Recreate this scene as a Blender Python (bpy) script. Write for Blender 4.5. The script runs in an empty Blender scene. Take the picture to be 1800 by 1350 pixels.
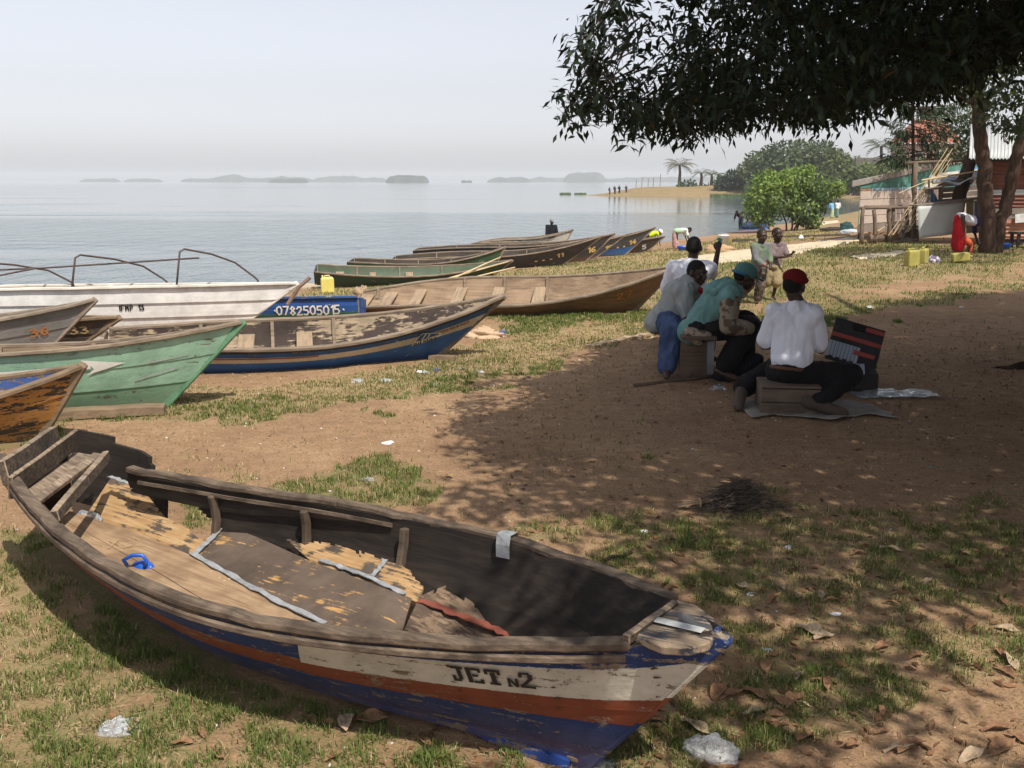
import bpy, bmesh, math, random
import numpy as np
from mathutils import Vector, Matrix, Euler, noise as mnoise
sc = bpy.context.scene
COL = sc.collection
# ---------------------------------------------------------------- camera, sky, sun, exposure
F = 1729.0; CX, CY = 900.0, 675.0; CH = 1.75
TH = math.atan((675 - 318) / F); ct, st = math.cos(TH), math.sin(TH)
cam_d = bpy.data.cameras.new("camera"); cam = bpy.data.objects.new("camera", cam_d); COL.objects.link(cam)
cam.location = (0, 0, CH); cam.rotation_euler = (math.pi / 2 - TH, 0, 0)
cam_d.sensor_width = 36; cam_d.lens = F / 1800 * 36; cam_d.clip_start = 0.05; cam_d.clip_end = 20000
sc.camera = cam
SUN_H = (0.50, -0.866); SUN_EL = math.radians(57)
SUND = Vector((SUN_H[0] * math.cos(SUN_EL), SUN_H[1] * math.cos(SUN_EL), math.sin(SUN_EL)))
w = bpy.data.worlds.new("World"); sc.world = w; w.use_nodes = True
wt = w.node_tree; bg = wt.nodes["Background"]
sky = wt.nodes.new("ShaderNodeTexSky"); sky.sky_type = 'NISHITA'; sky.sun_disc = False
sky.sun_elevation = SUN_EL; sky.sun_rotation = math.atan2(SUN_H[0], SUN_H[1])
sky.air_density = 1.2; sky.dust_density = 1.2; sky.ozone_density = 2.0
hs = wt.nodes.new("ShaderNodeHueSaturation"); hs.inputs["Saturation"].default_value = 0.20
wt.links.new(sky.outputs[0], hs.inputs["Color"]); tint = wt.nodes.new("ShaderNodeMixRGB"); tint.blend_type = 'MULTIPLY'; tint.inputs[0].default_value = 1.0
tint.inputs[2].default_value = (0.96, 0.965, 1.035, 1); wt.links.new(hs.outputs[0], tint.inputs[1]); wt.links.new(tint.outputs[0], bg.inputs[0])
bg.inputs[1].default_value = 0.120
sl = bpy.data.lights.new("sun", 'SUN'); sl.energy = 4.2; sl.angle = math.radians(0.55); sl.color = (1.0, 0.94, 0.84)
so = bpy.data.objects.new("sun", sl); COL.objects.link(so)
so.rotation_euler = SUND.to_track_quat('Z', 'Y').to_euler(); so.location = (20, -30, 50)
sc.view_settings.view_transform = 'Standard'; sc.view_settings.look = 'None'
sc.view_settings.exposure = 0.33; sc.view_settings.gamma = 1.0; sc.view_settings.use_curve_mapping = False
sc.cycles.max_bounces = 6; sc.cycles.diffuse_bounces = 3; sc.cycles.glossy_bounces = 3
sc.cycles.transmission_bounces = 4; sc.cycles.transparent_max_bounces = 8; sc.cycles.volume_bounces = 2
sc.cycles.sample_clamp_indirect = 6.0
sc.cycles.use_denoising = True
rnd = random.Random(7); rng = np.random.default_rng(11)

# ---------------------------------------------------------------- lie of the land
WATER = -0.8
LAND = [(-60,-30),(-40,4),(-14,21.5),(-5.7,26.5),(2,38),(9,50),(23,76),(30,90),(42,120),(52,150),(48,162),(37,165),(20,173),(9,180),(10,186),(24,192),(45,205),(110,300),(300,700),(3000,3000),(3000,-600),(-60,-600)]
def sdist(x, y):
    x = np.asarray(x, float); y = np.asarray(y, float)
    d = np.full(x.shape, 1e18); ins = np.zeros(x.shape, bool); n = len(LAND)
    for i in range(n):
        ax, ay = LAND[i]; bx, by = LAND[(i + 1) % n]; ex, ey = bx - ax, by - ay
        t = np.clip(((x - ax) * ex + (y - ay) * ey) / (ex * ex + ey * ey), 0, 1)
        d = np.minimum(d, (x - ax - t * ex) ** 2 + (y - ay - t * ey) ** 2)
        c = ((ay > y) != (by > y)); xi = ax + (y - ay) * ex / (ey if ey != 0 else 1e-9)
        ins ^= c & (x < xi)
    d = np.sqrt(d)
    return np.where(ins, d, -d)
def sm(t):
    t = np.clip(t, 0, 1); return t * t * (3 - 2 * t)
def gz(x, y):
    x = np.asarray(x, float); y = np.asarray(y, float); s = sdist(x, y)
    z = np.where(s > 0, WATER - 0.03 + 0.83 * sm(s / 15.0), WATER - 0.03 + np.maximum(s * 0.10, -4))
    z = z + np.where(s > 0, 4.4 * sm((y - 95) / 50) * sm((x - 50 + (y - 150) * .1) / 14) * sm(s / 6), 0)   # rise behind the cove
    z = z + np.where(s > 0, 1.15 * sm((y - 160) / 8) * sm((x - 10) / 14) * sm(s / 7), 0)                       # headland
    return z
def g1(x, y): return float(gz(np.array(x), np.array(y)))
def ray(px, py):
    a = (px - CX) / F; b = (CY - py) / F
    return np.array([a, ct + b * st, -st + b * ct])
def Zp(px, py, z):
    d = ray(px, py); t = (z - CH) / d[2]; return Vector(d * t + np.array([0, 0, CH]))
def Yp(px, py, y):
    d = ray(px, py); return Vector(d * (y / d[1]) + np.array([0, 0, CH]))
def G(px, py, h=0.0):
    d = ray(px, py); t = 0.5
    for k in range(20000):
        p = d * t; g = g1(p[0], p[1]) + h; e = p[2] + CH - g
        if e < 0.002: break
        t += max(0.002, e * 0.7 / (abs(d[2]) + .15))
    return Vector((p[0], p[1], g))
def pxy(P):
    P = np.asarray(P, float); x, y, z = P[..., 0], P[..., 1], P[..., 2] - CH
    dep = y * ct - z * st; up = y * st + z * ct
    dd = np.where(dep > .05, dep, .05)
    return CX + F * x / dd, CY - F * up / dd, dep

# ---------------------------------------------------------------- value noise for building
def _h(ix, iy, seed):
    n = (ix * 374761393 + iy * 668265263 + seed * 974634777) & 0xffffffff
    n = ((n ^ (n >> 13)) * 1274126177) & 0xffffffff
    return ((n ^ (n >> 16)) & 0xffff) / 65535.0
def vn(x, y, seed=0):
    x = np.asarray(x, float); y = np.asarray(y, float)
    ix = np.floor(x).astype(np.int64); iy = np.floor(y).astype(np.int64); fx = x - ix; fy = y - iy
    fx = fx * fx * (3 - 2 * fx); fy = fy * fy * (3 - 2 * fy)
    a = _h(ix, iy, seed); b = _h(ix + 1, iy, seed); c = _h(ix, iy + 1, seed); d = _h(ix + 1, iy + 1, seed)
    return a + (b - a) * fx + (c - a) * fy + (a - b - c + d) * fx * fy
def fbm(x, y, seed=0, o=4):
    s = 0; a = .5; t = 0
    for k in range(o):
        s = s + a * vn(x, y, seed + k * 17); t += a; x = x * 2.03 + 3.1; y = y * 2.03 + 1.7; a *= .5
    return s / t

# ---------------------------------------------------------------- tags
def tag(o, label=None, cat=None, group=None, kind=None):
    if label: o["label"] = label
    if cat: o["category"] = cat
    if group: o["group"] = group
    if kind: o["kind"] = kind
    return o
def empty(name, loc=(0, 0, 0), rz=0.0, label=None, cat=None, group=None, rot=None):
    o = bpy.data.objects.new(name, None); COL.objects.link(o); o.location = loc
    o.rotation_euler = rot if rot else (0, 0, rz); o.empty_display_size = .1
    return tag(o, label, cat, group)
def copy_tree(o, parent=None):
    c = o.copy(); COL.objects.link(c)
    if parent: c.parent = parent
    for ch in list(o.children): copy_tree(ch, c)
    return c

# ---------------------------------------------------------------- mesh builder
def orth(d, up=(0, 0, 1)):
    d = Vector(d).normalized(); u = Vector(up)
    if abs(d.dot(u)) > .97: u = Vector((0, 1, 0)) if abs(d.y) < .9 else Vector((1, 0, 0))
    s = d.cross(u).normalized(); u = s.cross(d).normalized()
    return d, s, u
class MB:
    def __init__(self): self.v = []; self.f = []; self.m = []; self.uv = []
    def add(self, V, Fs, m=0, uv=None):
        o = len(self.v); self.v += [tuple(p) for p in V]
        self.uv += [tuple(q) for q in uv] if uv is not None else [(0, 0)] * len(V)
        for f in Fs: self.f.append(tuple(i + o for i in f)); self.m.append(m)
        return self
    def box(self, c, s, rot=None, m=0, jit=0, r=None):
        V = []
        for i in (-1, 1):
            for j in (-1, 1):
                for k in (-1, 1):
                    p = Vector((i * s[0] / 2, j * s[1] / 2, k * s[2] / 2))
                    if jit: p += Vector(((rnd.random() - .5) * jit, (rnd.random() - .5) * jit, (rnd.random() - .5) * jit))
                    if rot is not None: p = (Euler(rot).to_matrix() if not isinstance(rot, Matrix) else rot) @ p
                    V.append(p + Vector(c))
        return self.add(V, [(0, 1, 3, 2), (4, 6, 7, 5), (0, 4, 5, 1), (2, 3, 7, 6), (0, 2, 6, 4), (1, 5, 7, 3)], m)
    def beam(self, p0, p1, wd, ht, up=(0, 0, 1), m=0, t1=1.0, n=1, wob=0.0):
        p0 = Vector(p0); p1 = Vector(p1); d, s, u = orth(p1 - p0, up); V = []; Fs = []
        for i in range(n + 1):
            q = i / n; k = 1 + (t1 - 1) * q; c = p0.lerp(p1, q)
            if wob and 0 < i < n + 1: c = c + s * rnd.uniform(-wob, wob) + u * rnd.uniform(-wob, wob)
            for a, b in ((-1, -1), (1, -1), (1, 1), (-1, 1)): V.append(c + s * a * wd / 2 * k + u * b * ht / 2 * k)
        for i in range(n):
            for j in range(4): Fs.append((i * 4 + j, i * 4 + (j + 1) % 4, i * 4 + 4 + (j + 1) % 4, i * 4 + 4 + j))
        Fs += [(3, 2, 1, 0), (n * 4, n * 4 + 1, n * 4 + 2, n * 4 + 3)]
        return self.add(V, Fs, m)
    def tube(self, pts, r, seg=8, m=0, caps=True):
        pts = [Vector(p) for p in pts]; n = len(pts)
        R = list(r) if hasattr(r, '__len__') else [r] * n
        V = []; Fs = []; pu = None
        for i, p in enumerate(pts):
            d = (pts[min(i + 1, n - 1)] - pts[max(i - 1, 0)])
            if d.length < 1e-9: d = Vector((0, 0, 1))
            d.normalize()
            if pu is None: _, s, u = orth(d)
            else:
                s = d.cross(pu)
                if s.length < 1e-5: _, s, u = orth(d)
                else: s.normalize(); u = s.cross(d).normalized()
            pu = u
            for k in range(seg):
                a = 2 * math.pi * k / seg; V.append(p + (s * math.cos(a) + u * math.sin(a)) * R[i])
        for i in range(n - 1):
            for k in range(seg):
                k2 = (k + 1) % seg; Fs.append((i * seg + k, i * seg + k2, (i + 1) * seg + k2, (i + 1) * seg + k))
        if caps: Fs.append(tuple(reversed(range(seg)))); Fs.append(tuple((n - 1) * seg + k for k in range(seg)))
        return self.add(V, Fs, m)
    def lathe(self, prof, c=(0, 0, 0), seg=16, m=0, rot=None, closed=False):
        V = []; Fs = []; n = len(prof)
        for (r, z) in prof:
            for k in range(seg):
                a = 2 * math.pi * k / seg; p = Vector((r * math.cos(a), r * math.sin(a), z))
                if rot is not None: p = Euler(rot).to_matrix() @ p
                V.append(p + Vector(c))
        for i in range(n - 1):
            for k in range(seg):
                k2 = (k + 1) % seg; Fs.append((i * seg + k, i * seg + k2, (i + 1) * seg + k2, (i + 1) * seg + k))
        Fs.append(tuple(reversed(range(seg)))); Fs.append(tuple((n - 1) * seg + k for k in range(seg)))
        return self.add(V, Fs, m)
    def grid(self, P, m=0, flip=False, uv=None):
        P = np.asarray(P, float); a, b = P.shape[:2]; V = P.reshape(-1, 3); Fs = []
        for i in range(a - 1):
            for j in range(b - 1):
                q = (i * b + j, i * b + j + 1, (i + 1) * b + j + 1, (i + 1) * b + j)
                Fs.append(q[::-1] if flip else q)
        return self.add(V, Fs, m, None if uv is None else np.asarray(uv).reshape(-1, 2))
    def slab(self, P, th, m=0, uv=None, mo=None, mi=None, me=None):
        """closed sheet: grid P (a,b,3) thickened along -normal by th; slots outer/inner/edge"""
        P = np.asarray(P, float); a, b = P.shape[:2]
        du = np.gradient(P, axis=0); dv = np.gradient(P, axis=1); N = np.cross(du, dv)
        N /= (np.linalg.norm(N, axis=2, keepdims=True) + 1e-12)
        Q = P - N * (th if np.isscalar(th) else np.asarray(th)[..., None])
        mo = m if mo is None else mo; mi = m if mi is None else mi; me = m if me is None else me
        o = len(self.v); V = np.concatenate([P.reshape(-1, 3), Q.reshape(-1, 3)])
        U = None if uv is None else np.concatenate([np.asarray(uv).reshape(-1, 2)] * 2)
        self.add(V, [], 0, U); k = a * b
        def F_(q, mm): self.f.append(tuple(i + o for i in q)); self.m.append(mm)
        for i in range(a - 1):
            for j in range(b - 1):
                q = (i * b + j, (i + 1) * b + j, (i + 1) * b + j + 1, i * b + j + 1)
                F_(q, mo); F_(tuple(x + k for x in q[::-1]), mi)
        for i in range(a - 1):
            for j in (0, b - 1):
                q = (i * b + j, (i + 1) * b + j, (i + 1) * b + j + k, i * b + j + k); F_(q if j else q[::-1], me)
        for j in range(b - 1):
            for i in (0, a - 1):
                q = (i * b + j, i * b + j + 1, i * b + j + 1 + k, i * b + j + k); F_(q if i == 0 else q[::-1], me)
        return self
    def mesh(self, name, mats):
        me = bpy.data.meshes.new(name); me.from_pydata(self.v, [], self.f)
        for mt in (mats if isinstance(mats, (list, tuple)) else [mats]): me.materials.append(mt)
        me.polygons.foreach_set("material_index", self.m)
        uvl = me.uv_layers.new(name="UVMap"); vi = np.zeros(len(me.loops), np.int32); me.loops.foreach_get("vertex_index", vi)
        uvl.data.foreach_set("uv", np.asarray(self.uv, np.float32)[vi].ravel()); me.update()
        return me
    def build(self, name, mats, parent=None, smooth=False, fixn=False, bev=0.0, label=None, cat=None, group=None, kind=None, loc=None, rot=None):
        me = self.mesh(name, mats)
        if fixn or bev:
            bm = bmesh.new(); bm.from_mesh(me)
            bmesh.ops.recalc_face_normals(bm, faces=bm.faces)
            if bev:
                ed = [e for e in bm.edges if len(e.link_faces) == 2 and e.calc_face_angle(0) > .6]
                bmesh.ops.bevel(bm, geom=ed, offset=bev, segments=1, affect='EDGES', clamp_overlap=True)
            bm.to_mesh(me); bm.free()
        if smooth: me.polygons.foreach_set("use_smooth", [True] * len(me.polygons))
        o = bpy.data.objects.new(name, me); COL.objects.link(o)
        if parent: o.parent = parent
        if loc is not None: o.location = loc
        if rot is not None: o.rotation_euler = rot
        return tag(o, label, cat, group, kind)
def raw(name, V, Fq, mats, parent=None, smooth=False, colors=None, mi=None, **kw):
    """big numpy mesh; Fq is (n,3) or (n,4)"""
    V = np.asarray(V, np.float32); Fq = np.asarray(Fq, np.int32); n, k = Fq.shape
    me = bpy.data.meshes.new(name); me.vertices.add(len(V)); me.vertices.foreach_set("co", V.ravel())
    me.loops.add(n * k); me.loops.foreach_set("vertex_index", Fq.ravel())
    me.polygons.add(n); me.polygons.foreach_set("loop_start", np.arange(0, n * k, k, dtype=np.int32))
    for mt in (mats if isinstance(mats, (list, tuple)) else [mats]): me.materials.append(mt)
    if mi is not None: me.polygons.foreach_set("material_index", np.asarray(mi, np.int32))
    me.update(calc_edges=True)
    if smooth: me.polygons.foreach_set("use_smooth", np.ones(n, bool))
    if colors is not None:
        ca = me.color_attributes.new("Col", 'FLOAT_COLOR', 'POINT'); C4 = np.ones((len(V), 4), np.float32); C4[:, :3] = colors
        ca.data.foreach_set("color", C4.ravel())
    o = bpy.data.objects.new(name, me); COL.objects.link(o)
    if parent: o.parent = parent
    return tag(o, **kw)

# ---------------------------------------------------------------- materials
class NB:
    def __init__(self, name):
        self.mat = bpy.data.materials.new(name); self.mat.use_nodes = True
        self.t = self.mat.node_tree; self.t.nodes.clear()
        self.out = self.t.nodes.new("ShaderNodeOutputMaterial")
    def n(self, typ, ins=None, **props):
        nd = self.t.nodes.new("ShaderNode" + typ)
        for k, v in props.items(): setattr(nd, k, v)
        for k, v in (ins or {}).items(): self.set(nd.inputs[k], v)
        return nd
    def set(self, sock, v):
        if isinstance(v, bpy.types.NodeSocket): self.t.links.new(v, sock)
        elif isinstance(v, bpy.types.Node): self.t.links.new(v.outputs[0], sock)
        else:
            if sock.type == 'RGBA' and len(v) == 3: v = (*v, 1)
            sock.default_value = v
    def coord(self, which="Object", scale=(1, 1, 1), loc=(0, 0, 0)):
        tc = self.n("TexCoord"); mp = self.n("Mapping", {"Vector": tc.outputs[which], "Scale": scale, "Location": loc}); return mp.outputs[0]
    def noise(self, vec, scale=5, detail=4, rough=.55, dist=0.0):
        return self.n("TexNoise", {"Vector": vec, "Scale": scale, "Detail": detail, "Roughness": rough, "Distortion": dist}).outputs[0]
    def ramp(self, fac, stops, interp='LINEAR'):
        r = self.n("ValToRGB", {"Fac": fac}); cr = r.color_ramp; cr.interpolation = interp
        while len(cr.elements) > 1: cr.elements.remove(cr.elements[-1])
        cr.elements[0].position = stops[0][0]; c = stops[0][1]; cr.elements[0].color = (*c, 1) if hasattr(c, '__len__') else (c, c, c, 1)
        for p, c in stops[1:]:
            e = cr.elements.new(p); e.color = (*c, 1) if hasattr(c, '__len__') else (c, c, c, 1)
        return r.outputs[0]
    def mix(self, fac, a, b, blend='MIX'):
        m = self.n("MixRGB", {"Fac": fac, "Color1": a, "Color2": b}, blend_type=blend); return m.outputs[0]
    def math(self, op, a, b=0.0, c=None, clamp=False):
        m = self.n("Math", {0: a, 1: b}, operation=op, use_clamp=clamp)
        if c is not None: self.set(m.inputs[2], c)
        return m.outputs[0]
    def attr(self, name): return self.n("Attribute", attribute_name=name)
    def finish(self, color, rough=.8, bump=None, bstr=.3, bdist=.01, metal=0.0, spec=.3, **kw):
        p = self.n("BsdfPrincipled", {"Base Color": color, "Roughness": rough, "Metallic": metal, "Specular IOR Level": spec})
        for k, v in kw.items(): self.set(p.inputs[k], v)
        if bump is not None:
            b = self.n("Bump", {"Height": bump, "Strength": bstr, "Distance": bdist}); self.t.links.new(b.outputs[0], p.inputs["Normal"])
        self.t.links.new(p.outputs[0], self.out.inputs[0]); return self.mat
def plain(name, c, rough=.8, var=.25, scale=6, spec=.3, metal=0.0, bstr=.15, detail=4, **kw):
    b = NB(name); v = b.coord(); n1 = b.noise(v, scale, detail); n2 = b.noise(v, scale * 7, 3)
    f = b.math('ADD', b.math('MULTIPLY', n1, .7), b.math('MULTIPLY', n2, .3))
    lo = tuple(x * (1 - var) for x in c); hi = tuple(min(1, x * (1 + var)) for x in c)
    return b.finish(b.ramp(f, [(.3, lo), (.7, hi)]), rough, n2, bstr, .004, metal, spec, **kw)
def wood(name, c, dark=None, light=None, axis=0, scale=1.0, rough=.85, stain=.5, bstr=.5, paint=None, pwear=.5):
    """grey / brown sawn wood with grain along local axis; optional remains of paint"""
    b = NB(name); s = [14, 14, 14]; s[axis] = .9
    v = b.coord("Object", tuple(x * scale for x in s)); vv = b.coord()
    g = b.noise(v, 2.2, 6, .65, .4); g2 = b.noise(v, 9, 3); blot = b.noise(vv, 3.1 * scale, 5, .6)
    dark = dark or tuple(x * .45 for x in c); light = light or tuple(min(.8, x * 1.35) for x in c)
    col = b.ramp(g, [(.25, dark), (.48, c), (.75, light)])
    col = b.mix(b.math('MULTIPLY', b.ramp(blot, [(.45, 0), (.62, 1)]), stain), col, dark)
    if paint is not None:
        m = b.ramp(b.math('ADD', b.math('MULTIPLY', blot, .6), b.math('MULTIPLY', g, .4)), [(pwear - .02, 1), (pwear + .02, 0)])
        col = b.mix(m, col, b.mix(1.0, b.ramp(b.noise(vv, 2.6 * scale, 5, .7), [(.3, (.60, .58, .56)), (.7, (1.35, 1.3, 1.25))]), paint, 'MULTIPLY'))
    h = b.math('ADD', b.math('MULTIPLY', g, .7), b.math('MULTIPLY', g2, .4))
    return b.finish(col, rough, h, bstr, .006)
def leafmat(name, rough=.5, trans=.25, spec=.4, gain=1.0):
    b = NB(name); a = b.attr("Col"); c = a.outputs["Color"]
    if gain != 1: c = b.mix(1.0, c, (gain, gain, gain), 'MULTIPLY')
    p = b.n("BsdfPrincipled", {"Base Color": c, "Roughness": rough, "Specular IOR Level": spec})
    t = b.n("BsdfTranslucent", {"Color": b.mix(1.0, c, (1.2, 1.3, .5), 'MULTIPLY')})
    m = b.n("MixShader", {0: trans, 1: p.outputs[0], 2: t.outputs[0]})
    b.t.links.new(m.outputs[0], b.out.inputs[0]); return b.mat
def srgb(r, g, b_):
    f = lambda u: (u / 255 / 12.92) if u <= 10 else ((u / 255 + .055) / 1.055) ** 2.4
    return (f(r), f(g), f(b_))
# ================================================================ ground, lake, islands, haze
def inpoly(px, py, poly):
    ins = np.zeros(px.shape, bool); n = len(poly)
    for i in range(n):
        x0, y0 = poly[i]; x1, y1 = poly[(i + 1) % n]
        c = ((y0 > py) != (y1 > py)); xi = x0 + (py - y0) * (x1 - x0) / ((y1 - y0) if y1 != y0 else 1e-9)
        ins ^= c & (px < xi)
    return ins
# turf survey: outlines walked off the photograph, turned into ground positions before use (density, greenness)
TURF_PX = [
 ([(100,700),(420,690),(700,640),(880,590),(1150,555),(1180,580),(1000,630),(880,655),(700,695),(450,722),(110,742)], .80, .28),
 ([(60,722),(110,720),(450,708),(700,684),(870,652),(1010,632),(1010,645),(880,670),(700,708),(450,738),(240,745),(110,762),(40,770)], .95, .80),
 ([(545,505),(660,500),(850,485),(950,470),(1130,440),(1250,405),(1480,375),(1480,412),(1300,440),(1190,470),(1160,540),(1150,570),(870,590),(860,560),(700,530),(540,530)], .85, .42),
 ([(880,555),(1150,540),(1155,565),(880,590)], .95, .75),
 ([(1180,470),(1330,452),(1500,425),(1650,430),(1820,425),(1820,478),(1560,500),(1400,535),(1300,550),(1160,570)], .92, .66),
 ([(1350,550),(1450,535),(1600,520),(1820,488),(1820,506),(1600,540),(1450,570),(1380,600)], .95, .85),
 ([(520,838),(640,815),(770,818),(770,880),(640,895),(520,880)], .85, .72),
 ([(740,800),(830,770),(1000,775),(1130,780),(1140,850),(1000,850),(800,850)], .42, .80),
 ([(-40,740),(70,745),(160,800),(60,830),(-40,800)], .85, .75),
 ([(200,775),(440,800),(450,850),(300,840)], .55, .5),
 ([(-40,930),(40,925),(180,950),(330,1100),(420,1200),(420,1380),(-40,1380)], .82, .62),
 ([(40,930),(150,960),(270,1090),(390,1170),(360,1230),(200,1120),(60,1000)], .92, .85),
 ([(330,1150),(560,1230),(900,1310),(1000,1400),(330,1400)], .75, .72),
 ([(880,930),(1020,890),(1250,900),(1420,895),(1800,880),(1850,1180),(1600,1210),(1330,1330),(1250,1400),(1020,1400),(1290,1120),(1200,1050)], .72, .74),
 ([(1250,880),(1400,870),(1400,900),(1250,905)], .8, .7),
 ([(1530,905),(1680,880),(1850,870),(1850,960),(1640,1000),(1480,990)], .62, .8),
 ([(340,870),(420,900),(400,935),(340,925)], .9, .8),
]
TURF = []
for poly, d, g in TURF_PX:
    TURF.append(([tuple(G(*q)[:2]) for q in poly], d, g))
def turf(x, y):
    """density and greenness of the sward at ground points (metres)"""
    r = np.hypot(x, y)
    jx = x + (fbm(x * 2.2, y * 2.2, 3) - .5) * .10 * r; jy = y + (fbm(x * 2.2, y * 2.2, 9) - .5) * .16 * r
    den = np.full(x.shape, .05); gr = np.full(x.shape, .5)
    for poly, d, g in TURF:
        m = inpoly(jx, jy, poly); den = np.where(m, np.maximum(den, d), den); gr = np.where(m, g, gr)
    far = r > 60; den = np.where(far, .9, den); gr = np.where(far, .55, gr)
    wet = sdist(x, y) < 3.4 + fbm(x, y, 5) * 1.6
    den = np.where(wet & (r < 60), den * .1, den)
    k = .30 * fbm(x * 1.1, y * 1.1, 21) + .40 * fbm(x * 4.0, y * 4.0, 33) + .30 * fbm(x * 11.0, y * 11.0, 35, 2)
    out = sm((k - (1 - den) * .72 - .15) / .22)
    gr = np.clip(gr + (fbm(x * 1.3, y * 1.3, 44) - .5) * 1.1, 0, 1)
    return out, gr
def relief(x, y):
    r = np.hypot(x, y); a = np.clip((40 - r) / 30, 0, 1)
    z = (fbm(x * .8, y * .8, 2) - .5) * .05 + (fbm(x * 4, y * 4, 6, 3) - .5) * .022 + (fbm(x * 13, y * 13, 8, 2) - .5) * .009
    return z * a * sm((r - .5) / 1.0)
def gzr(x, y): return gz(x, y) + relief(np.asarray(x, float), np.asarray(y, float))
def gr1(x, y): return float(gzr(np.array([x]), np.array([y]))[0])
def make_ground():
    r = np.concatenate([[.25], .5 * (60 / .5) ** (np.arange(470) / 469), 60 * (2900 / 60) ** (np.arange(1, 75) / 74)])
    a = np.concatenate([np.linspace(-180, -42, 40)[:-1], np.linspace(-42, 42, 320), np.linspace(42, 180, 40)[1:-1]])
    A = np.radians(a); RR, AA = np.meshgrid(r, A, indexing='ij'); X = RR * np.sin(AA); Yy = RR * np.cos(AA)
    Zz = gzr(X, Yy); n, m = X.shape
    V = np.stack([X, Yy, Zz], -1).reshape(-1, 3)
    i, j = np.meshgrid(np.arange(n - 1), np.arange(m), indexing='ij'); j2 = (j + 1) % m
    Fq = np.stack([i * m + j, (i + 1) * m + j, (i + 1) * m + j2, i * m + j2], -1).reshape(-1, 4)[:, ::-1]
    V = np.concatenate([V, [[0, 0, g1(0, 0)]]])
    d, g = turf(X.ravel(), Yy.ravel()); s = sdist(X.ravel(), Yy.ravel())
    hl = (Yy.ravel() > 140) & (X.ravel() < 90); d = np.where(hl, .85, d); g = np.where(hl, .25 + .9 * fbm(X.ravel() * .12, Yy.ravel() * .12, 91), g); s = np.where(Yy.ravel() > 34, 10, s)
    cols = np.stack([np.append(d, 0), np.append(g, 0), np.append(np.clip(s / 10, 0, 1), 1)], -1)
    b = NB("ground_soil"); at = b.attr("Col"); sep = b.n("SeparateColor", {0: at.outputs["Color"]})
    v = b.coord(); n1 = b.noise(v, .9, 5, .6); n2 = b.noise(v, 7, 6, .65); n3 = b.noise(v, 55, 4, .7); n4 = b.noise(v, 230, 2, .6)
    soil = b.ramp(b.math('ADD', b.math('MULTIPLY', n1, .55), b.math('MULTIPLY', n2, .45)), [(.32, (.205, .122, .070)), (.5, (.315, .198, .112)), (.68, (.42, .285, .168))])
    soil = b.mix(b.ramp(n3, [(.50, 0), (.66, .7)]), soil, (.15, .085, .052))
    soil = b.mix(b.ramp(n4, [(.60, 0), (.72, .55)]), soil, (.48, .36, .25))
    straw = b.ramp(n3, [(.3, (.26, .185, .095)), (.55, (.40, .31, .17)), (.75, (.52, .42, .25))])
    green = b.ramp(n3, [(.3, (.05, .065, .018)), (.6, (.11, .145, .04)), (.8, (.22, .24, .08))])
    turfc = b.mix(sep.outputs[1], straw, green)
    dmask = b.math('MULTIPLY', sep.outputs[0], b.ramp(b.math('ADD', b.math('MULTIPLY', n2, .5), b.math('MULTIPLY', n3, .5)), [(.40, .12), (.58, .80)]))
    col = b.mix(dmask, soil, turfc)
    sand = b.ramp(n2, [(.3, (.40, .33, .23)), (.7, (.58, .50, .36))])
    col = b.mix(b.ramp(b.math('ADD', sep.outputs[2], b.math('MULTIPLY', b.math('SUBTRACT', n1, .5), .22)), [(.27, .8), (.38, 0)]), col, sand)
    h = b.math('ADD', b.math('MULTIPLY', n2, .55), b.math('ADD', b.math('MULTIPLY', n3, .35), b.math('MULTIPLY', n4, .12)))
    mt = b.finish(col, .95, h, 1.0, .028, spec=.12)
    # middle fan as degenerate quads avoided: leave the 0.25 m disc to a fan of triangles
    o = raw("ground", V, Fq, mt, smooth=True, colors=cols, kind="structure")
    bm = bmesh.new(); bm.from_mesh(o.data); bm.verts.ensure_lookup_table(); c = bm.verts[len(V) - 1]
    for k in range(m): bm.faces.new((bm.verts[k], bm.verts[(k + 1) % m], c))
    bmesh.ops.recalc_face_normals(bm, faces=[f for f in bm.faces if len(f.verts) == 3])
    bm.to_mesh(o.data); bm.free()
    if o.data.polygons[0].normal.z < 0: o.data.flip_normals()
    return o
ground = make_ground()

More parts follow.
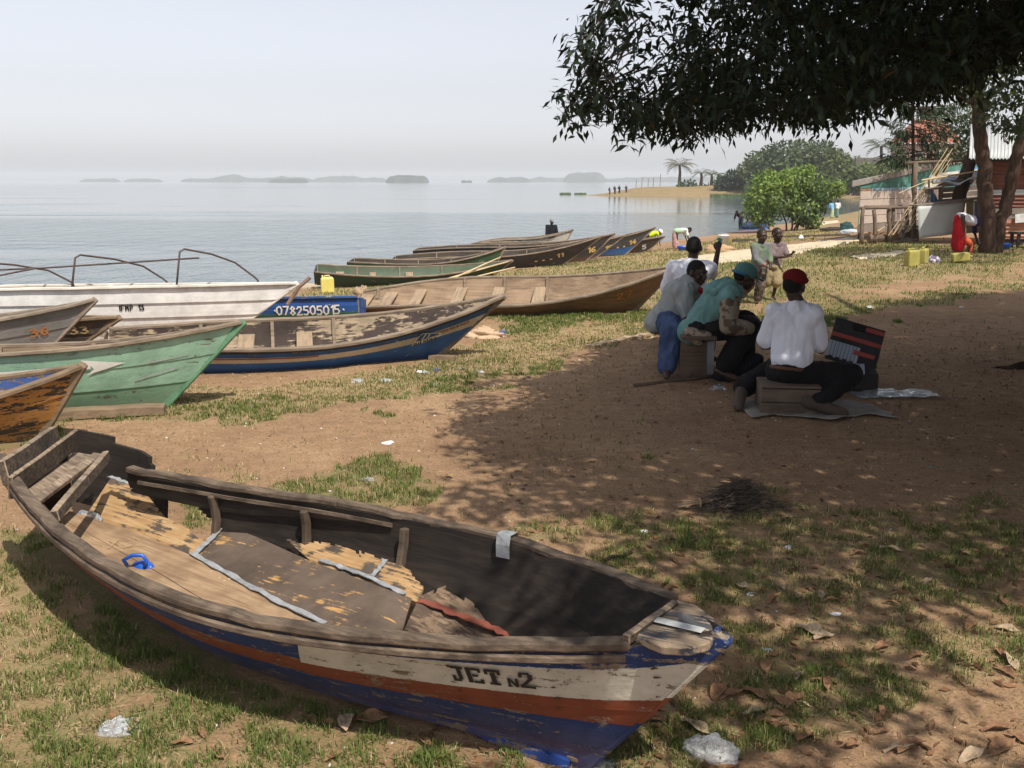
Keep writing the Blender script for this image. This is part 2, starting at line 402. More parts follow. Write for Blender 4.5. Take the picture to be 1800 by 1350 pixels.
def make_water():
    b = NB("lake_water"); vs = b.coord("Object", (.012, .035, 1))
    geo = b.n("NewGeometry"); yy = b.n("SeparateXYZ", {0: geo.outputs["Position"]}).outputs[1]
    calm = b.math('MULTIPLY', b.n("MapRange", {0: yy, 1: 58.0, 2: 95.0, 3: 0.0, 4: 1.0}).outputs[0], .30)       # out on the lake the breeze drops
    slick = b.ramp(b.math('SUBTRACT', b.math('ADD', b.noise(vs, 1.0, 4, .55, .6), .14), calm), [(.44, .06), (.56, 1.0)])
    vt = b.coord("Object", (.75, .34, 1)); w3 = b.noise(b.coord("Object", (.30, .10, 1)), 1.0, 3, .6)
    w1 = b.noise(vt, 1.3, 5, .62, .3); w2 = b.noise(vt, 6, 3, .6)
    h = b.math('MULTIPLY', b.math('ADD', b.math('ADD', w1, b.math('MULTIPLY', w2, .30)), b.math('MULTIPLY', w3, .8)), slick)
    mt = b.finish((.115, .155, .165), .07, h, 1.0, .42, spec=.5)
    r = np.concatenate([[1], 15 * (2890 / 15) ** (np.arange(60) / 59)]); A = np.linspace(-math.pi, math.pi, 97)[:-1]
    RR, AA = np.meshgrid(r, A, indexing='ij'); V = np.stack([RR * np.sin(AA), RR * np.cos(AA), np.full(RR.shape, WATER)], -1).reshape(-1, 3)
    n, m = RR.shape; i, j = np.meshgrid(np.arange(n - 1), np.arange(m), indexing='ij'); j2 = (j + 1) % m
    Fq = np.stack([i * m + j, i * m + j2, (i + 1) * m + j2, (i + 1) * m + j], -1).reshape(-1, 4)
    o = raw("water", V, Fq, mt, kind="structure")
    if o.data.polygons[200].normal.z < 0: o.data.flip_normals()
make_water()

def island(name, pxa, pxb, dist, hpx, flat=.5, seed=0, bump=.35, mat=None):
    W = (pxb - pxa) / F * dist; cx = ((pxa + pxb) / 2 - CX) / F * dist; H = hpx / F * dist + .8; D = max(W * .35, 25)
    nu, nv = max(40, int((pxb - pxa) * .7)), 9
    U, Vv = np.meshgrid(np.linspace(-1, 1, nu), np.linspace(-1, 1, nv), indexing='ij')
    X = cx + U * W / 2; Yy = dist + Vv * D / 2
    prof = np.clip(1 - np.abs(U) ** (2 + 4 * flat), 0, 1) ** .7 * np.clip(1 - Vv ** 2, 0, 1) ** .6
    n = fbm(X * .02 + seed, Yy * .02, seed, 3); n2 = fbm(X * .09, Yy * .09, seed + 5, 3)
    Zz = WATER - .6 + (H + .6) * prof * (1 - bump + bump * 1.6 * n + (.9 * bump) * (n2 - .4))
    V = np.stack([X, Yy, Zz], -1).reshape(-1, 3)
    i, j = np.meshgrid(np.arange(nu - 1), np.arange(nv - 1), indexing='ij')
    Fq = np.stack([i * nv + j, (i + 1) * nv + j, (i + 1) * nv + j + 1, i * nv + j + 1], -1).reshape(-1, 4)
    return raw(name, V, Fq, mat, kind="structure")
isl = NB("island_scrub"); v_ = isl.coord()
isl = isl.finish(isl.ramp(isl.noise(v_, .06, 5, .7), [(.35, (.03, .036, .03)), (.55, (.055, .062, .05)), (.7, (.11, .10, .075))]), .95, spec=.1)
for a, b_, d, h, fl, sd, bu in [(158,225,2300,3,.95,1,.6),(232,300,2300,2.4,.95,2,.6),(330,385,2300,2.2,.95,3,.6),(365,560,2150,6.5,.9,4,.8),(480,548,1500,8,.9,5,.8),
      (555,690,2250,6.5,.9,6,.8),(683,757,1400,9,1.6,7,.25),(812,832,1500,3,.8,8,.6),(856,935,1900,7,.7,9,.5),(925,1085,2300,6,.9,10,.6),(988,1062,2000,13.5,1.1,11,.15),(1060,1320,2250,7,.9,12,.6)]:
    island("island", a, b_, d, h + 2, fl, sd, bu, isl)

def make_haze():
    b = NB("haze_air"); vol = b.n("VolumePrincipled", {"Color": (.95, .965, 1.0), "Density": 0.00038, "Anisotropy": 0.0})
    b.t.links.new(vol.outputs[0], b.out.inputs["Volume"])
    o = MB().box((0, 0, 9.0), (6000, 6000, 30.0)).build("haze", b.mat, kind="stuff", fixn=True)
make_haze()
# ================================================================ boats
def hull_paint(name, bands, woodc=(.20, .15, .105), wear=.42, alt=None, u0=0, edge=.010, scuff=(.5, .48, .42), rough=.6, dirt=.35, gs=1.0):
    """paint in bands down the hull side (UV v: 0 at the rail, 1 at the bottom), rubbed through to wood"""
    b = NB(name); uv = b.n("UVMap"); sp = b.n("SeparateXYZ", {0: uv.outputs[0]})
    vo = b.coord("Object", (1.2 * gs, 1.2 * gs, 9 * gs)); vi = b.coord()
    nz = b.noise(vo, 3.5, 6, .68, .3); n2 = b.noise(vi, 4.2 * gs, 5, .65); n3 = b.noise(vi, 38 * gs, 4, .65)
    def bandcol(bs, fac):
        st = [(bs[0][0], bs[0][1])] + [(p, c) for p, c in bs[1:]]; return b.ramp(fac, st, 'CONSTANT')
    fac = b.math('ADD', sp.outputs[1], b.math('MULTIPLY', b.math('SUBTRACT', n3, .5), edge * 2))
    col = bandcol(bands, fac)
    if alt:
        lim = b.math('ADD', b.math('SUBTRACT', sp.outputs[0], u0), b.math('MULTIPLY', sp.outputs[1], .16))
        col = b.mix(b.math('GREATER_THAN', lim, 0.0), col, bandcol(alt, fac))
    tone = b.ramp(n2, [(.3, (.72, .72, .72)), (.7, (1.15, 1.15, 1.15))]); col = b.mix(1.0, col, tone, 'MULTIPLY')
    wo = b.ramp(nz, [(.3, tuple(x * .45 for x in woodc)), (.5, woodc), (.7, tuple(x * 1.5 for x in woodc))])
    m = b.math('ADD', b.math('MULTIPLY', nz, .55), b.math('ADD', b.math('MULTIPLY', n2, .25), b.math('MULTIPLY', n3, .20)))
    edgew = b.math('MULTIPLY', b.math('POWER', b.math('ABSOLUTE', b.math('SUBTRACT', sp.outputs[1], .5)), 2.0), .16)
    m = b.math('SUBTRACT', m, edgew)
    col = b.mix(b.ramp(m, [(wear - .012, 1), (wear + .012, 0)]), col, wo)
    col = b.mix(b.ramp(b.math('ADD', b.math('MULTIPLY', nz, .6), b.math('MULTIPLY', n3, .4)), [(.615, 0), (.65, .75)]), col, scuff)
    low = b.math('MULTIPLY', b.n("MapRange", {0: sp.outputs[1], 1: .62, 2: 1.0, 3: 0, 4: dirt}).outputs[0], b.ramp(n2, [(.35, .3), (.6, 1)]))
    col = b.mix(low, col, (.14, .095, .06))
    return b.finish(col, rough, b.math('ADD', b.math('MULTIPLY', nz, .6), n3), .35, .006, spec=.35)
def resamp(P, K=29, smooth=2):
    P = np.asarray(P, float); d = np.r_[0, np.cumsum(np.linalg.norm(np.diff(P, axis=0), axis=1))]; t = np.linspace(0, d[-1], K)
    Q = np.stack([np.interp(t, d, P[:, k]) for k in range(3)], 1)
    for _ in range(smooth): Q[1:-1] = .25 * Q[:-2] + .5 * Q[1:-1] + .25 * Q[2:]
    return Q
def sweep(mb, pts, wd, ht, up=(0, 0, 1), m=0, off=(0, 0), jit=0.0, tap=None):
    """rectangular bar along a polyline; off = (side, up) offset of its centre"""
    pts = [Vector(p) for p in pts]; n = len(pts); V = []; Fs = []
    for i, p in enumerate(pts):
        d = pts[min(i + 1, n - 1)] - pts[max(i - 1, 0)]; d, s, u = orth(d, up); k = 1 if tap is None else tap(i / (n - 1))
        j1 = rnd.uniform(-jit, jit); j2 = rnd.uniform(-jit, jit)
        for a, b in ((-1, -1), (1, -1), (1, 1), (-1, 1)): V.append(p + s * (a * wd / 2 * k + off[0] + j1) + u * (b * ht / 2 * k + off[1] + j2))
    for i in range(n - 1):
        for j in range(4): Fs.append((i * 4 + j, i * 4 + (j + 1) % 4, i * 4 + 4 + (j + 1) % 4, i * 4 + 4 + j))
    Fs += [(3, 2, 1, 0), tuple(4 * (n - 1) + k for k in range(4))]
    return mb.add(V, Fs, m)
class Boat:
    def __init__(self, name, label, loc, rz, heel, NR, FR, NC, FC, group=None):
        self.K = len(NR); self.NR, self.FR, self.NC, self.FC = [np.asarray(q, float) for q in (NR, FR, NC, FC)]
        self.root = empty(name, loc, rot=(heel, 0, rz), label=label, cat="boat", group=group); self.bulge = .02; self.ns, self.lap = 3, .006
    def S(self, side, t, f, off=0.0):
        """point on the outside of a hull side"""
        R, C_ = (self.NR, self.NC) if side < 0 else (self.FR, self.FC); x = t * (self.K - 1)
        i = min(int(x), self.K - 2); q = x - i
        r = R[i] * (1 - q) + R[i + 1] * q; c = C_[i] * (1 - q) + C_[i + 1] * q
        p = r * (1 - f) + c * f; tan = (R[i + 1] - R[i]); dn = c - r
        n = np.cross(tan, dn); n = n / (np.linalg.norm(n) + 1e-9)
        if side < 0: n = -n
        return p + n * (self.bulge * math.sin(math.pi * min(max(f, 0), 1)) + off), n
    def strake(self, name, side, f0, f1, mats, t0=0.0, t1=1.0, n=29, m=4, th=.018, lap=.006, keep=None, label=None, K2=None):
        T = np.linspace(t0, t1, n); Fv = np.linspace(f0, f1, m); P = np.zeros((n, m, 3)); UV = np.zeros((n, m, 2))
        for i, t in enumerate(T):
            for j, f in enumerate(Fv):
                p, _ = self.S(side, t, f, lap * (f - f0) / (f1 - f0)); P[i, j] = p; UV[i, j] = (p[0], f)
        if side < 0: P = P[:, ::-1]; UV = UV[:, ::-1]
        mb = MB()
        if keep is None: mb.slab(P, th, uv=UV, mo=0, mi=1, me=2)
        else: mb = cut_slab(P, UV, th, keep)
        return mb.build(name, mats, self.root, label=label)
    def strakes(self, n, mo, mi, me, lap=.006, sides=(-1, 1), th=.018):
        self.ns, self.lap = n, lap
        for s in sides:
            for k in range(n):
                g = .004
                self.strake("plank", s, k / n + (g if k else 0), (k + 1) / n, [mo, mi, me], lap=lap, th=th)
    def bottom(self, n, mat, th=.02, V=0.0):
        for k in range(n):
            a, b = k / n, (k + 1) / n - .012; P = np.zeros((self.K, 3, 3))
            for j, q in enumerate((a, (a + b) / 2, b)):
                P[:, j] = self.NC * (1 - q) + self.FC * q; P[:, j, 2] -= V * (1 - abs(2 * q - 1))
            P[:, :, 2] += rnd.uniform(0, .004)
            MB().slab(P[:, ::-1], th, me=0).build("bottom_plank", mat, self.root, fixn=True)
    def rails(self, mat, wd=.055, ht=.032, off=.006):
        for s, R in ((-1, self.NR), (1, self.FR)):
            mb = MB(); sweep(mb, R + np.array([0, 0, ht * .4]), wd, ht, off=(-s * off, 0), jit=.002); mb.build("gunwale", mat, self.root, bev=.006)
    def transom(self, mat, n=2, th=.03):
        a, b, c, d = self.NR[0], self.FR[0], self.NC[0], self.FC[0]
        for k in range(n):
            q0, q1 = k / n, (k + 1) / n - .015; P = np.zeros((2, 2, 3))
            for i, q in enumerate((q0, q1)):
                P[i, 0] = a * (1 - q) + c * q; P[i, 1] = b * (1 - q) + d * q
            P[:, :, 0] -= .012
            MB().slab(P, th).build("transom_board", mat, self.root, fixn=True)
    def inner(self, side, t, f, d):
        p, n = self.S(side, t, f); return p - n * d
    def upright(self, side, x, f, d):
        """point inside the hull side in the cross-section at x"""
        R, C_ = (self.NR, self.NC) if side < 0 else (self.FR, self.FC)
        r = np.array([x] + [np.interp(x, R[:, 0], R[:, k]) for k in (1, 2)]); c = np.array([x] + [np.interp(x, C_[:, 0], C_[:, k]) for k in (1, 2)])
        y = (r * (1 - f) + c * f); n = np.array([0, c[2] - r[2], -(c[1] - r[1])]); n = n / (np.linalg.norm(n) + 1e-9); n = n if side < 0 else -n
        return y + n * (self.bulge * math.sin(math.pi * f) - d), n
    def ribs(self, ts, mat, sides=(-1, 1), wd=.035, dp=.03, f0=.02, f1=.97):
        x0, x1 = self.NR[0][0], self.NC[-1][0]
        for t in ts:
            for s in sides:
                x = x0 + (self.NR[-1][0] - x0) * t
                if x > x1 - .25: continue
                q = MB(); sweep(q, [self.upright(s, x, f, .020 + dp / 2)[0] for f in np.linspace(f0, f1, 5)], wd, dp, up=self.upright(s, x, .5, 0)[1]); q.build("rib", mat, self.root, bev=.004)
    def thwarts(self, ts, mat, f=.4, wd=.17, th=.028):
        for t in ts:
            a = Vector(self.inner(-1, t, f, .02)); b = Vector(self.inner(1, t, f, .02))
            MB().beam(a, b, wd * rnd.uniform(.85, 1.1), th).build("seat", mat, self.root, bev=.005)
    def stem(self, mat, wd=.055, dp=.06, ext=.03):
        a = Vector((self.NC[-1] + self.FC[-1]) / 2); b = Vector((self.NR[-1] + self.FR[-1]) / 2); d = (b - a).normalized()
        q = MB(); sweep(q, [a - d * .02, a.lerp(b, .33), a.lerp(b, .66), b + d * ext], wd, dp, up=(1, 0, -.5)); return q.build("stem_post", mat, self.root, bev=.008)
    def decal(self, name, side, T0, f0, L2, polys, mat, off=.004, slope=0.0, shear=0.0, parent=None):
        """flat lettering laid on the hull: polys are 2-D outlines in metres, x along the hull towards the bow, y down"""
        R, C_ = (self.NR, self.NC) if side < 0 else (self.FR, self.FC); ln = np.linalg.norm(R[-1] - R[0]); bm = bmesh.new()
        for p in polys:
            vs = [bm.verts.new((x, y, 0)) for x, y in p]
            try: bm.faces.new(vs)
            except ValueError: pass
        for _ in range(7):                     # short pieces follow the curve of the planks
            bmesh.ops.triangulate(bm, faces=bm.faces); le = [e for e in bm.edges if e.calc_length() > .045]
            if not le: break
            bmesh.ops.subdivide_edges(bm, edges=le, cuts=1)
        bmesh.ops.triangulate(bm, faces=bm.faces); lp = off + (self.lap if self.lap < .01 else 0) + .001
        for v in bm.verts:
            x, y = v.co.x, v.co.y; t = min(max(T0 + x / ln, 0.001), .995); i = min(int(t * (self.K - 1)), self.K - 2); f = f0 + (y + slope * x) / np.linalg.norm(R[i] - C_[i])
            dR, dC = R[-1, 0] - R[0, 0], C_[-1, 0] - C_[0, 0]; t = min(max(t * dR / (dR * (1 - f) + dC * f), .001), .995)      # keep letters upright on the raked bow
            v.co = self.S(side, t, f, lp + (0 if self.lap < .01 else self.lap * ((f * self.ns) % 1.0)))[0]
        me = bpy.data.meshes.new(name); bm.to_mesh(me); bm.free(); me.materials.append(mat); o = bpy.data.objects.new(name, me); COL.objects.link(o); o.parent = parent or self.root
        return o
def cut_slab(P, UV, th, keep):
    """like slab, but with cells dropped where keep(u, v) is False: torn, ragged boards"""
    a, b = P.shape[:2]; du = np.gradient(P, axis=0); dv = np.gradient(P, axis=1); N = np.cross(du, dv); N /= np.linalg.norm(N, axis=2, keepdims=True) + 1e-12
    Q = P - N * th; mb = MB(); k = a * b; mb.add(np.concatenate([P.reshape(-1, 3), Q.reshape(-1, 3)]), [], 0, np.concatenate([UV.reshape(-1, 2)] * 2))
    kp = np.zeros((a + 1, b + 1), bool)
    for i in range(a - 1):
        for j in range(b - 1): kp[i + 1, j + 1] = keep(*(UV[i, j] + UV[i + 1, j + 1]) / 2)
    def F_(q, mm): mb.f.append(q); mb.m.append(mm)
    for i in range(a - 1):
        for j in range(b - 1):
            if not kp[i + 1, j + 1]: continue
            v = (i * b + j, (i + 1) * b + j, (i + 1) * b + j + 1, i * b + j + 1); F_(v, 0); F_(tuple(x + k for x in v[::-1]), 1)
            for (di, dj, e0, e1) in ((-1, 0, 3, 0), (1, 0, 1, 2), (0, -1, 0, 1), (0, 1, 2, 3)):
                if not kp[i + 1 + di, j + 1 + dj]: F_((v[e1], v[e0], v[e0] + k, v[e1] + k), 2)
    return mb
def std_curves(L, Lf, B, ws, zs, zm, zb, cf=.62, tm=.45, p=1.9, K=29, rs=.06):
    t = np.linspace(0, 1, K)
    w_ = np.where(t < tm, ws + (1 - ws) * np.sin(np.pi / 2 * np.clip(t / tm, 0, 1)), 1 - np.clip((t - tm) / (1 - tm), 0, 1) ** p)
    hw = B / 2 * np.maximum(w_, .012)
    zg = np.where(t < tm, zm + (zs - zm) * (1 - t / tm) ** 2, zm + (zb - zm) * np.clip((t - tm) / (1 - tm), 0, 1) ** 2)
    zc = rs * (1 - np.clip(t / .35, 0, 1)) ** 2; xg = L * t; xc = Lf * t; o = np.zeros(K)
    return (np.stack([xg, -hw, zg], 1), np.stack([xg, hw, zg], 1), np.stack([xc, -hw * cf, zc + o], 1), np.stack([xc, hw * cf, zc + o], 1))
# ---- hand-painted characters as thick strokes (unit box: x 0..0.6, y 0 top..1 bottom)
STROKES = {
 '0': [[(.3,0),(.05,.2),(.03,.7),(.25,1),(.5,.85),(.57,.35),(.42,.03),(.3,0)]], '1': [[(.15,.2),(.35,0),(.35,1)]],
 '2': [[(.05,.25),(.2,.02),(.45,.05),(.5,.35),(.05,1),(.58,.97)]], '3': [[(.05,.08),(.4,0),(.5,.2),(.25,.46),(.5,.6),(.5,.88),(.25,1),(.03,.9)]],
 '4': [[(.42,1),(.42,0),(.02,.65),(.58,.65)]], '5': [[(.52,.02),(.1,.02),(.08,.42),(.4,.42),(.55,.68),(.4,.97),(.05,.95)]],
 '6': [[(.48,.02),(.15,.3),(.05,.7),(.25,1),(.5,.85),(.48,.58),(.2,.5),(.07,.65)]], '7': [[(.03,.03),(.56,.03),(.22,1)]],
 '8': [[(.3,.46),(.08,.25),(.28,0),(.5,.22),(.3,.46),(.06,.75),(.28,1),(.54,.76),(.3,.46)]], '9': [[(.5,.35),(.25,.48),(.07,.25),(.28,0),(.5,.15),(.48,.6),(.3,1)]],
 'I': [[(.3,0),(.3,1)]], 'F': [[(.1,1),(.1,0),(.55,0)],[(.1,.48),(.45,.48)]], 'M': [[(.05,1),(.08,0),(.3,.6),(.52,0),(.55,1)]], 'P': [[(.1,1),(.1,0),(.45,.03),(.52,.25),(.4,.5),(.1,.52)]],
 'S': [[(.52,.08),(.25,0),(.08,.2),(.3,.46),(.5,.7),(.35,1),(.05,.9)]], '.': [[(.25,.45),(.33,.53)]], '-': [[(.1,.5),(.5,.5)]],
 'a': [[(.1,.45),(.35,.38),(.5,.5),(.5,1)],[(.5,.65),(.2,.65),(.06,.82),(.2,1),(.5,.9)]], 'd': [[(.5,0),(.5,1)],[(.5,.5),(.25,.4),(.06,.7),(.25,1),(.5,.9)]],
 'i': [[(.3,.4),(.3,1)],[(.3,.16),(.3,.24)]], 's': [[(.5,.45),(.2,.4),(.1,.55),(.45,.78),(.4,.97),(.08,.96)]] }
def stroke_poly(pts, w):
    out = []
    for (a, b) in zip(pts[:-1], pts[1:]):
        d = np.array(b) - np.array(a); l = np.hypot(*d)
        if l < 1e-6: continue
        d = d / l; n = np.array([-d[1], d[0]]) * w / 2; e = d * w * .35
        A, B_ = np.array(a) - e, np.array(b) + e; out.append([tuple(A - n), tuple(B_ - n), tuple(B_ + n), tuple(A + n)])
    return out
def write(txt, h, wk=.16, gap=.22, wob=.0, wx=1.0):
    polys = []; x = 0
    for ch in txt:
        if ch == ' ': x += .5 * h; continue
        dy = rnd.uniform(-wob, wob) * h
        for st_ in STROKES[ch]:
            polys += stroke_poly([(x + px * h * wx, py * h + dy) for px, py in st_], wk * h)
        x += (.6 * wx + gap) * h * (.62 if ch in 'Ii1.' else 1)
    return polys, x
# ---- shared woods
W_grey = wood("weathered_grey_wood", (.27, .215, .165)); W_brown = wood("brown_boat_wood", (.235, .165, .105)); W_pale = wood("pale_bare_wood", (.40, .31, .22), stain=.25)
W_dark = wood("tarred_dark_wood", (.060, .047, .038), light=(.11, .085, .065), stain=.6); W_rail = wood("worn_rail_wood", (.23, .175, .125), light=(.34, .27, .2), stain=.45)
W_y = wood("thwart_wood_grain_across", (.32, .235, .155), axis=1, stain=.3)
NOTE = {}
FIT = {
 'adidas': (-3.8128, 9.1194, 11.91, 3.7815, 3.1044, .9319, .5733, .3061, .2962, .6236, 9.36), 'w27': (-2.152, 13.707, -5.78, 4.367, 3.807, 1.218, .555, .124, .276, .645, 12.47),
 'green': (-5.5032, 7.2735, 5.92, 3.3993, 2.7723, .80, .60, .602, .461, .65, -4.41), 'orange': (-5.85, 6.42, 3.0, 2.96, 2.60, .80, .61, .515, .262, .53, 9.6),
 'grey': (-6.98, 8.55, 11.1, 3.13, 2.47, .82, .6, .63, .45, .65, -.83), 'dark33': (-7.95, 10.0, -4.4, 4.05, 3.40, .80, .6, .43, .37, .42, -1.1),
 'white': (-8.2, 10.2836, 7.49, 5.8189, 4.9479, 1.0, .6, .60, .618, .626, -3.68), 'b0782': (-1.97, 12.70, 181.4, 4.7, 4.1, .74, .75, .31, .29, .5, 9.0),
 'b11': (-3.43, 28.619, -4.0, 5.997, 4.714, 1.089, .735, .276, .409, .941, 4.5), 'b16': (-2.921, 30.114, -3.0, 6.0, 5.026, 1.052, .7, .45, .57, .943, 1.4),
 'b15': (-2.458, 31.409, -2.0, 6.0, 4.908, 1.05, .7, .45, .414, .837, 1.0), 'b14': (-1.291, 32.905, -1.0, 6.0, 4.918, 1.05, .7, .45, .475, 1.0, 1.0),
 'b5': (-.735, 34.3, 0, 6.0, 5.23, 1.05, .7, .45, .388, .647, 1.0), 'pale': (-1.49, 35.9, 3.0, 3.70, 3.19, 1.0, .7, .332, .543, .865, 1.0),
 'gA': (-4.573, 23.101, 7.27, 4.6, 3.895, 1.04, .7512, .3886, .2788, .526, 8.0), 'gB': (-4.12, 25.4, -2.7, 3.95, 3.5, .995, .80, .46, .41, .80, 2.2) }
def std_boat(key, name, label, mo, mi, bottom, rail, ribs=(.2, .42, .64, .82), seats=(.12, .3, .5), ns=3, seatm=None, lap=.006, trans=None, cf=.62, rs=.06, group="wooden boats drawn up along the shore"):
    x0, y0, hd, L, Lf, B, ws, zs, zm, zb, heel = FIT[key]; h = math.radians(hd)
    z0 = g1(x0 + .5 * L * math.cos(h), y0 + .5 * L * math.sin(h))
    b = Boat(name, label, (x0, y0, z0), h, math.radians(heel), *std_curves(L, Lf, B, ws, zs, zm, zb, cf, rs=rs), group=group)
    b.strakes(ns, mo, mi, rail, lap); b.bottom(3, bottom); b.transom(trans or bottom); b.rails(rail); b.ribs(ribs, rail); b.thwarts(seats, seatm or W_y); b.stem(rail)
    return b
P_white = plain("white_letter_paint", (.70, .68, .62), .6, .12); P_black = plain("black_letter_paint", (.022, .02, .018), .6, .3)
P_yel = plain("yellow_number_paint", (.70, .48, .16), .6, .2); P_red = plain("red_letter_paint", (.30, .055, .025), .6, .25); P_cream = plain("cream_letter_paint", (.58, .50, .36), .6, .15)
P_or = plain("orange_number_paint", (.50, .20, .06), .6, .25)
# ---- blue boat with the three-bar sportswear emblem
bl = (.028, .115, .34); cr = (.54, .47, .35)
m_o = hull_paint("blue_and_cream_hull", [(0, (.022, .03, .05)), (.10, (.025, .085, .22)), (.23, cr), (.43, bl), (.97, (.10, .03, .025))], wear=.40)
m_i = wood("peeling_cream_inside", (.36, .28, .185), dark=(.10, .07, .055), stain=.35, paint=(.060, .045, .04), pwear=.505)
ad = std_boat('adidas', "fishing_boat", "blue and cream wooden boat with a three-bar emblem and phone number at its bow", m_o, m_i, m_i, W_rail, ribs=(.22, .40, .56, .76), seats=(.10, .18, .36, .52))
def emblem(b):
    h = .30; tri = []
    cr_, bb = [], []
    # cream card, blue bars and dark letters, each a little proud of the last
    card = [[(-.02, .235), (.055, .05), (.055, .24), (.055, .24)], [(.055, .05), (.13, -.06), (.13, .245), (.055, .24)], [(.13, -.06), (.22, -.01), (.22, .245), (.13, .245)], [(.22, -.01), (.31, .05), (.31, .225), (.22, .245)], [(.31, .05), (.40, .10), (.42, .20), (.31, .225)]]
    sc_e = lambda L_: [[(x * .70, y * .70) for x, y in q] for q in L_]
    b.decal("emblem_ground", -1, .752, .20, 1, sc_e(card), plain('emblem_cream', (.66, .58, .42), .6, .1), .0075, slope=-.04)
    bars = [[(.035, .145), (.095, .005), (.135, -.04), (.175, -.02), (.115, .145)], [(.135, .145), (.195, -.005), (.235, .015), (.19, .145)], [(.21, .145), (.255, .03), (.37, .105), (.375, .14)]]
    m_eb = plain("emblem_blue", (.018, .09, .21), .6)
    for q in bars: b.decal("emblem_bar", -1, .752, .20, 1, sc_e([q]), m_eb, .009, slope=-.04)
    p, _ = write("adidas", .088, .19, .11); p = [[(x + .005, y + .150) for x, y in q] for q in p]
    b.decal("lettering", -1, .752, .20, 1, sc_e(p), P_black, .0095, slope=-.04)
    p, _ = write("0756968960", .047, .2, .16); b.decal("phone_number", -1, .812, .26, 1, p, P_red, .0035, slope=-.05)
emblem(ad)
ad.decal("red_stripe", -1, .2, .235, 1, [[(x, 0), (x + .1, 0), (x + .1, .018), (x, .018)] for x in np.arange(0, 1.15, .1)], P_red, .003)
# ---- bare wooden boat 27
m_o = hull_paint("bare_brown_hull", [(0, (.22, .12, .062)), (.62, (.10, .14, .085)), (.70, (.15, .082, .045))], woodc=(.20, .115, .062), wear=.50)
m_i = wood("bare_inside_27", (.285, .20, .13), dark=(.12, .08, .05), stain=.45)
b27 = std_boat('w27', "fishing_boat", "bare brown wooden boat with faded number 27 near its bow", m_o, m_i, m_i, W_rail, ribs=(.05, .33, .46, .60, .82), seats=(.02, .10, .20, .34, .47, .61), ns=2)
p, _ = write("27", .15, .13); b27.decal("boat_number", -1, .82, .20, 1, p, P_or, .003, slope=-.02)
# ---- green boat with white arrow
gr_ = (.26, .42, .30)
m_o = hull_paint("mint_green_hull", [(0, (.31, .47, .36)), (.10, gr_), (.66, (.17, .32, .20)), (.96, (.05, .1, .06))], woodc=(.17, .16, .13), wear=.41, scuff=(.36, .40, .36), dirt=.6)
gb = std_boat('green', "fishing_boat", "mint green wooden boat with a white arrow painted on its side", m_o, W_brown, W_brown, W_rail, seats=(.3, .5))
ar = [[(-1.6, .02), (.18, -.005), (.18, .05), (-1.6, .09)], [(.12, -.05), (.42, .03), (.18, .02)], [(.18, .02), (.42, .03), (.20, .06)], [(.42, .03), (.14, .11), (.22, .04)]]
gb.decal("arrow", -1, .63, .225, 1, ar, P_white, .004, slope=-.015)
for pq in ([(0, 0), (.28, -.02), (.28, -.008), (0, .016)], [(-.12, .17), (.18, .10), (.20, .115), (-.12, .186)]): gb.decal("primer_streak", -1, .80, .30, 1, [pq], plain("grey_primer", (.36, .38, .36)), .003)
sm_ = plain("green_stem_paint", (.11, .23, .13), .7, .4)
for ch in gb.root.children:
    if ch.name.startswith("stem_post"): ch.data.materials[0] = sm_
# ---- orange boat, bow only
m_o = hull_paint("flaking_orange_hull", [(0, (.40, .19, .05)), (.97, (.2, .1, .04))], woodc=(.055, .045, .038), wear=.475, scuff=(.44, .26, .12))
m_i = hull_paint("orange_inside", [(0, (.05, .10, .28)), (.20, (.36, .27, .17)), (.5, (.34, .2, .08))], wear=.46)
ob = std_boat('orange', "fishing_boat", "flaking orange boat at left edge with worn dark bow", m_o, m_i, W_pale, W_brown, seats=(.5, .72))
# ---- grey boat 36, dark boat 33
m_o = hull_paint("grey_hull", [(0, (.20, .195, .19)), (.15, (.25, .24, .23))], woodc=(.15, .12, .095), wear=.36)
gy = std_boat('grey', "fishing_boat", "plain grey wooden boat with faint orange number 36", m_o, W_grey, W_grey, W_grey, seats=(.3,))
p, _ = write("36", .10, .2); gy.decal("boat_number", -1, .825, .25, 1, p, P_or, .003)
m_o = hull_paint("dark_worn_hull", [(0, (.085, .07, .06)), (.5, (.12, .085, .05))], woodc=(.16, .12, .08), wear=.46)
dk = std_boat('dark33', "fishing_boat", "dark weathered boat with cream number 33 between grey and white boats", m_o, W_dark, W_dark, W_brown, seats=(.3,))
p, _ = write("33", .115, .19); dk.decal("boat_number", -1, .888, .14, 1, p, plain("cream_33_paint", (.58, .44, .24), .6), .003)
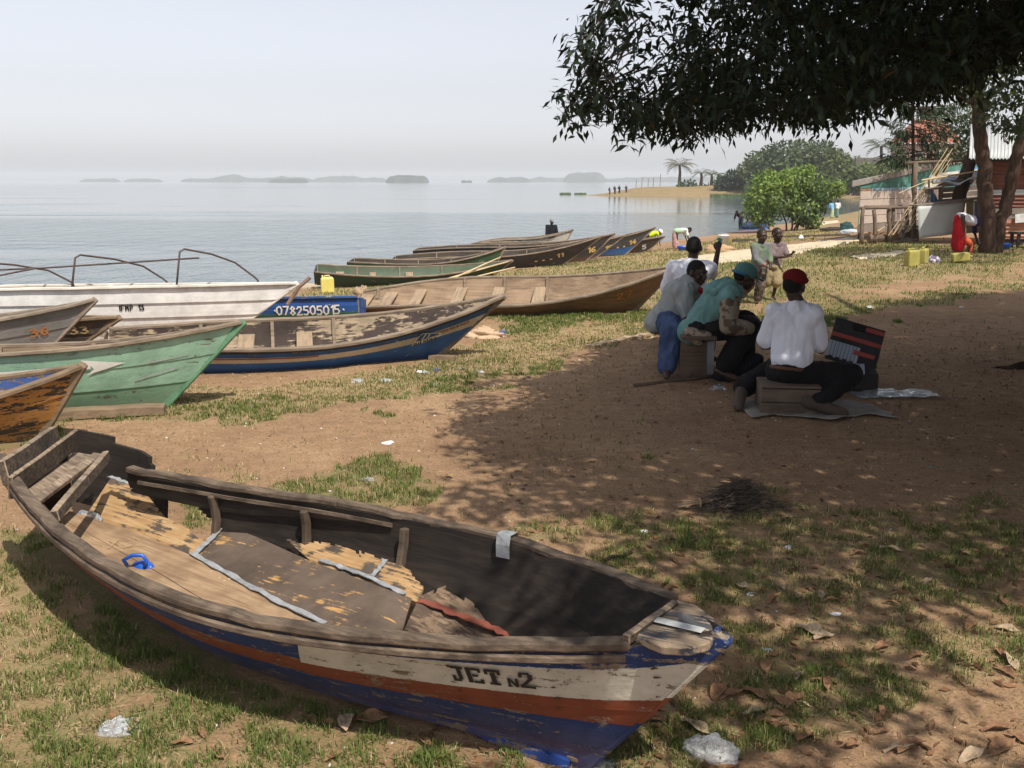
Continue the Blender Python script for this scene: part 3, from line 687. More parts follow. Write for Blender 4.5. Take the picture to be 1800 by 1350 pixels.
# ---- long white boat with tubular canopy frame
m_o = hull_paint("white_clinker_hull", [(0, (.80, .785, .75)), (.99, (.4, .36, .3))], woodc=(.30, .27, .23), wear=.285, scuff=(.80, .79, .77), dirt=.15, edge=.02)
m_rw = hull_paint("white_rail", [(0, (.66, .62, .55))], wear=.36)
wb = std_boat('white', "passenger_boat", "long white clinker boat carrying a bent tubular canopy frame", m_o, W_pale, W_pale, m_rw, ns=4, lap=.016, seats=(.3, .5, .7))
p, _ = write("IFMP 13", .075, .17, .14, wx=.75); wb.decal("boat_number", -1, .682, .28, 1, p, P_black, .006)
def canopy_frame(b):
    mt = plain("rusty_frame_tube", (.085, .062, .055), .6, .3); R = []
    for k, (t, w_) in enumerate(((.455, .16), (.625, .17), (.80, .17))):
        q = MB(); a, c = b.NR[int(t * 28)], b.FR[min(28, int(t * 28))]
        h = (.30, .36, .41)[k]; x = a[0]; tw = .24
        pts = [(x, a[1] + .04, a[2]), (x + .03, a[1] + .05, a[2] + h * .55), (x + .05, a[1] + .06, a[2] + h - .03), (x + .09, a[1] + .11, a[2] + h), (x + .34, (a[1] + c[1]) / 2, a[2] + h * .86), (x + .56, c[1] - .1, a[2] + h * .62),
               (x + .76, c[1] - .06, c[2] + h * .22), (x + .80, c[1] - .05, c[2] + h * .12), (x + .81, c[1] - .05, c[2] - .02)]
        q.tube(pts, .011, 7); q.build("frame_hoop", mt, b.root, smooth=True); R.append(pts)
    for z1, z2, y in ((.20, .29, .0), (.13, .27, -.25)):
        q = MB(); a = b.NR[3]; e = b.NR[23]
        pts = [(a[0], y, a[2] + z1), (b.NR[12][0], y, b.NR[12][2] + (z1 if y == 0 else z1 - .03)), (b.NR[15][0], y, b.NR[15][2] + .22), (e[0] - .0, y + .05 if y else 0, e[2] + z2 + .02)]
        if y: pts = pts[:3]
        q.tube(pts, .010, 7); q.build("frame_rail", mt, b.root, smooth=True)
canopy_frame(wb)
q = MB(); q.tube([(5.72, -.05, .40), (5.86, -.02, .60), (5.98, 0, .70)], .022, 7); q.build("bow_fender", wood("red_grey_pole", (.2, .13, .1)), wb.root)
# ---- blue and green boat with white phone number
m_o = hull_paint("blue_over_green_hull", [(0, (.016, .05, .15)), (.08, (.02, .085, .29)), (.62, (.03, .13, .08))], wear=.375)
bb_ = std_boat('b0782', "fishing_boat", "blue boat with green bottom and a white phone number on its side", m_o, W_brown, W_brown, hull_paint("blue_rail", [(0, (.02, .07, .22))], wear=.40), ns=1, seats=(.3, .6), trans=hull_paint("blue_transom", [(0, (.02, .085, .29))], wear=.4))
p, wd_ = write(".0782505015.", .115, .17, .13, .04); p = [[(wd_ - x, y) for x, y in q] for q in p]
bb_.decal("phone_number", 1, .035, .30, 1, p, P_white, .004)
# ---- far row, bows to the right
def dark(n, c, wear=.42, extra=None): return hull_paint(n, [(0, c), (.15, c)] + (extra or []), woodc=(.14, .10, .075), wear=wear, gs=.6)
blk = (.045, .04, .042)
def far_boat(key, label, c, num, nt, dots=0, extra=None, mi=None, wear=.42, nf=.3, h=.22, rail=W_rail, nm=P_yel):
    b = std_boat(key, "fishing_boat", label, dark("hull_" + key.replace('b', 'dark_').replace('g', 'green_'), c, wear, extra), mi or W_dark, W_dark, rail, ns=2)
    if num: p, _ = write(num, h, .21); b.decal("boat_number", -1, nt - .03, nf, 1, p, nm, .004, slope=-.06)
    for k in range(dots):
        b.decal("yellow_dot", -1, nt - .055 - .035 * k, nf + .22, 1, [[(.045 * math.cos(a), .045 * math.sin(a)) for a in np.linspace(0, 6.28, 9)[:-1]]], P_yel, .004)
    return b
b11 = far_boat('b11', "black wooden boat numbered 11 with three yellow dots, nearest of the dark row", blk, "11", .815, 3)
b16 = far_boat('b16', "black boat numbered 16 with rusty brown stem, second in the dark row", (.05, .042, .042), "16", .895, 0, [(.7, (.09, .045, .03))], nf=.36)
b15 = far_boat('b15', "slate grey boat numbered 15 just behind the boat numbered 16", (.085, .085, .09), "15", .925, 0, [(.75, (.13, .10, .085))], nf=.34)
b14 = far_boat('b14', "slate boat with blue lower bow, number 14 and two yellow dots", (.075, .078, .085), "14", .885, 2, [(.58, (.03, .12, .34)), (.85, (.06, .07, .09))], nf=.3)
b5 = far_boat('b5', "dark brown boat numbered 5 beside the bending yellow vest", (.06, .042, .03), "5", .90, 0, None, nf=.35, nm=P_white)
pb = far_boat('pale', "pale whitewashed boat in front of the man in black", (.50, .44, .37), "", 0, 0, None, W_grey, .46)
gA = far_boat('gA', "dark green boat beside the yellow jerrycan, bow painted with an 8", (.028, .055, .030), "8", .93, 0, [(.80, (.03, .05, .05))], hull_paint("dull_green_inside", [(0, (.075, .105, .062))], wear=.40), .38, .45, .17)
gB = far_boat('gB', "green boat with a brown rail behind the jerrycan boat", (.04, .085, .04), "", 0, 0, None, W_dark, .40)
# ---------------------------------------------------------------- the broken boat in the foreground
JO = Vector((-2.1, 4.2, 0)); JA = math.atan2(-.57, .82); ja = (math.cos(JA), math.sin(JA))
def JL(px, py, z):
    p = Zp(px, py, z) - JO; return np.array([p.x * ja[0] + p.y * ja[1], -p.x * ja[1] + p.y * ja[0], z])
navy = (.013, .034, .115); ora = (.175, .046, .021); wht = (.48, .45, .37)
jm_o = hull_paint("blue_orange_white_hull", [(0, navy), (.37, ora), (.595, navy), (.97, (.02, .05, .16))], woodc=(.24, .19, .135), wear=.432,
                  alt=[(0, navy), (.175, wht), (.42, ora), (.62, navy), (.82, (.012, .022, .10)), (.9, (.018, .05, .20))], u0=1.98, scuff=(.40, .38, .33), dirt=.6, rough=.62, gs=1.6)
jm_i = wood("black_tar_inside", (.024, .0185, .015), dark=(.012, .010, .008), light=(.055, .040, .030), stain=.5, rough=.9)
jm_e = wood("torn_wood_edge", (.42, .27, .13), stain=.3, scale=2)
jm_r = wood("grimy_rail_wood", (.135, .098, .068), dark=(.038, .027, .02), light=(.25, .19, .135), stain=.8, scale=1.6)
jm_fl = wood("dusty_floor_boards", (.31, .205, .120), dark=(.15, .09, .05), light=(.42, .30, .18), stain=.55, scale=1.5)
jm_op = wood("orange_primed_panel", (.39, .235, .105), dark=(.22, .13, .06), light=(.50, .36, .20), stain=.4, scale=1.8, paint=(.085, .068, .054), pwear=.465)
jm_dp = wood("dark_panel_rubbed_to_orange", (.42, .24, .09), dark=(.28, .15, .05), stain=.15, scale=1.8, paint=(.105, .080, .062), pwear=.585)
jm_rp = wood("dark_red_panel", (.20, .135, .085), dark=(.07, .05, .035), stain=.5, scale=2.2, paint=(.085, .06, .045), pwear=.50)
jm_red = plain("dull_red_strip_paint", (.20, .058, .038), .75, .35)
jm_tin = plain("zinc_strip", (.27, .28, .29), .65, .4, 18)
jm_old = wood("old_stern_boards", (.27, .20, .14), dark=(.05, .037, .027), light=(.45, .36, .26), stain=.55, scale=1.7)
NRj = resamp([(-.26, -.03, .52), (-.10, -.09, .495), (.35, -.23, .46), (.62, -.30, .44), (.88, -.35, .425), (1.2, -.39, .41), (1.45, -.40, .40), (1.7, -.385, .40), (1.98, -.335, .405), (2.31, -.23, .42), (2.64, -.10, .44), (2.92, .00, .475), (3.08, .08, .51), (3.18, .14, .54)], 41)
FRj = resamp([(-.42, .42, .50), (0, .41, .385), (.40, .45, .40), (.78, .50, .405), (1.16, .575, .41), (1.45, .635, .40), (1.75, .67, .40), (2.1, .65, .41), (2.4, .58, .425), (2.7, .48, .45), (2.9, .39, .47), (3.08, .25, .51), (3.18, .15, .54)], 41)
NCj = resamp([(-.24, .10, .16), (.34, -.02, .10), (.95, -.13, .08), (1.41, -.17, .07), (1.9, -.10, .05), (2.3, .00, .03), (2.55, .06, .01), (2.74, .10, -.01)], 41)
FCj = resamp([(-.32, .34, .20), (.2, .42, .16), (.7, .50, .13), (1.2, .56, .11), (1.7, .56, .10), (2.2, .44, .07), (2.55, .26, .03), (2.74, .12, -.01)], 41)
jb = Boat("broken_boat", "broken blue, orange and white boat in the foreground with torn stern and open hull", JO, JA, 0, NRj, FRj, NCj, FCj)
jb.bulge = .025; jb.ns, jb.lap = 2, .004
R_ = jb.root
for k in range(2): jb.strake("plank", -1, k / 2 + (.004 if k else 0), (k + 1) / 2, [jm_o, jm_i, jm_i], n=61, m=6, lap=.004, th=.02)
nz = lambda a, b_: mnoise.noise((a * 6, b_ * 6, 3.3)) + .5 * mnoise.noise((a * 17, b_ * 17, 1.1))
for k, (f0, f1) in enumerate(((0, .46), (.464, 1.0))):
    if k == 0: kf = lambda u, f: u > .03 + .04 * nz(u, f)
    else: kf = lambda u, f: u > .50 + .30 * (f - .5) + .10 * nz(u, f * .5)
    jb.strake("plank", 1, f0, f1, [jm_o, jm_i, jm_i], n=150, m=11, lap=.004, th=.02, keep=kf)
# rails: each a sawn bar, the far one sagging and ending in a broken stub
q = MB(); sweep(q, NRj[:38] + np.array([0, 0, .008]), .050, .030, off=(.004, 0), jit=.0038); q.build("gunwale", jm_r, R_, bev=.007)
i0 = int(np.argmin(np.abs(FRj[:, 0] - .02)))
q = MB(); sweep(q, FRj[i0:19] + np.array([0, 0, .008]), .050, .028, off=(-.004, 0), jit=.004); q.build("gunwale", jm_r, R_, bev=.006)
q = MB(); sweep(q, FRj[18:37] + np.array([0, 0, .004]), .046, .026, off=(-.004, 0), jit=.006); q.build("gunwale", jm_r, R_, bev=.006, label="far rail towards the bow, darker and crooked")
q = MB(); sweep(q, FRj[i0 + 1:22] - np.array([0, .026, .034]), .008, .016); q.build("inner_stringer", jm_r, R_)
q = MB(); sweep(q, NRj[2:38] + np.array([0, -.026, -.026]), .016, .022); q.build("rubbing_strip", jm_r, R_, bev=.004)
# ribs with split feet
for px, py, bx, by in ((425, 868, 450, 945), (585, 895, 603, 962), (746, 930, 752, 1040)):
    x = JL(px, py, .33)[0]; pts = [jb.upright(1, x, v, .040)[0] for v in (.13, .35, .6, .85, 1.0)]
    mb = MB(); sweep(mb, pts, .030, .036, up=(0, 1, 0)); mb.build("rib", wood("rib_wood", (.10, .072, .050), stain=.7), R_, bev=.005)
# floor: near half in boards from the chine to the keel
KEEL = resamp([(-.30, .24, .155), (.20, .30, .125), (.68, .285, .11), (1.07, .22, .105), (1.45, .155, .10), (2.1, .10, .06), (2.74, .10, 0)], 41)
for k, (a, b_) in enumerate(((0, .48), (.49, .985))):
    P = np.zeros((41, 4, 3))
    for j, v in enumerate(np.linspace(a, b_, 4)): P[:, j] = NCj * (1 - v) + KEEL * v; P[:, j, 2] += .022
    P[:, 0, 1] += .045 if k == 0 else 0
    MB().slab(P[:, ::-1], .018).build("floor_board", jm_fl, R_, fixn=True)
P = np.zeros((41, 3, 3))
for j, v in enumerate((.01, .5, 1.0)): P[:, j] = NCj * (1 - v) + KEEL * v; P[:, j, 2] -= .012 * v
MB().slab(P[:, ::-1], .016).build('bottom_board', jm_i, R_, fixn=True)
def panel(name, low, top, mat, th=.016, ragged=None, n=70, m=16, me=None, label=None, seed=0):
    A = resamp([JL(*q) for q in low], n, 1); B_ = resamp([JL(*q) for q in top], n, 1); P = np.zeros((n, m, 3)); UV = np.zeros((n, m, 2))
    for j in range(m): v = j / (m - 1); P[:, j] = A * (1 - v) + B_ * v; UV[:, j, 0] = np.linspace(0, 1, n); UV[:, j, 1] = v
    P[..., 2] += .004 * np.sin(UV[..., 0] * 9 + seed)
    kf = ragged or (lambda u, v: True); mb = cut_slab(P, UV, th, kf)
    return mb.build(name, [mat, mat, me or jm_e], R_, label=label)
nz2 = lambda a, b_, s=0: mnoise.noise((a * 9, b_ * 4, s)) + .6 * mnoise.noise((a * 26, b_ * 9, s + 5))
panel("bottom_panel", [(150, 908, .13), (240, 946, .12), (350, 984, .11), (372, 992, .11)], [(196, 838, .24), (262, 862, .24), (330, 900, .22), (402, 956, .17)], jm_op,
      ragged=lambda u, v: v < (1.02 if u < .46 else .70 - .25 * (u - .46)) + .05 * nz2(u, v), label="orange primed panel with torn end")
panel("bottom_panel", [(336, 986, .125), (420, 1032, .12), (500, 1080, .115), (575, 1120, .11), (650, 1145, .11), (695, 1145, .11)], [(398, 924, .20), (470, 953, .20), (560, 990, .20), (640, 1022, .20), (700, 1045, .19), (724, 1052, .18)], jm_dp, label="large dark panel rubbed through to orange wood")
panel("bottom_panel", [(548, 988, .185), (640, 1024, .185), (700, 1048, .18), (735, 1060, .17)], [(500, 945, .23), (610, 955, .235), (700, 985, .235), (750, 1012, .22)], jm_op,
      ragged=lambda u, v: v < .86 + .16 * nz2(u, v, 2) - (.5 * max(0, u - .88) * 3), label="splintered orange panel strip")
panel("bottom_panel", [(690, 1150, .10), (770, 1160, .09), (860, 1160, .08), (960, 1165, .06)], [(738, 1048, .20), (785, 1030, .21), (850, 1068, .17), (935, 1130, .10)], jm_rp,
      ragged=lambda u, v: v < .97 + .07 * nz2(u, v, 4), label="dark panel with a red painted strip")
# red strip and zinc strips nailed along the seams
def strip(pts, wd, mat, name="zinc_strip", th=.004, lift=.008, jit=.003):
    P = [JL(*q) + np.array([0, 0, lift]) for q in pts]; mb = MB(); sweep(mb, resamp(P, max(8, len(P) * 5), 1), wd * 1.2, th, jit=jit, tap=lambda q: 1 + .22 * math.sin(q * 37 + wd * 900)); return mb.build(name, mat, R_)
strip([(738, 1062, .175), (800, 1085, .16), (870, 1112, .13), (905, 1128, .12)], .030, jm_red, "red_strip", lift=.016)
strip([(338, 984, .128), (420, 1030, .124), (500, 1075, .12), (570, 1108, .116)], .022, jm_tin, lift=.03)
strip([(340, 978, .14), (365, 955, .165), (397, 922, .205)], .022, jm_tin)
strip([(562, 987, .195), (610, 1003, .195), (655, 1020, .195), (712, 1048, .185)], .020, jm_tin)
strip([(655, 1016, .20), (678, 988, .225)], .016, jm_tin)
strip([(690, 1098, .135), (706, 1074, .155), (716, 1058, .17)], .020, jm_tin)
strip([(300, 988, .105), (340, 996, .105), (400, 1027, .10), (470, 1072, .095)], .018, jm_tin, lift=.034)
strip([(262, 1010, .10), (308, 995, .105)], .014, jm_tin, lift=.034)
strip([(192, 838, .30), (225, 848, .31), (265, 858, .31)], .022, jm_tin, lift=0)
# stern: old boards across and a torn piece of the far side
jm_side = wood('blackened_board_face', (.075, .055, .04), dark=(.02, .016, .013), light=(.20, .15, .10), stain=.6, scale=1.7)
def cross(a, b_, wd, ht, mat=None, tilt=0.0, nm="stern_board", label=None, n=5):
    mb = MB(); A, B_ = JL(*a), JL(*b_); mb.beam(A, B_, wd, ht, up=(math.sin(tilt), 0, math.cos(tilt)), n=n, wob=.0025)
    if mat is None:
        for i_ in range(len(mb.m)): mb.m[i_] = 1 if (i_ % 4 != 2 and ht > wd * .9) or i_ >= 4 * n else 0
    return mb.build(nm, mat or [jm_old, jm_side], R_, bev=.004, label=label)
cross((6, 832, .525), (98, 768, .47), .035, .11, tilt=-.25, nm="transom_board")
cross((18, 858, .47), (134, 772, .47), .022, .10, tilt=.10)
cross((42, 872, .40), (148, 800, .38), .10, .020, tilt=.25)
cross((60, 884, .42), (172, 800, .42), .045, .024, tilt=.2)
cross((96, 908, .42), (188, 800, .44), .032, .05, tilt=-.2, nm="seat_beam", label="thick pale beam across the torn stern")
dkp = [(-.72, .60), (-.45, .625), (-.15, .615), (.22, .50)]
P = np.zeros((60, 14, 3)); UV = np.zeros((60, 14, 2)); D = resamp([(x, y, 0) for x, y in dkp], 60, 1)
for j in range(14): v = j / 13; P[:, j] = D; P[:, j, 2] = .06 + v * .42; P[:, j, 1] += .05 * v - .03; UV[:, j, 0] = np.linspace(0, 1, 60); UV[:, j, 1] = v
cut_slab(P[:, ::-1], UV[:, ::-1], .02, lambda u, v: v < .93 - .16 * u - .30 * max(0, u - .72) * 2.4 + .05 * mnoise.noise((u * 9, 0, 7)) + .025 * mnoise.noise((u * 25, 0, 2))).build("torn_side_board", [jm_o, jm_i, jm_i], R_)
P = np.zeros((12, 6, 3))
for i in range(12):
    for j in range(6): P[i, j] = NCj[0] * (1 - i / 11) + FCj[0] * (i / 11) + np.array([-.02, 0, j / 5 * .24])
MB().slab(P, .02).build("transom_board", jm_i, R_, fixn=True)
q = MB(); sweep(q, [jb.inner(-1, t, .30, .035) for t in (.10, .15, .20, .26)], .022, .05); q.build("inner_cleat", jm_rp, R_)
# bow deck of three split boards
dm = wood("bow_deck_boards", (.30, .225, .15), dark=(.07, .055, .045), stain=.6, scale=2, paint=(.085, .085, .095), pwear=.49)
def deckb(poly, th, mat, lift=0.0, label=None):
    V = [JL(*q) + np.array([0, 0, lift]) for q in poly]; n = len(V); mb = MB(); mb.add(V + [v - np.array([0, 0, th]) for v in V], [tuple(range(n)), tuple(range(2 * n - 1, n - 1, -1))] + [(i, i + n, (i + 1) % n + n, (i + 1) % n) for i in range(n)])
    return mb.build("deck_board", mat, R_, fixn=True, bev=.004, label=label)
deckb([(1112, 1116, .505), (1145, 1088, .505), (1238, 1112, .52), (1262, 1108, .52), (1247, 1132, .52), (1215, 1141, .515), (1165, 1139, .51)], .026, dm, .004)
deckb([(1146, 1087, .507), (1170, 1070, .507), (1215, 1082, .515), (1256, 1092, .52), (1252, 1110, .52), (1238, 1110, .52)], .022, dm, .006)
deckb([(1171, 1069, .507), (1190, 1056, .505), (1225, 1066, .51), (1258, 1090, .52), (1214, 1080, .515)], .022, dm, .004)
deckb([(1148, 1096, .514), (1156, 1088, .514), (1240, 1108, .527), (1232, 1116, .527)], .004, plain("flaked_white_band", (.42, .43, .42), .7, .3, 20), .008, "flaking white band on the bow deck")
cross((1100, 1124, .512), (1188, 1062, .51), .024, .030, nm="deck_beam")
so_ = jb.stem(jm_o, wd=.045, dp=.06, ext=-.012)
for l_ in so_.data.uv_layers[0].data: pass
vi_ = [l.vertex_index for l in so_.data.loops]
for k_, l_ in enumerate(so_.data.uv_layers[0].data): l_.uv = (3.0, 1 - so_.data.vertices[vi_[k_]].co.z / .53)
q = MB(); sweep(q, resamp([JL(820, 1262, .035) + [0, -.02, 0], JL(900, 1300, .02) + [0, -.02, 0], JL(1005, 1340, .0) + [0, -.01, 0]], 8), .03, .035); q.build("keel_strip", hull_paint("blue_keel", [(0, (.02, .06, .25))], wear=.40), R_)
# flattened tin bent over the far rail
q = MB(); f = FRj[int(np.argmin(np.abs(FRj[:, 0] - 2.08)))]; sweep(q, [f + [-.01, .03, .0], f + [-.005, .02, .034], f + [0, -.03, .036], f + [.004, -.044, .0], f + [.006, -.046, -.05]], .06, .003); q.build("zinc_strip", jm_tin, R_)
# stencilled name, slab letters from blocks
def slab_letters():
    R = lambda x0, y0, x1, y1: [(x0, y0), (x1, y0), (x1, y1), (x0, y1)]
    J = [R(.02, 0, .48, .16), R(.22, .16, .38, .86), R(.0, .84, .30, 1.0), R(0, .62, .12, .84)]
    E_ = [R(0, 0, .18, 1), R(.20, 0, .55, .16), R(.20, .42, .42, .57), R(.20, .84, .58, 1), R(.46, .70, .58, .84), R(.44, .16, .55, .28)]
    T = [R(0, 0, .58, .16), R(.20, .18, .39, .86), R(.10, .84, .50, 1), R(0, .16, .12, .34), R(.46, .16, .58, .34)]
    N = [R(0, .45, .10, 1), R(.28, .45, .38, 1), [(.0, .45), (.12, .45), (.38, 1), (.26, 1)], R(-.04, .92, .14, 1.0)]
    two = [R(.06, .02, .42, .16), R(.34, .14, .52, .42), [(.36, .40), (.52, .42), (.20, .84), (.04, .84)], R(.02, .84, .56, 1), R(.02, .12, .16, .34)]
    out = []; x = 0
    for g, w_ in ((J, .56), (E_, .68), (T, .66)):
        out += [[(x + px, py) for px, py in q] for q in g]; x += w_
    x += .12; out += [[(x + px, py) for px, py in q] for q in N]; x += .42; out += [[(x + px, py) for px, py in q] for q in two]
    return out
h_ = .082; jb.decal("boat_name", -1, .770, .195, 1, [[(px * h_ * 1.0, py * h_) for px, py in q] for q in slab_letters()], P_black, .0035, slope=.03)
nl = []
for x_ in np.arange(.08, .97, .082):
    for f_ in (.06, .16, .30, .44, .54, .68, .84):
        nl.append([(x_ * 3.6 + rnd.uniform(-.012, .012) + .0042 * math.cos(a), f_ * .36 + rnd.uniform(-.006, .006) + .0042 * math.sin(a)) for a in np.linspace(0, 6.283, 7)[:-1]])
for q_ in nl:
    m_ = sum(p[0] for p in q_) / 6
o_ = jb.decal("nail_heads", -1, 0.0, 0.0, 1, nl, plain("rusty_nail", (.06, .035, .025), .7, .3), .0022); o_["kind"] = "stuff"
# ---- things lying in the broken boat
def jput(name, label, cat, px, py, z, rz=0, group=None): return empty(name, tuple(Zp(px, py, z)), rz, label, cat, group)
NOTE['jug'] = 1
t = jput("cut_jug", "blue cut plastic jug with handle lying on the broken boat's floor", "plastic jug", 240, 1000, .118, .5)
mj = plain("blue_plastic", (.018, .10, .48), .35, .12, spec=.5)
q = MB(); q.lathe([(.001, 0), (.030, 0), (.034, .006), (.036, .05), (.034, .062), (.026, .080), (.014, .092), (.013, .10)], (0, 0, 0), 14, rot=(1.35, 0, .6)); q.build("jug_body", mj, t, smooth=True)
q = MB(); q.tube([(-.040, -.03, .035), (-.052, -.03, .060), (-.02, -.055, .085), (.018, -.075, .085), (.032, -.085, .062), (.024, -.08, .035)], .0085, 8); q.build("jug_handle", mj, t, smooth=True)
glass = NB("clear_plastic"); glass = glass.finish((.82, .86, .88), .12, None, spec=.6, **{"Transmission Weight": .75, "IOR": 1.15})
q = MB(); q.lathe([(.001, -.07), (.024, -.07), (.029, -.062), (.027, -.03), (.029, 0), (.029, .03), (.016, .058), (.011, .064), (.011, .075), (.001, .075)], (0, 0, .03), 14, rot=(1.57, 0, 1.1)); t = q.build("plastic_bottle", glass, None, smooth=True, label="crushed clear plastic bottle beside the stern beam of the broken boat", cat="bottle", loc=tuple(Zp(160, 920, .135)))
q = MB(); q.lathe([(.012, 0), (.012, .012)], (0, 0, 0), 10, rot=(1.57, 0, 1.1)); q.build("cap", mj, t, loc=(-.07, .035, .03))
def twigs(n, spread, ln, r, z=.02):
    mb = MB()
    for k in range(n):
        a = rnd.uniform(0, 6.28); c = Vector((rnd.gauss(0, spread[0]), rnd.gauss(0, spread[1]), abs(rnd.gauss(0, z)))); l = rnd.uniform(.4, 1) * ln
        d = Vector((math.cos(a), math.sin(a), rnd.uniform(-.25, .4))); mb.tube([c - d * l / 2, c + Vector((rnd.uniform(-.01, .01), rnd.uniform(-.01, .01), rnd.uniform(0, .01))), c + d * l / 2], r, 3)
    return mb
twigs(70, (.045, .03), .09, .0012).build("dry_straw", plain("straw", (.30, .20, .10), .9, .4), None, label="small tangle of dry straw on the broken boat's floor", cat="straw", loc=tuple(Zp(212, 968, .125)))
def shavings(n, s, sz):
    mb = MB()
    for k in range(n):
        c = Vector((rnd.gauss(0, s[0]), rnd.gauss(0, s[1]), abs(rnd.gauss(0, .006)) + .003)); a = rnd.uniform(-.5, .5); l = sz * rnd.uniform(.4, 1.3); w_ = sz * rnd.uniform(.12, .3); P = np.zeros((5, 2, 3)); cr_ = rnd.uniform(.3, 1.6)
        for i in range(5):
            u = i / 4 - .5
            for j in range(2): x = u * l; y = (j - .5) * w_; P[i, j] = (c.x + x * math.cos(a) - y * math.sin(a), c.y + x * math.sin(a) + y * math.cos(a), c.z + .25 * l * cr_ * u * u)
        mb.slab(P, .0015)
    return mb
m_sh = plain("fresh_wood_shaving", (.62, .45, .28), .8, .2)
shavings(34, (.09, .018), .06).build("wood_shavings", m_sh, None, label="pale wood shavings and rag lying along the broken boat's keel", cat="wood shavings", kind="stuff", loc=tuple(Zp(385, 1018, .125)), rot=(0, 0, JA - .1))
# ================================================================ trees
def leaf_mesh(P, D, N, ln, wd, fold=.0):
    """many leaves: base points P, directions D, face normals N -> verts, quads (diamond-shaped, two quads each when fold)"""
    D = D / (np.linalg.norm(D, axis=1, keepdims=True) + 1e-9); S = np.cross(D, N); S /= np.linalg.norm(S, axis=1, keepdims=True) + 1e-9
    Nn = np.cross(S, D); ln = ln[:, None]; wd = wd[:, None]; n = len(P)
    base = P; tip = P + D * ln - Nn * ln * .10; l = P + D * ln * .45 + S * wd / 2 + Nn * wd * fold; r = P + D * ln * .45 - S * wd / 2 + Nn * wd * fold; mid = P + D * ln * .52
    if fold:
        V = np.stack([base, l, mid, tip, r], 1).reshape(-1, 3); k = np.arange(n)[:, None] * 5
        Fq = np.concatenate([k + [[0, 2, 3, 1]], k + [[0, 4, 3, 2]]]); return V, Fq, 5
    V = np.stack([base, l, tip, r], 1).reshape(-1, 3); return V, np.arange(n * 4).reshape(n, 4), 4
bark = NB("bark_brown"); v_ = bark.coord("Object", (9, 9, 1.6)); n_ = bark.noise(v_, 2, 6, .7); 
m_bark = bark.finish(bark.ramp(n_, [(.3, (.030, .020, .015)), (.5, (.068, .044, .032)), (.72, (.12, .08, .058))]), .95, n_, .9, .03, spec=.1)
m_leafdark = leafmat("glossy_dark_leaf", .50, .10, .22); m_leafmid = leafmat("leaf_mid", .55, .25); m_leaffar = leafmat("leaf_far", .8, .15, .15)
def limb(mb, pts, r0, r1, seg=8):
    P = resamp(pts, max(5, len(pts) * 4), 1); n = len(P); P[1:-1] += rng.normal(0, r0 * .12, (n - 2, 3)); mb.tube([Vector(p) for p in P], list(np.linspace(r0, r1, n)), seg)
# ---------------------------------------------------------------- the big shade tree, trunk just right of the frame
SIL = [(1084,-400),(1084,0),(1062,35),(1045,60),(1032,92),(1002,104),(1006,120),(1030,128),(1036,165),(1030,193),(984,208),(984,226),(1012,224),(1058,200),(1082,214),(1108,232),(1112,258),(1150,243),(1205,262),(1240,244),(1290,247),(1345,224),(1400,226),(1440,236),(1475,224),(1500,212),(1550,212),(1590,192),(1640,186),(1690,165),(1730,140),(1800,120),(2600,100),(2600,-400)]
SHADE = [(8.5,16.4),(4.2,13.0),(1.75,11.3),(.60,9.25),(-.10,7.6),(-.35,6.9),(-.20,5.6),(.0,5.0),(.10,4.2),(-.25,3.4),(-.45,2.6),(-.2,1.2),(2,-1.5),(6,-3.5),(14,0),(16,10),(14,16.5)]
BRIGHT = [(1.9,3.15,.55),(2.9,3.0,.7),(.28,4.72,.28),(1.08,3.75,.16),(.55,4.45,.12),(5.3,5.6,.4),(3.9,8.1,.18),(4.9,8.6,.16),(3.4,10.2,.14)]
TRK = np.array([5.45, 8.9])
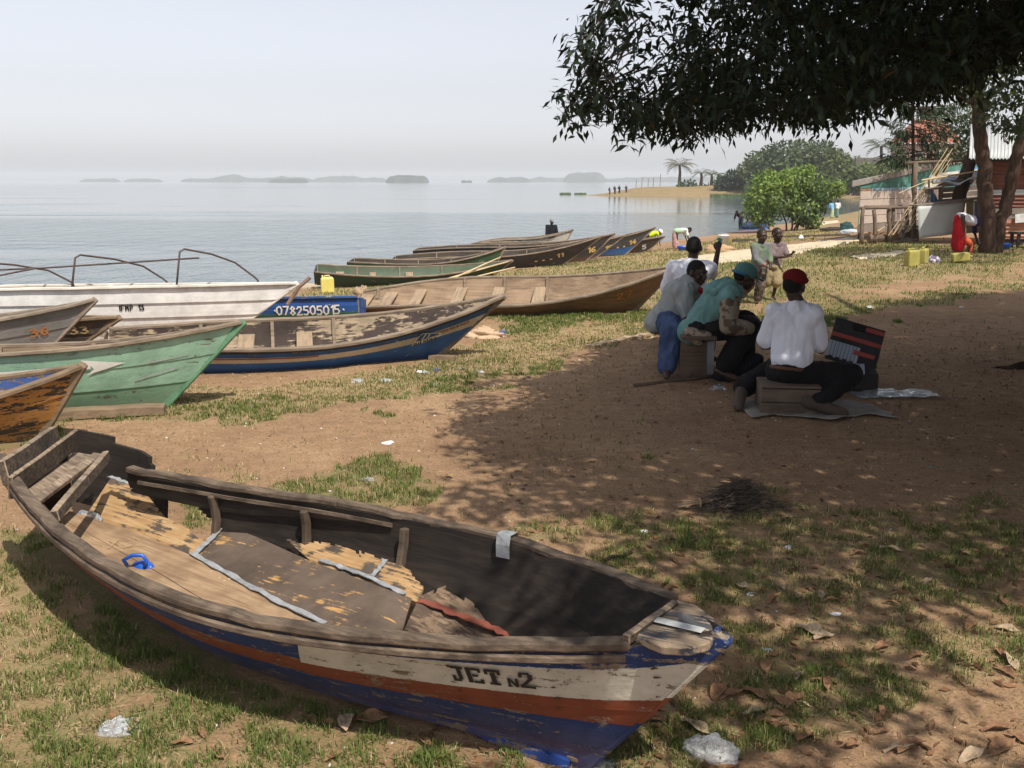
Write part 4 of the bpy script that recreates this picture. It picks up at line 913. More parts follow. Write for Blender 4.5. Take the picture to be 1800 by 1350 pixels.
def shade_tree():
    t = empty("shade_tree", (TRK[0], TRK[1], -.02), label="big dark leafy shade tree overhanging from right above the seated men", cat="tree")
    cx, cy, cz = 0.012, 0.012, 0
    K = (SUN_H[0] / math.tan(SUN_EL), SUN_H[1] / math.tan(SUN_EL))
    n = 240000; X = rng.uniform(-1.6, 13, n); Yy = rng.uniform(-3.5, 17, n); H = 2.0 + 5.2 * rng.random(n) ** 1.35
    d = np.hypot((X - TRK[0] - .3) / 7.4, (Yy - TRK[1] + 1.5) / 9.0); top = 3.1 + 4.4 * np.sqrt(np.clip(1 - d ** 2, 0, 1)); ok = (H < top)
    sx = X - K[0] * H; sy = Yy - K[1] * H
    jx = (fbm(sx * 1.6, sy * 1.6, 51) - .5) * 1.1; jy = (fbm(sx * 1.6, sy * 1.6, 57) - .5) * 1.1
    ok &= inpoly(sx + jx, sy + jy, SHADE)
    for bx, by, br in BRIGHT: ok &= np.hypot(sx - bx, (sy - by) * .8) > br * (.75 + .6 * fbm(sx * 5, sy * 5, 61))
    fy = fbm(sx * 1.3, sy * 1.3, 77)
    px, py, dep = pxy(np.stack([X, Yy, H], 1)); inf = (dep > .3) & (px > 500) & (px < 2500) & (py > -330) & (py < 1500)
    ok &= (~inf) | inpoly(px + rng.normal(0, 8, n), py + 30 + rng.normal(0, 5, n), SIL)
    ok &= (~inf) | (dep > 3.6); ok &= X ** 2 + Yy ** 2 + (H - CH) ** 2 > 1.7 ** 2
    ok &= np.hypot(X - TRK[0], Yy - TRK[1]) > .5
    ok &= (np.hypot(X, Yy) > 5.0) | (H > 3.4)          # no low boughs round the photographer
    P = np.stack([X, Yy, H], 1)[ok]; inf = inf[ok]; sxo, syo = sx[ok], sy[ok]
    # out of frame the ceiling of leaves needs fewer tufts
    near_edge = syo < 5.2
    shown = inf & (px[ok] < 1860) & (py[ok] > -60)
    keep = (shown & (rng.random(len(P)) < .95)) | (inf & ~shown & (rng.random(len(P)) < .32)) | ~inf & (rng.random(len(P)) < np.where(near_edge, .19, .23)); P, inf = P[keep], shown[keep]
    # extra tufts tracing the hanging rim that the picture shows
    rim = []; S_ = np.array(SIL[1:31], float)
    for a, b in zip(S_[:-1], S_[1:]):
        m = max(1, int(np.hypot(*(b - a)) / 5))
        for q in range(m):
            p = a + (b - a) * (q + rng.random()) / m; yy = rng.uniform(5.4, 7.2) if p[0] < 1130 else rng.uniform(6.0, 9.5) if p[0] < 1500 else rng.uniform(8.5, 12)
            w_ = Yp(p[0] + rng.normal(0, 5) + (14 if p[0] < 1110 else 0), p[1] - 34 + rng.normal(0, 8), yy); rim.append(w_)
    P = np.concatenate([P, np.array(rim)]); inf = np.concatenate([inf, np.ones(len(rim), bool)])
    print("shade tree tufts", len(P), inf.sum())
    LP, LD, LN, LL, LW, LC = [], [], [], [], [], []
    for vis in (True, False):
        Q = P[inf == vis]; k = 13 if vis else 12; m = len(Q)
        az = rng.uniform(0, 2 * np.pi, (m, k)); el = rng.uniform(-1.35, .25, (m, k)) if vis else rng.uniform(-.9, .3, (m, k))
        D = np.stack([np.cos(az) * np.cos(el), np.sin(az) * np.cos(el), np.sin(el)], -1); base = Q[:, None] + rng.normal(0, .055 if vis else .14, (m, k, 3)) + D * .02
        N = np.stack([np.zeros_like(az), np.zeros_like(az), np.ones_like(az)], -1) + rng.normal(0, .5, (m, k, 3))
        L = rng.uniform(.052, .094, (m, k)) if vis else rng.uniform(.12, .19, (m, k)); W = L * rng.uniform(.27, .38, (m, k))
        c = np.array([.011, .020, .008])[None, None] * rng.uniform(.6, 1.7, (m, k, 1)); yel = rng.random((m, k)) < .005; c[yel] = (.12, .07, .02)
        for A, B_ in ((LP, base), (LD, D), (LN, N), (LC, c)): A.append(B_.reshape(-1, 3))
        LL.append(L.ravel()); LW.append(W.ravel())
        if vis: nv = m * k
    LP, LD, LN, LC = map(np.concatenate, (LP, LD, LN, LC)); LL = np.concatenate(LL); LW = np.concatenate(LW)
    # 280 of the leaves that show largest are objects of their own
    vx, vy, vd = pxy(LP[:nv]); sc_ = LL[:nv] / np.maximum(vd, .1) * ((vx > 960) & (vx < 1800) & (vy > 0) & (vy < 275)); big = np.argsort(-sc_)[:280]
    mask = np.ones(len(LP), bool); mask[big] = False
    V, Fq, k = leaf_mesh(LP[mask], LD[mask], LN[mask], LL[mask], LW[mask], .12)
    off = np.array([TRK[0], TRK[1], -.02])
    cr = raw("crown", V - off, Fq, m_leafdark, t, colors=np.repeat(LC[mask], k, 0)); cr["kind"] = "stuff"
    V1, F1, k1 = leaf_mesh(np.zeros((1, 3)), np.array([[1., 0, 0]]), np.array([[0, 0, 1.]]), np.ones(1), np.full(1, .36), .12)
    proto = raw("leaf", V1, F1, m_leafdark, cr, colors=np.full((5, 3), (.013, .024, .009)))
    for i_, b in enumerate(big):
        o = proto if i_ == 0 else proto.copy()
        if i_: COL.objects.link(o); o.parent = cr
        D = Vector(LD[b]).normalized(); N = Vector(LN[b]); S = D.cross(N).normalized(); N = S.cross(D); L = LL[b]
        o.matrix_local = Matrix.Translation(LP[b] - off) @ Matrix((D, S, N)).transposed().to_4x4() @ Matrix.Scale(L, 4)
    # trunk, roots, limbs
    q = MB(); limb(q, [(0, 0, -.1), (.02, 0, .3), (-.05, .05, 1.2), (-.02, .1, 2.2)], .38, .30, 12)
    for a in (2.6, 3.4, 4.3, 1.2): limb(q, [(.25 * math.cos(a), .25 * math.sin(a), .12), (.6 * math.cos(a), .6 * math.sin(a), .03), (1.0 * math.cos(a + .2), 1.0 * math.sin(a + .2), -.03)], .10, .03, 7)
    q.build("trunk", m_bark, t, smooth=True)
    for ex, ey, ez in ((-4.2, -2.6, 2.9), (-3.2, -5.5, 3.6), (-1.0, -6.5, 4.2), (-2.2, 1.5, 3.5), (.8, 4.5, 3.9), (3.5, 2.5, 4.5), (3.2, -4.5, 4.4), (-.5, -2.0, 5.6)):
        q = MB(); limb(q, [(-.02, .1, 2.0), (ex * .3, ey * .3, 2.5 + ez * .15), (ex * .65, ey * .65, ez * .92), (ex, ey, ez)], .15, .03, 7); q.build("limb", m_bark, t, smooth=True)
    q = MB(); Q = np.array(rim) - off
    for p in Q[::2]:
        e = p + np.array([rng.uniform(.1, .35), rng.uniform(-.1, .2), rng.uniform(.12, .35)]); q.tube([Vector(e), Vector((p + e) / 2 + [0, 0, .03]), Vector(p)], [.006, .004, .0025], 4, caps=False)
    o = q.build("twigs", m_bark, t); o["kind"] = "stuff"
    return t
shade_tree()
# ---------------------------------------------------------------- crowns made of lobes
def lobed(name, root, lobes, n, size, cols, mat, hollow=.55, seed=1, up=.35, asp=.5, joined=True):
    r = np.random.default_rng(seed); w_ = np.array([a[3] * a[4] for a in lobes], float); w_ /= w_.sum(); idx = r.choice(len(lobes), n, p=w_); Lb = np.array(lobes)[idx]
    u = r.normal(size=(n, 3)); u /= np.linalg.norm(u, axis=1, keepdims=True); rad = hollow + (1 - hollow) * r.random(n) ** .6
    nzv = 1 + .35 * (fbm(u[:, 0] * 3 + idx * 7, u[:, 1] * 3 + u[:, 2] * 3, seed) - .5) * 2
    P = Lb[:, :3] + u * (rad * nzv)[:, None] * np.stack([Lb[:, 3], Lb[:, 3], Lb[:, 4]], 1)
    gap = fbm(P[:, 0] / size / 5, P[:, 2] / size / 5 + P[:, 1] / size / 7, seed + 3); k_ = gap > .36; P, u = P[k_], u[k_]; m = len(P)
    D = u * .6 + r.normal(0, .6, (m, 3)) + [0, 0, -.25]; N = u + r.normal(0, .45, (m, 3)) + [0, 0, up]; L = size * r.uniform(.6, 1.4, m)
    V, Fq, k = leaf_mesh(P, D, N, L, L * asp * r.uniform(.7, 1.3, m)); c0, c1 = np.array(cols[0]), np.array(cols[1])
    q = np.clip(fbm(P[:, 0] / size / 6, P[:, 2] / size / 6, seed + 9) * 1.1 - .15 + r.normal(0, .22, m), 0, 1)[:, None]; C_ = c0 * (1 - q) + c1 * q
    o = raw(name, V, Fq, mat, root, colors=np.repeat(C_, k, 0)); o["kind"] = "stuff"; return o
def tree(name, label, base, lobes, n, size, cols, cat="tree", group=None, trunk=(.2, 2.0), stems=None, seed=1, mat=None, **kw):
    t = empty(name, base, label=label, cat=cat, group=group); lobed("crown", t, lobes, n, size, cols, mat or m_leaffar, seed=seed, **kw)
    for pts, r0, r1 in (stems or [([(0, 0, -.3), (.05, 0, trunk[1] * .5), (0, .05, trunk[1])], trunk[0], trunk[0] * .6)]):
        q = MB(); limb(q, pts, r0, r1, 7); q.build("trunk" if stems is None else "stem", m_bark, t, smooth=True)
    return t
# shore bush
B0 = Vector((13.9, 48.5, g1(13.9, 48.5)))
def bl_(px, py, r, rz=None, dy=0):
    p = Yp(px, py, 48.5 + dy) - B0; return (p.x, p.y, p.z, r, rz or r)
tree("shore_bush", "rounded bright green bush on the shore behind the two boys", B0,
     [bl_(1362, 345, 1.35, 1.05), bl_(1338, 372, .85, .75), bl_(1400, 322, 1.15, .75), bl_(1350, 318, .7, .5), bl_(1440, 335, .95, .7), bl_(1415, 365, .95, .75), bl_(1466, 330, .55, .45), bl_(1425, 388, .5, .35), bl_(1420, 300, .35, .3)],
     9500, .17, ((.045, .09, .02), (.27, .37, .075)), cat="bush", mat=m_leafmid, seed=3,
     stems=[([(a, .1 * k, -.1), (a * 1.3 + .1, 0, .4), (b_, .1, 1.1)], .05, .03) for k, (a, b_) in enumerate(((-.5, -.9), (-.25, -.3), (0, .2), (.6, .9), (.85, 1.4), (-.05, -.1)))])
def at(px, py, y):
    p = Yp(px, py, y); return p
def far_tree(name, label, y, pxbase, lobes, n, size, cols, seed, trunk=(.3, 2), **kw):
    p = Yp(pxbase, 318, y); base = Vector((p.x, y, g1(p.x, y))); L = []
    for px, py, rw, rh in lobes:
        c = Yp(px, py, y) - base; s = y / F; L.append((c.x, rnd.uniform(-1, 1) * rw * s * .3, c.z, rw * s, rh * s))
    return tree(name, label, base, L, n, size, cols, group="trees along the far shore", trunk=trunk, seed=seed, **kw)
dk_, lt_ = (.035, .058, .024), (.16, .20, .08)
far_tree("spreading_tree", "largest spreading tree of the far shore grove", 168, 1395, [(1345, 285, 32, 22), (1390, 275, 48, 25), (1430, 272, 42, 22), (1375, 300, 50, 22), (1440, 295, 34, 22), (1320, 302, 22, 14)], 6500, .75, (dk_, lt_), 11, (.5, 5))
far_tree("spreading_tree", "yellower tree right of the largest far tree", 164, 1470, [(1465, 285, 26, 18), (1490, 298, 30, 18), (1450, 305, 40, 18), (1520, 305, 26, 14)], 3600, .7, ((.045, .07, .022), (.21, .25, .08)), 12)
far_tree("round_tree", "dark round tree at the inner end of the headland", 172, 1290, [(1290, 318, 22, 17), (1270, 325, 14, 12), (1312, 315, 20, 16), (1330, 325, 24, 16)], 2600, .65, ((.02, .038, .022), (.06, .085, .04)), 13)
far_tree("low_thicket", "low leafy thicket below the stone wall", 139, 1560, [(1520, 308, 40, 18), (1575, 302, 40, 18), (1625, 298, 40, 18), (1480, 325, 30, 14), (1670, 300, 30, 20), (1545, 318, 40, 14)], 6500, .55, ((.04, .065, .022), (.16, .20, .07)), 14)
far_tree("low_thicket", "thin line of leafy scrub behind the shore bush", 158, 1400, [(1340, 330, 30, 9), (1400, 330, 40, 10), (1460, 332, 40, 10)], 2200, .6, (dk_, lt_), 15)
far_tree("headland_bush", "green bush under the tall palm on the headland", 178, 1212, [(1208, 328, 16, 10), (1225, 332, 12, 7), (1195, 333, 9, 5)], 900, .5, ((.04, .07, .03), (.12, .16, .07)), 16, (.1, .6))
far_tree("headland_bush", "dark bush beside the short palms on the headland", 178, 1245, [(1240, 334, 10, 8), (1252, 336, 12, 6)], 600, .5, ((.03, .05, .025), (.09, .11, .05)), 17, (.1, .5))
# palms
def palm(label, y, px, py_top, py_base, spread, n=16, seed=1, col=((.05, .07, .035), (.12, .15, .07))):
    r = np.random.default_rng(seed); b = Yp(px, py_base, y); base = Vector((b.x, y, g1(b.x, y))); top = Yp(px, py_top, y) - base; s = spread * y / F
    t = empty("palm_tree", base, label=label, cat="palm tree", group="palms along the far shore")
    q = MB(); q.tube([(0, 0, -.3), (.05, 0, top.z * .5), (top.x * .5, 0, top.z - s * .3)], [.34, .24, .20], 7); q.build("trunk", m_bark, t)
    for k in range(n):
        a = k * 2.4 + r.uniform(-.2, .2); e0 = r.uniform(.1, 1.25); L = s * r.uniform(.85, 1.15); V, Fq, cs = [], [], []
        P = [];
        for i in range(9):
            u = i / 8; e = e0 - u * 1.5; P.append((P[-1][0] + math.cos(e) * L / 8, P[-1][1] + math.sin(e) * L / 8) if P else (0, 0))
        dx, dy = math.cos(a), math.sin(a); c0 = Vector((top.x * .5, 0, top.z - s * .32))
        for i in range(1, 9):
            c = c0 + Vector((P[i][0] * dx, P[i][0] * dy, P[i][1])); wl = L * .20 * math.sin(math.pi * (.12 + .86 * i / 8))
            for sg in (-1, 1):
                for j in range(2):
                    o = len(V); f = Vector((dx, dy, 0)); sd = Vector((-dy, dx, 0)) * sg; st0 = c + f * (j * L / 16); tip = st0 + sd * wl + f * wl * .6 + Vector((0, 0, -wl * .55)); V += [st0, st0 + f * L * .035, tip, st0 - f * L * .01]; Fq.append((o, o + 1, o + 2, o + 3)); cs += [np.array(col[0]) + (np.array(col[1]) - col[0]) * r.random()] * 4
        raw("frond", np.array([tuple(v) for v in V]), np.array(Fq), m_leaffar, t, colors=np.array(cs))
    return t
palm("tallest palm with greyish crown on the headland", 182, 1194, 280, 330, 30, 26, 1, ((.09, .085, .055), (.17, .16, .10)))
palm("short palm right of the headland bush", 180, 1232, 297, 332, 20, 16, 2); palm("middle short palm of the headland", 182, 1250, 300, 334, 17, 16, 3); palm("short palm nearest the dark round tree", 180, 1262, 301, 330, 18, 16, 4)
palm("broad palm beside the red roofed house", 146, 1548, 245, 300, 36, 20, 5)
# reeds standing in the water off the headland
def reeds(label, px, py, w_, n, hgt, group="reed clumps off the headland"):
    p = Zp(px, py, WATER); r = np.random.default_rng(px); P = np.stack([r.uniform(-w_, w_, n), r.uniform(-1, 1, n), np.full(n, -.2)], 1); D = np.stack([r.normal(0, .15, n), r.normal(0, .1, n), np.ones(n)], 1)
    V, Fq, k = leaf_mesh(P, D, np.tile([0, -1., 0], (n, 1)) + r.normal(0, .3, (n, 3)), r.uniform(.5, 1.1, n) * hgt + .2, np.full(n, .14)); raw("reeds", V, Fq, m_leaffar, colors=np.repeat(np.array([[.09, .13, .05]]) * r.uniform(.6, 1.5, (n, 1)), k, 0), label=label, cat="reeds", group=group).location = p
reeds("leftmost clump of green reeds standing off the headland tip", 994, 342, 1.0, 160, .45); reeds("second clump of green reeds touching the headland tip", 1020, 342, 1.1, 160, .4); reeds("long bed of pale reeds at the foot of the far grove", 1285, 346, 3.2, 500, .6)
# ---------------------------------------------------------------- forked tree by the sheds and thin needle-leaved tree
def forked():
    b = Yp(1741, 445, 24.45); b.z = g1(b.x, b.y) - .02; t = empty("forked_tree", b, label="forked brown tree trunk in front of the rusty corrugated shed", cat="tree")
    def L(px, py, dy=0): return Yp(px, py, 24.45 + dy) - b
    q = MB(); limb(q, [L(1738, 448), L(1737, 425), L(1734, 370), L(1730, 300), L(1724, 240), L(1716, 180), L(1706, 120)], .20, .13, 10); q.build("trunk", m_bark, t, smooth=True)
    q = MB(); limb(q, [L(1748, 450, .05), L(1752, 420, .05), L(1765, 370, .05), L(1780, 310), L(1792, 260), L(1803, 210), L(1818, 140)], .165, .13, 10); q.build("trunk", m_bark, t, smooth=True, label="right leaning fork of the trunk")
    for a, e in (((1716, 185), (1640, 150)), ((1722, 200), (1760, 140))):
        q = MB(); limb(q, [L(*a), L((a[0] + e[0]) / 2, (a[1] + e[1]) / 2 - 4), L(*e)], .07, .03, 6); q.build("limb", m_bark, t, smooth=True)
    lb = []
    for px, py, dy, r, rz in ((1790, 120, -3, 1.5, .9), (1850, 100, -3.5, 1.8, 1.2), (1720, 110, -1.5, 1.2, .6), (1660, 135, -1, .8, .4), (1775, 190, -1.5, .7, .5), (1782, 225, -1, .35, .3)):
        c = L(px, py, dy); lb.append((c.x, c.y, c.z, r, rz))
    for wx, wy, wz, r, rz in ((12.9, 22.2, 6.4, 1.9, 1.2), (14.6, 21.6, 5.6, 1.6, 1.0), (11.6, 22.6, 7.2, 1.5, .9)): lb.append((wx - b.x, wy - b.y, wz, r, rz))  # unseen lobes added out of view so their shadow falls on the trunks
    lobed("crown", t, lb, 11000, .17, ((.018, .035, .014), (.06, .085, .03)), m_leafdark, seed=21, asp=.4)
    q = MB(); q.tube([L(1765, 215, -.6), L(1764, 240, -.6), L(1765, 250, -.6)], .012, 5); q.tube([L(1765, 250, -.6), L(1772, 243, -.6), L(1781, 238, -.6)], .012, 5); 
    q.build("hanging_rope", plain("dark_blue_rope", (.02, .02, .05), .9), t)
forked()
def needle_tree():
    b = Yp(1607, 412, 33.0); b.z = g1(b.x, b.y); t = empty("needle_tree", b, label="thin dark needle-leaved tree rising behind the drying rack", cat="tree")
    def L(px, py, dy=0): return Yp(px, py, 33.0 + dy) - b
    q = MB(); limb(q, [L(1607, 412), L(1606, 300), L(1604, 200), L(1603, 100)], .07, .045, 8); q.build("trunk", m_bark, t, smooth=True)
    r = np.random.default_rng(5); P, D = [], []; q = MB()
    for k in range(40):
        py = r.uniform(178, 285); sg = r.choice([-1, 1]); ln = r.uniform(25, 105) if py > 180 else r.uniform(40, 130); x1 = 1605 + sg * ln * (1 if sg > 0 else .55); p0 = L(1605, py, 0); p1 = L(x1, py + r.uniform(-14, 18), r.uniform(-1.3, 1.3)); q.tube([p0, (p0 + p1) / 2 + Vector((0, 0, .06)), p1], [.02, .013, .006], 4)
        for i in range(60):
            u = r.uniform(.22, 1.04); c = np.array(p0.lerp(p1, u)) + r.normal(0, .055, 3); P.append(c); D.append(np.array([r.normal(0, .5), r.normal(0, .5), -.7 + r.normal(0, .5)]) + .5 * np.array((p1 - p0).normalized()))
    q.build("limb", m_bark, t)
    P, D = np.array(P), np.array(D); n = len(P); V, Fq, k = leaf_mesh(P, D, r.normal(size=(n, 3)), r.uniform(.16, .34, n), r.uniform(.025, .05, n))
    o = raw("crown", V, Fq, m_leafdark, t, colors=np.repeat(np.array([[.022, .038, .016]]) * r.uniform(.6, 2.0, (n, 1)), k, 0)); o["kind"] = "stuff"
    lb = [tuple(L(px, py, 1.5)) + (rr, rr * .7) for px, py, rr in ((1690, 230, .75), (1670, 262, .6), (1700, 265, .5), (1700, 205, .8))]
    t2 = empty("leafy_tree", b + Vector(L(1690, 318, 2.0)) * 0 + Vector((1.6, 2.0, 0)), label="leafy green tree between the needle tree and the grey roof", cat="tree")
    lobed("crown", t2, [(a - 1.6, c - 2.0, d, e, f) for a, c, d, e, f in lb], 2400, .14, ((.03, .05, .015), (.10, .13, .045)), m_leafmid, seed=31)
    q = MB(); limb(q, [(0, 0, 0), (.05, .0, 1.4), (.1, 0, 2.9)], .09, .05, 7); q.build("trunk", m_bark, t2, smooth=True)
needle_tree()
# ================================================================ sheds, stalls, rack and the things on the grass
def corr(p00, p10, p01, p11, waves, amp, n2=3, horiz=False, sag=.0):
    """corrugated sheet between four corners; ridges run from edge 0 to edge 1 (or along the sheet when horiz)"""
    n = waves * 6 + 1; P = np.zeros((n, n2, 3)); A, B_, C_, D = map(np.array, (p00, p10, p01, p11)); N = np.cross(B_ - A, C_ - A); N = N / np.linalg.norm(N)
    for i in range(n):
        for j in range(n2):
            u, v = i / (n - 1), j / (n2 - 1); a = A * (1 - u) * (1 - v) + B_ * u * (1 - v) + C_ * (1 - u) * v + D * u * v
            P[i, j] = a + N * amp * math.sin(u * waves * 2 * math.pi) + np.array([0, 0, -sag * math.sin(math.pi * v)])
    return P
m_post = wood("grey_bush_pole", (.17, .125, .09), axis=2, stain=.5); m_pl = wood("pinkish_grey_plank", (.52, .43, .36), light=(.60, .51, .44), dark=(.34, .26, .21), stain=.2, scale=.8); m_teal = wood("teal_board", (.25, .2, .15), paint=(.085, .235, .20), pwear=.62, stain=.3, scale=.8)
m_lb = wood("pale_blue_board", (.3, .26, .2), paint=(.30, .46, .56), pwear=.60, scale=.8); m_fasc = wood("grey_roof_board", (.30, .27, .24), stain=.3, scale=.7); m_under = plain("dark_timber", (.04, .032, .027), .9, .3)
m_iron = plain("grey_galvanised_sheet", (.47, .50, .49), .55, .12, 3); m_rust = plain("rusty_red_sheet", (.17, .065, .045), .75, .45, 3); m_rust2 = plain("salmon_rust_sheet", (.40, .20, .13), .75, .3, 3)
m_oldpl = wood("old_grey_plank", (.24, .20, .165), stain=.5, scale=.8); m_bam = plain("pale_bamboo", (.56, .44, .25), .6, .22, 4); m_mud = plain("reddish_mud_wall", (.30, .165, .10), .95, .3, 4)
def seg_board(mb, a, b_, z0a, z1a, z0b, z1b, th=.03, m=0):
    """upright board between two plan points, with separate heights at each end"""
    a = np.array(a, float); b_ = np.array(b_, float); d = b_ - a; n = np.array([d[1], -d[0]]) / np.hypot(*d) * th; V = []
    for q in (0, 1):
        o = n * q; V += [(a[0] + o[0], a[1] + o[1], z0a), (b_[0] + o[0], b_[1] + o[1], z0b), (b_[0] + o[0], b_[1] + o[1], z1b), (a[0] + o[0], a[1] + o[1], z1a)]
    return mb.add(V, [(0, 1, 2, 3), (7, 6, 5, 4), (0, 4, 5, 1), (1, 5, 6, 2), (2, 6, 7, 3), (3, 7, 4, 0)], m)
def hut():
    A = np.array([11.12, 32.0]); C_ = np.array([20.0, 40.5]); L = np.hypot(*(C_ - A)); d = (C_ - A) / L; nb = np.array([.37, .929]); zg = g1(*A)   # the hut runs back along the shore, not square to its front
    t = empty("plank_hut", (A[0], A[1], zg), label="long plank hut with teal upper boards and low sloping roof", cat="hut")
    def W(u, off=0.0): q = d * u - nb * off; return (q[0], q[1])
    rf = lambda u: 1.66 - zg + u * .105
    zs = [.38, .645, .905, 1.165, 1.43]
    for k in range(4):
        for (u0, u1) in ((0, 5.9), (5.93, L)):
            mb = MB(); j = rnd.uniform(-.012, .012); seg_board(mb, W(u0, j), W(u1, j + rnd.uniform(-.02, .02)), zs[k] - zg + .012, zs[k + 1] - zg - .004, zs[k] - zg + .035 + .01 * u0, zs[k + 1] - zg + .022 + .01 * u0); mb.build("wall_plank", m_pl, t, fixn=True)
    mb = MB(); seg_board(mb, W(.05, -.03), W(L, -.03), .40, rf(0) - .12, .40, rf(L) - .12, .01); mb.build("inner_lining", m_under, t, fixn=True)
    mb = MB(); seg_board(mb, W(.75, .012), W(4.4, .012), 1.437 - zg, 1.52 - zg, 1.46 - zg, 1.55 - zg); mb.build("wall_plank", m_lb, t, fixn=True, label="pale blue strip of board")
    mb = MB(); seg_board(mb, W(.0, .008), W(.72, .012), 1.437 - zg, 1.50 - zg, 1.437 - zg, 1.51 - zg); mb.build("wall_plank", wood("orange_brown_offcut", (.33, .19, .1)), t, fixn=True)
    e = [(.0, 1.525), (.0, 1.70), (.0, 1.90), (.0, 2.12), (.0, 2.34), (0, 2.6)]
    for k in range(5):
        z0, z1 = e[k][1] - zg, e[k + 1][1] - zg - .006; u0 = max(0, (z0 + .05 - rf(0)) / .105); um = min(L, max(u0 + .3, (z1 + .05 - rf(0)) / .105)); mb = MB(); V = []
        pts = [(u0, z0)] + [(L, z0), (L, min(z1, rf(L) - .05))] + [(um, min(z1, rf(um) - .05)), (u0, min(z1, rf(u0) - .05) + .002)]
        for q in (0, .03): V += [(*W(u, .0 - q + rnd.uniform(0, .0)), z) for u, z in pts]
        n = len(pts); mb.add(V, [tuple(range(n)), tuple(range(2 * n - 1, n - 1, -1))] + [(i, i + n, (i + 1) % n + n, (i + 1) % n) for i in range(n)]); mb.build("wall_plank", m_teal, t, fixn=True, label="teal painted upper board")
    p0, p1 = W(-.55, .07), W(L, .07); b0, b1 = W(-.55, -3.2), W(L, -3.2)
    mb = MB(); mb.beam((*p0, rf(-.55) + .05), (*p1, rf(L) + .05), .03, .17); mb.build("fascia_board", m_fasc, t)
    mb = MB(); P = np.zeros((2, 2, 3)); P[0, 0] = (*p0, rf(-.55) + .15); P[1, 0] = (*p1, rf(L) + .15); P[0, 1] = (*b0, rf(-.55) + .05); P[1, 1] = (*b1, rf(L) + .05); mb.slab(P, .02); mb.build("roof", m_fasc, t, fixn=True)
    mb = MB(); seg_board(mb, W(0), W(0, -3.0), .40, rf(0) - .08, .40, rf(0) - .12); mb.build("side_wall", m_teal, t, fixn=True)
    mb = MB(); seg_board(mb, W(-.02, .02), W(L, .02), .27, .375 - zg, .30, .40 - zg, .05); mb.build("floor_beam", m_oldpl, t, fixn=True)
    for u in (.2, 2.4, 4.8, 7.5):
        mb = MB(); q = W(u, -.2); mb.box((q[0], q[1], .15), (.14, .14, .5)); mb.build("stilt", m_under, t)
    mb = MB(); P = np.zeros((2, 2, 3)); P[0, 0] = (*W(0, -.1), .30); P[1, 0] = (*W(L, -.1), .30); P[0, 1] = (*W(0, -3), .30); P[1, 1] = (*W(L, -3), .30); mb.slab(P, .03).build("floor", m_under, t, fixn=True)
hut()
def poles(mb, a, b_, r, n=4, bend=.02, seg=7):
    a, b_ = Vector(a), Vector(b_); P = [a.lerp(b_, i / n) + Vector((rnd.uniform(-bend, bend), rnd.uniform(-bend, bend), 0)) * (0 < i < n) for i in range(n + 1)]; mb.tube(P, [r * (1.08 - .16 * i / n) for i in range(n + 1)], seg); return mb
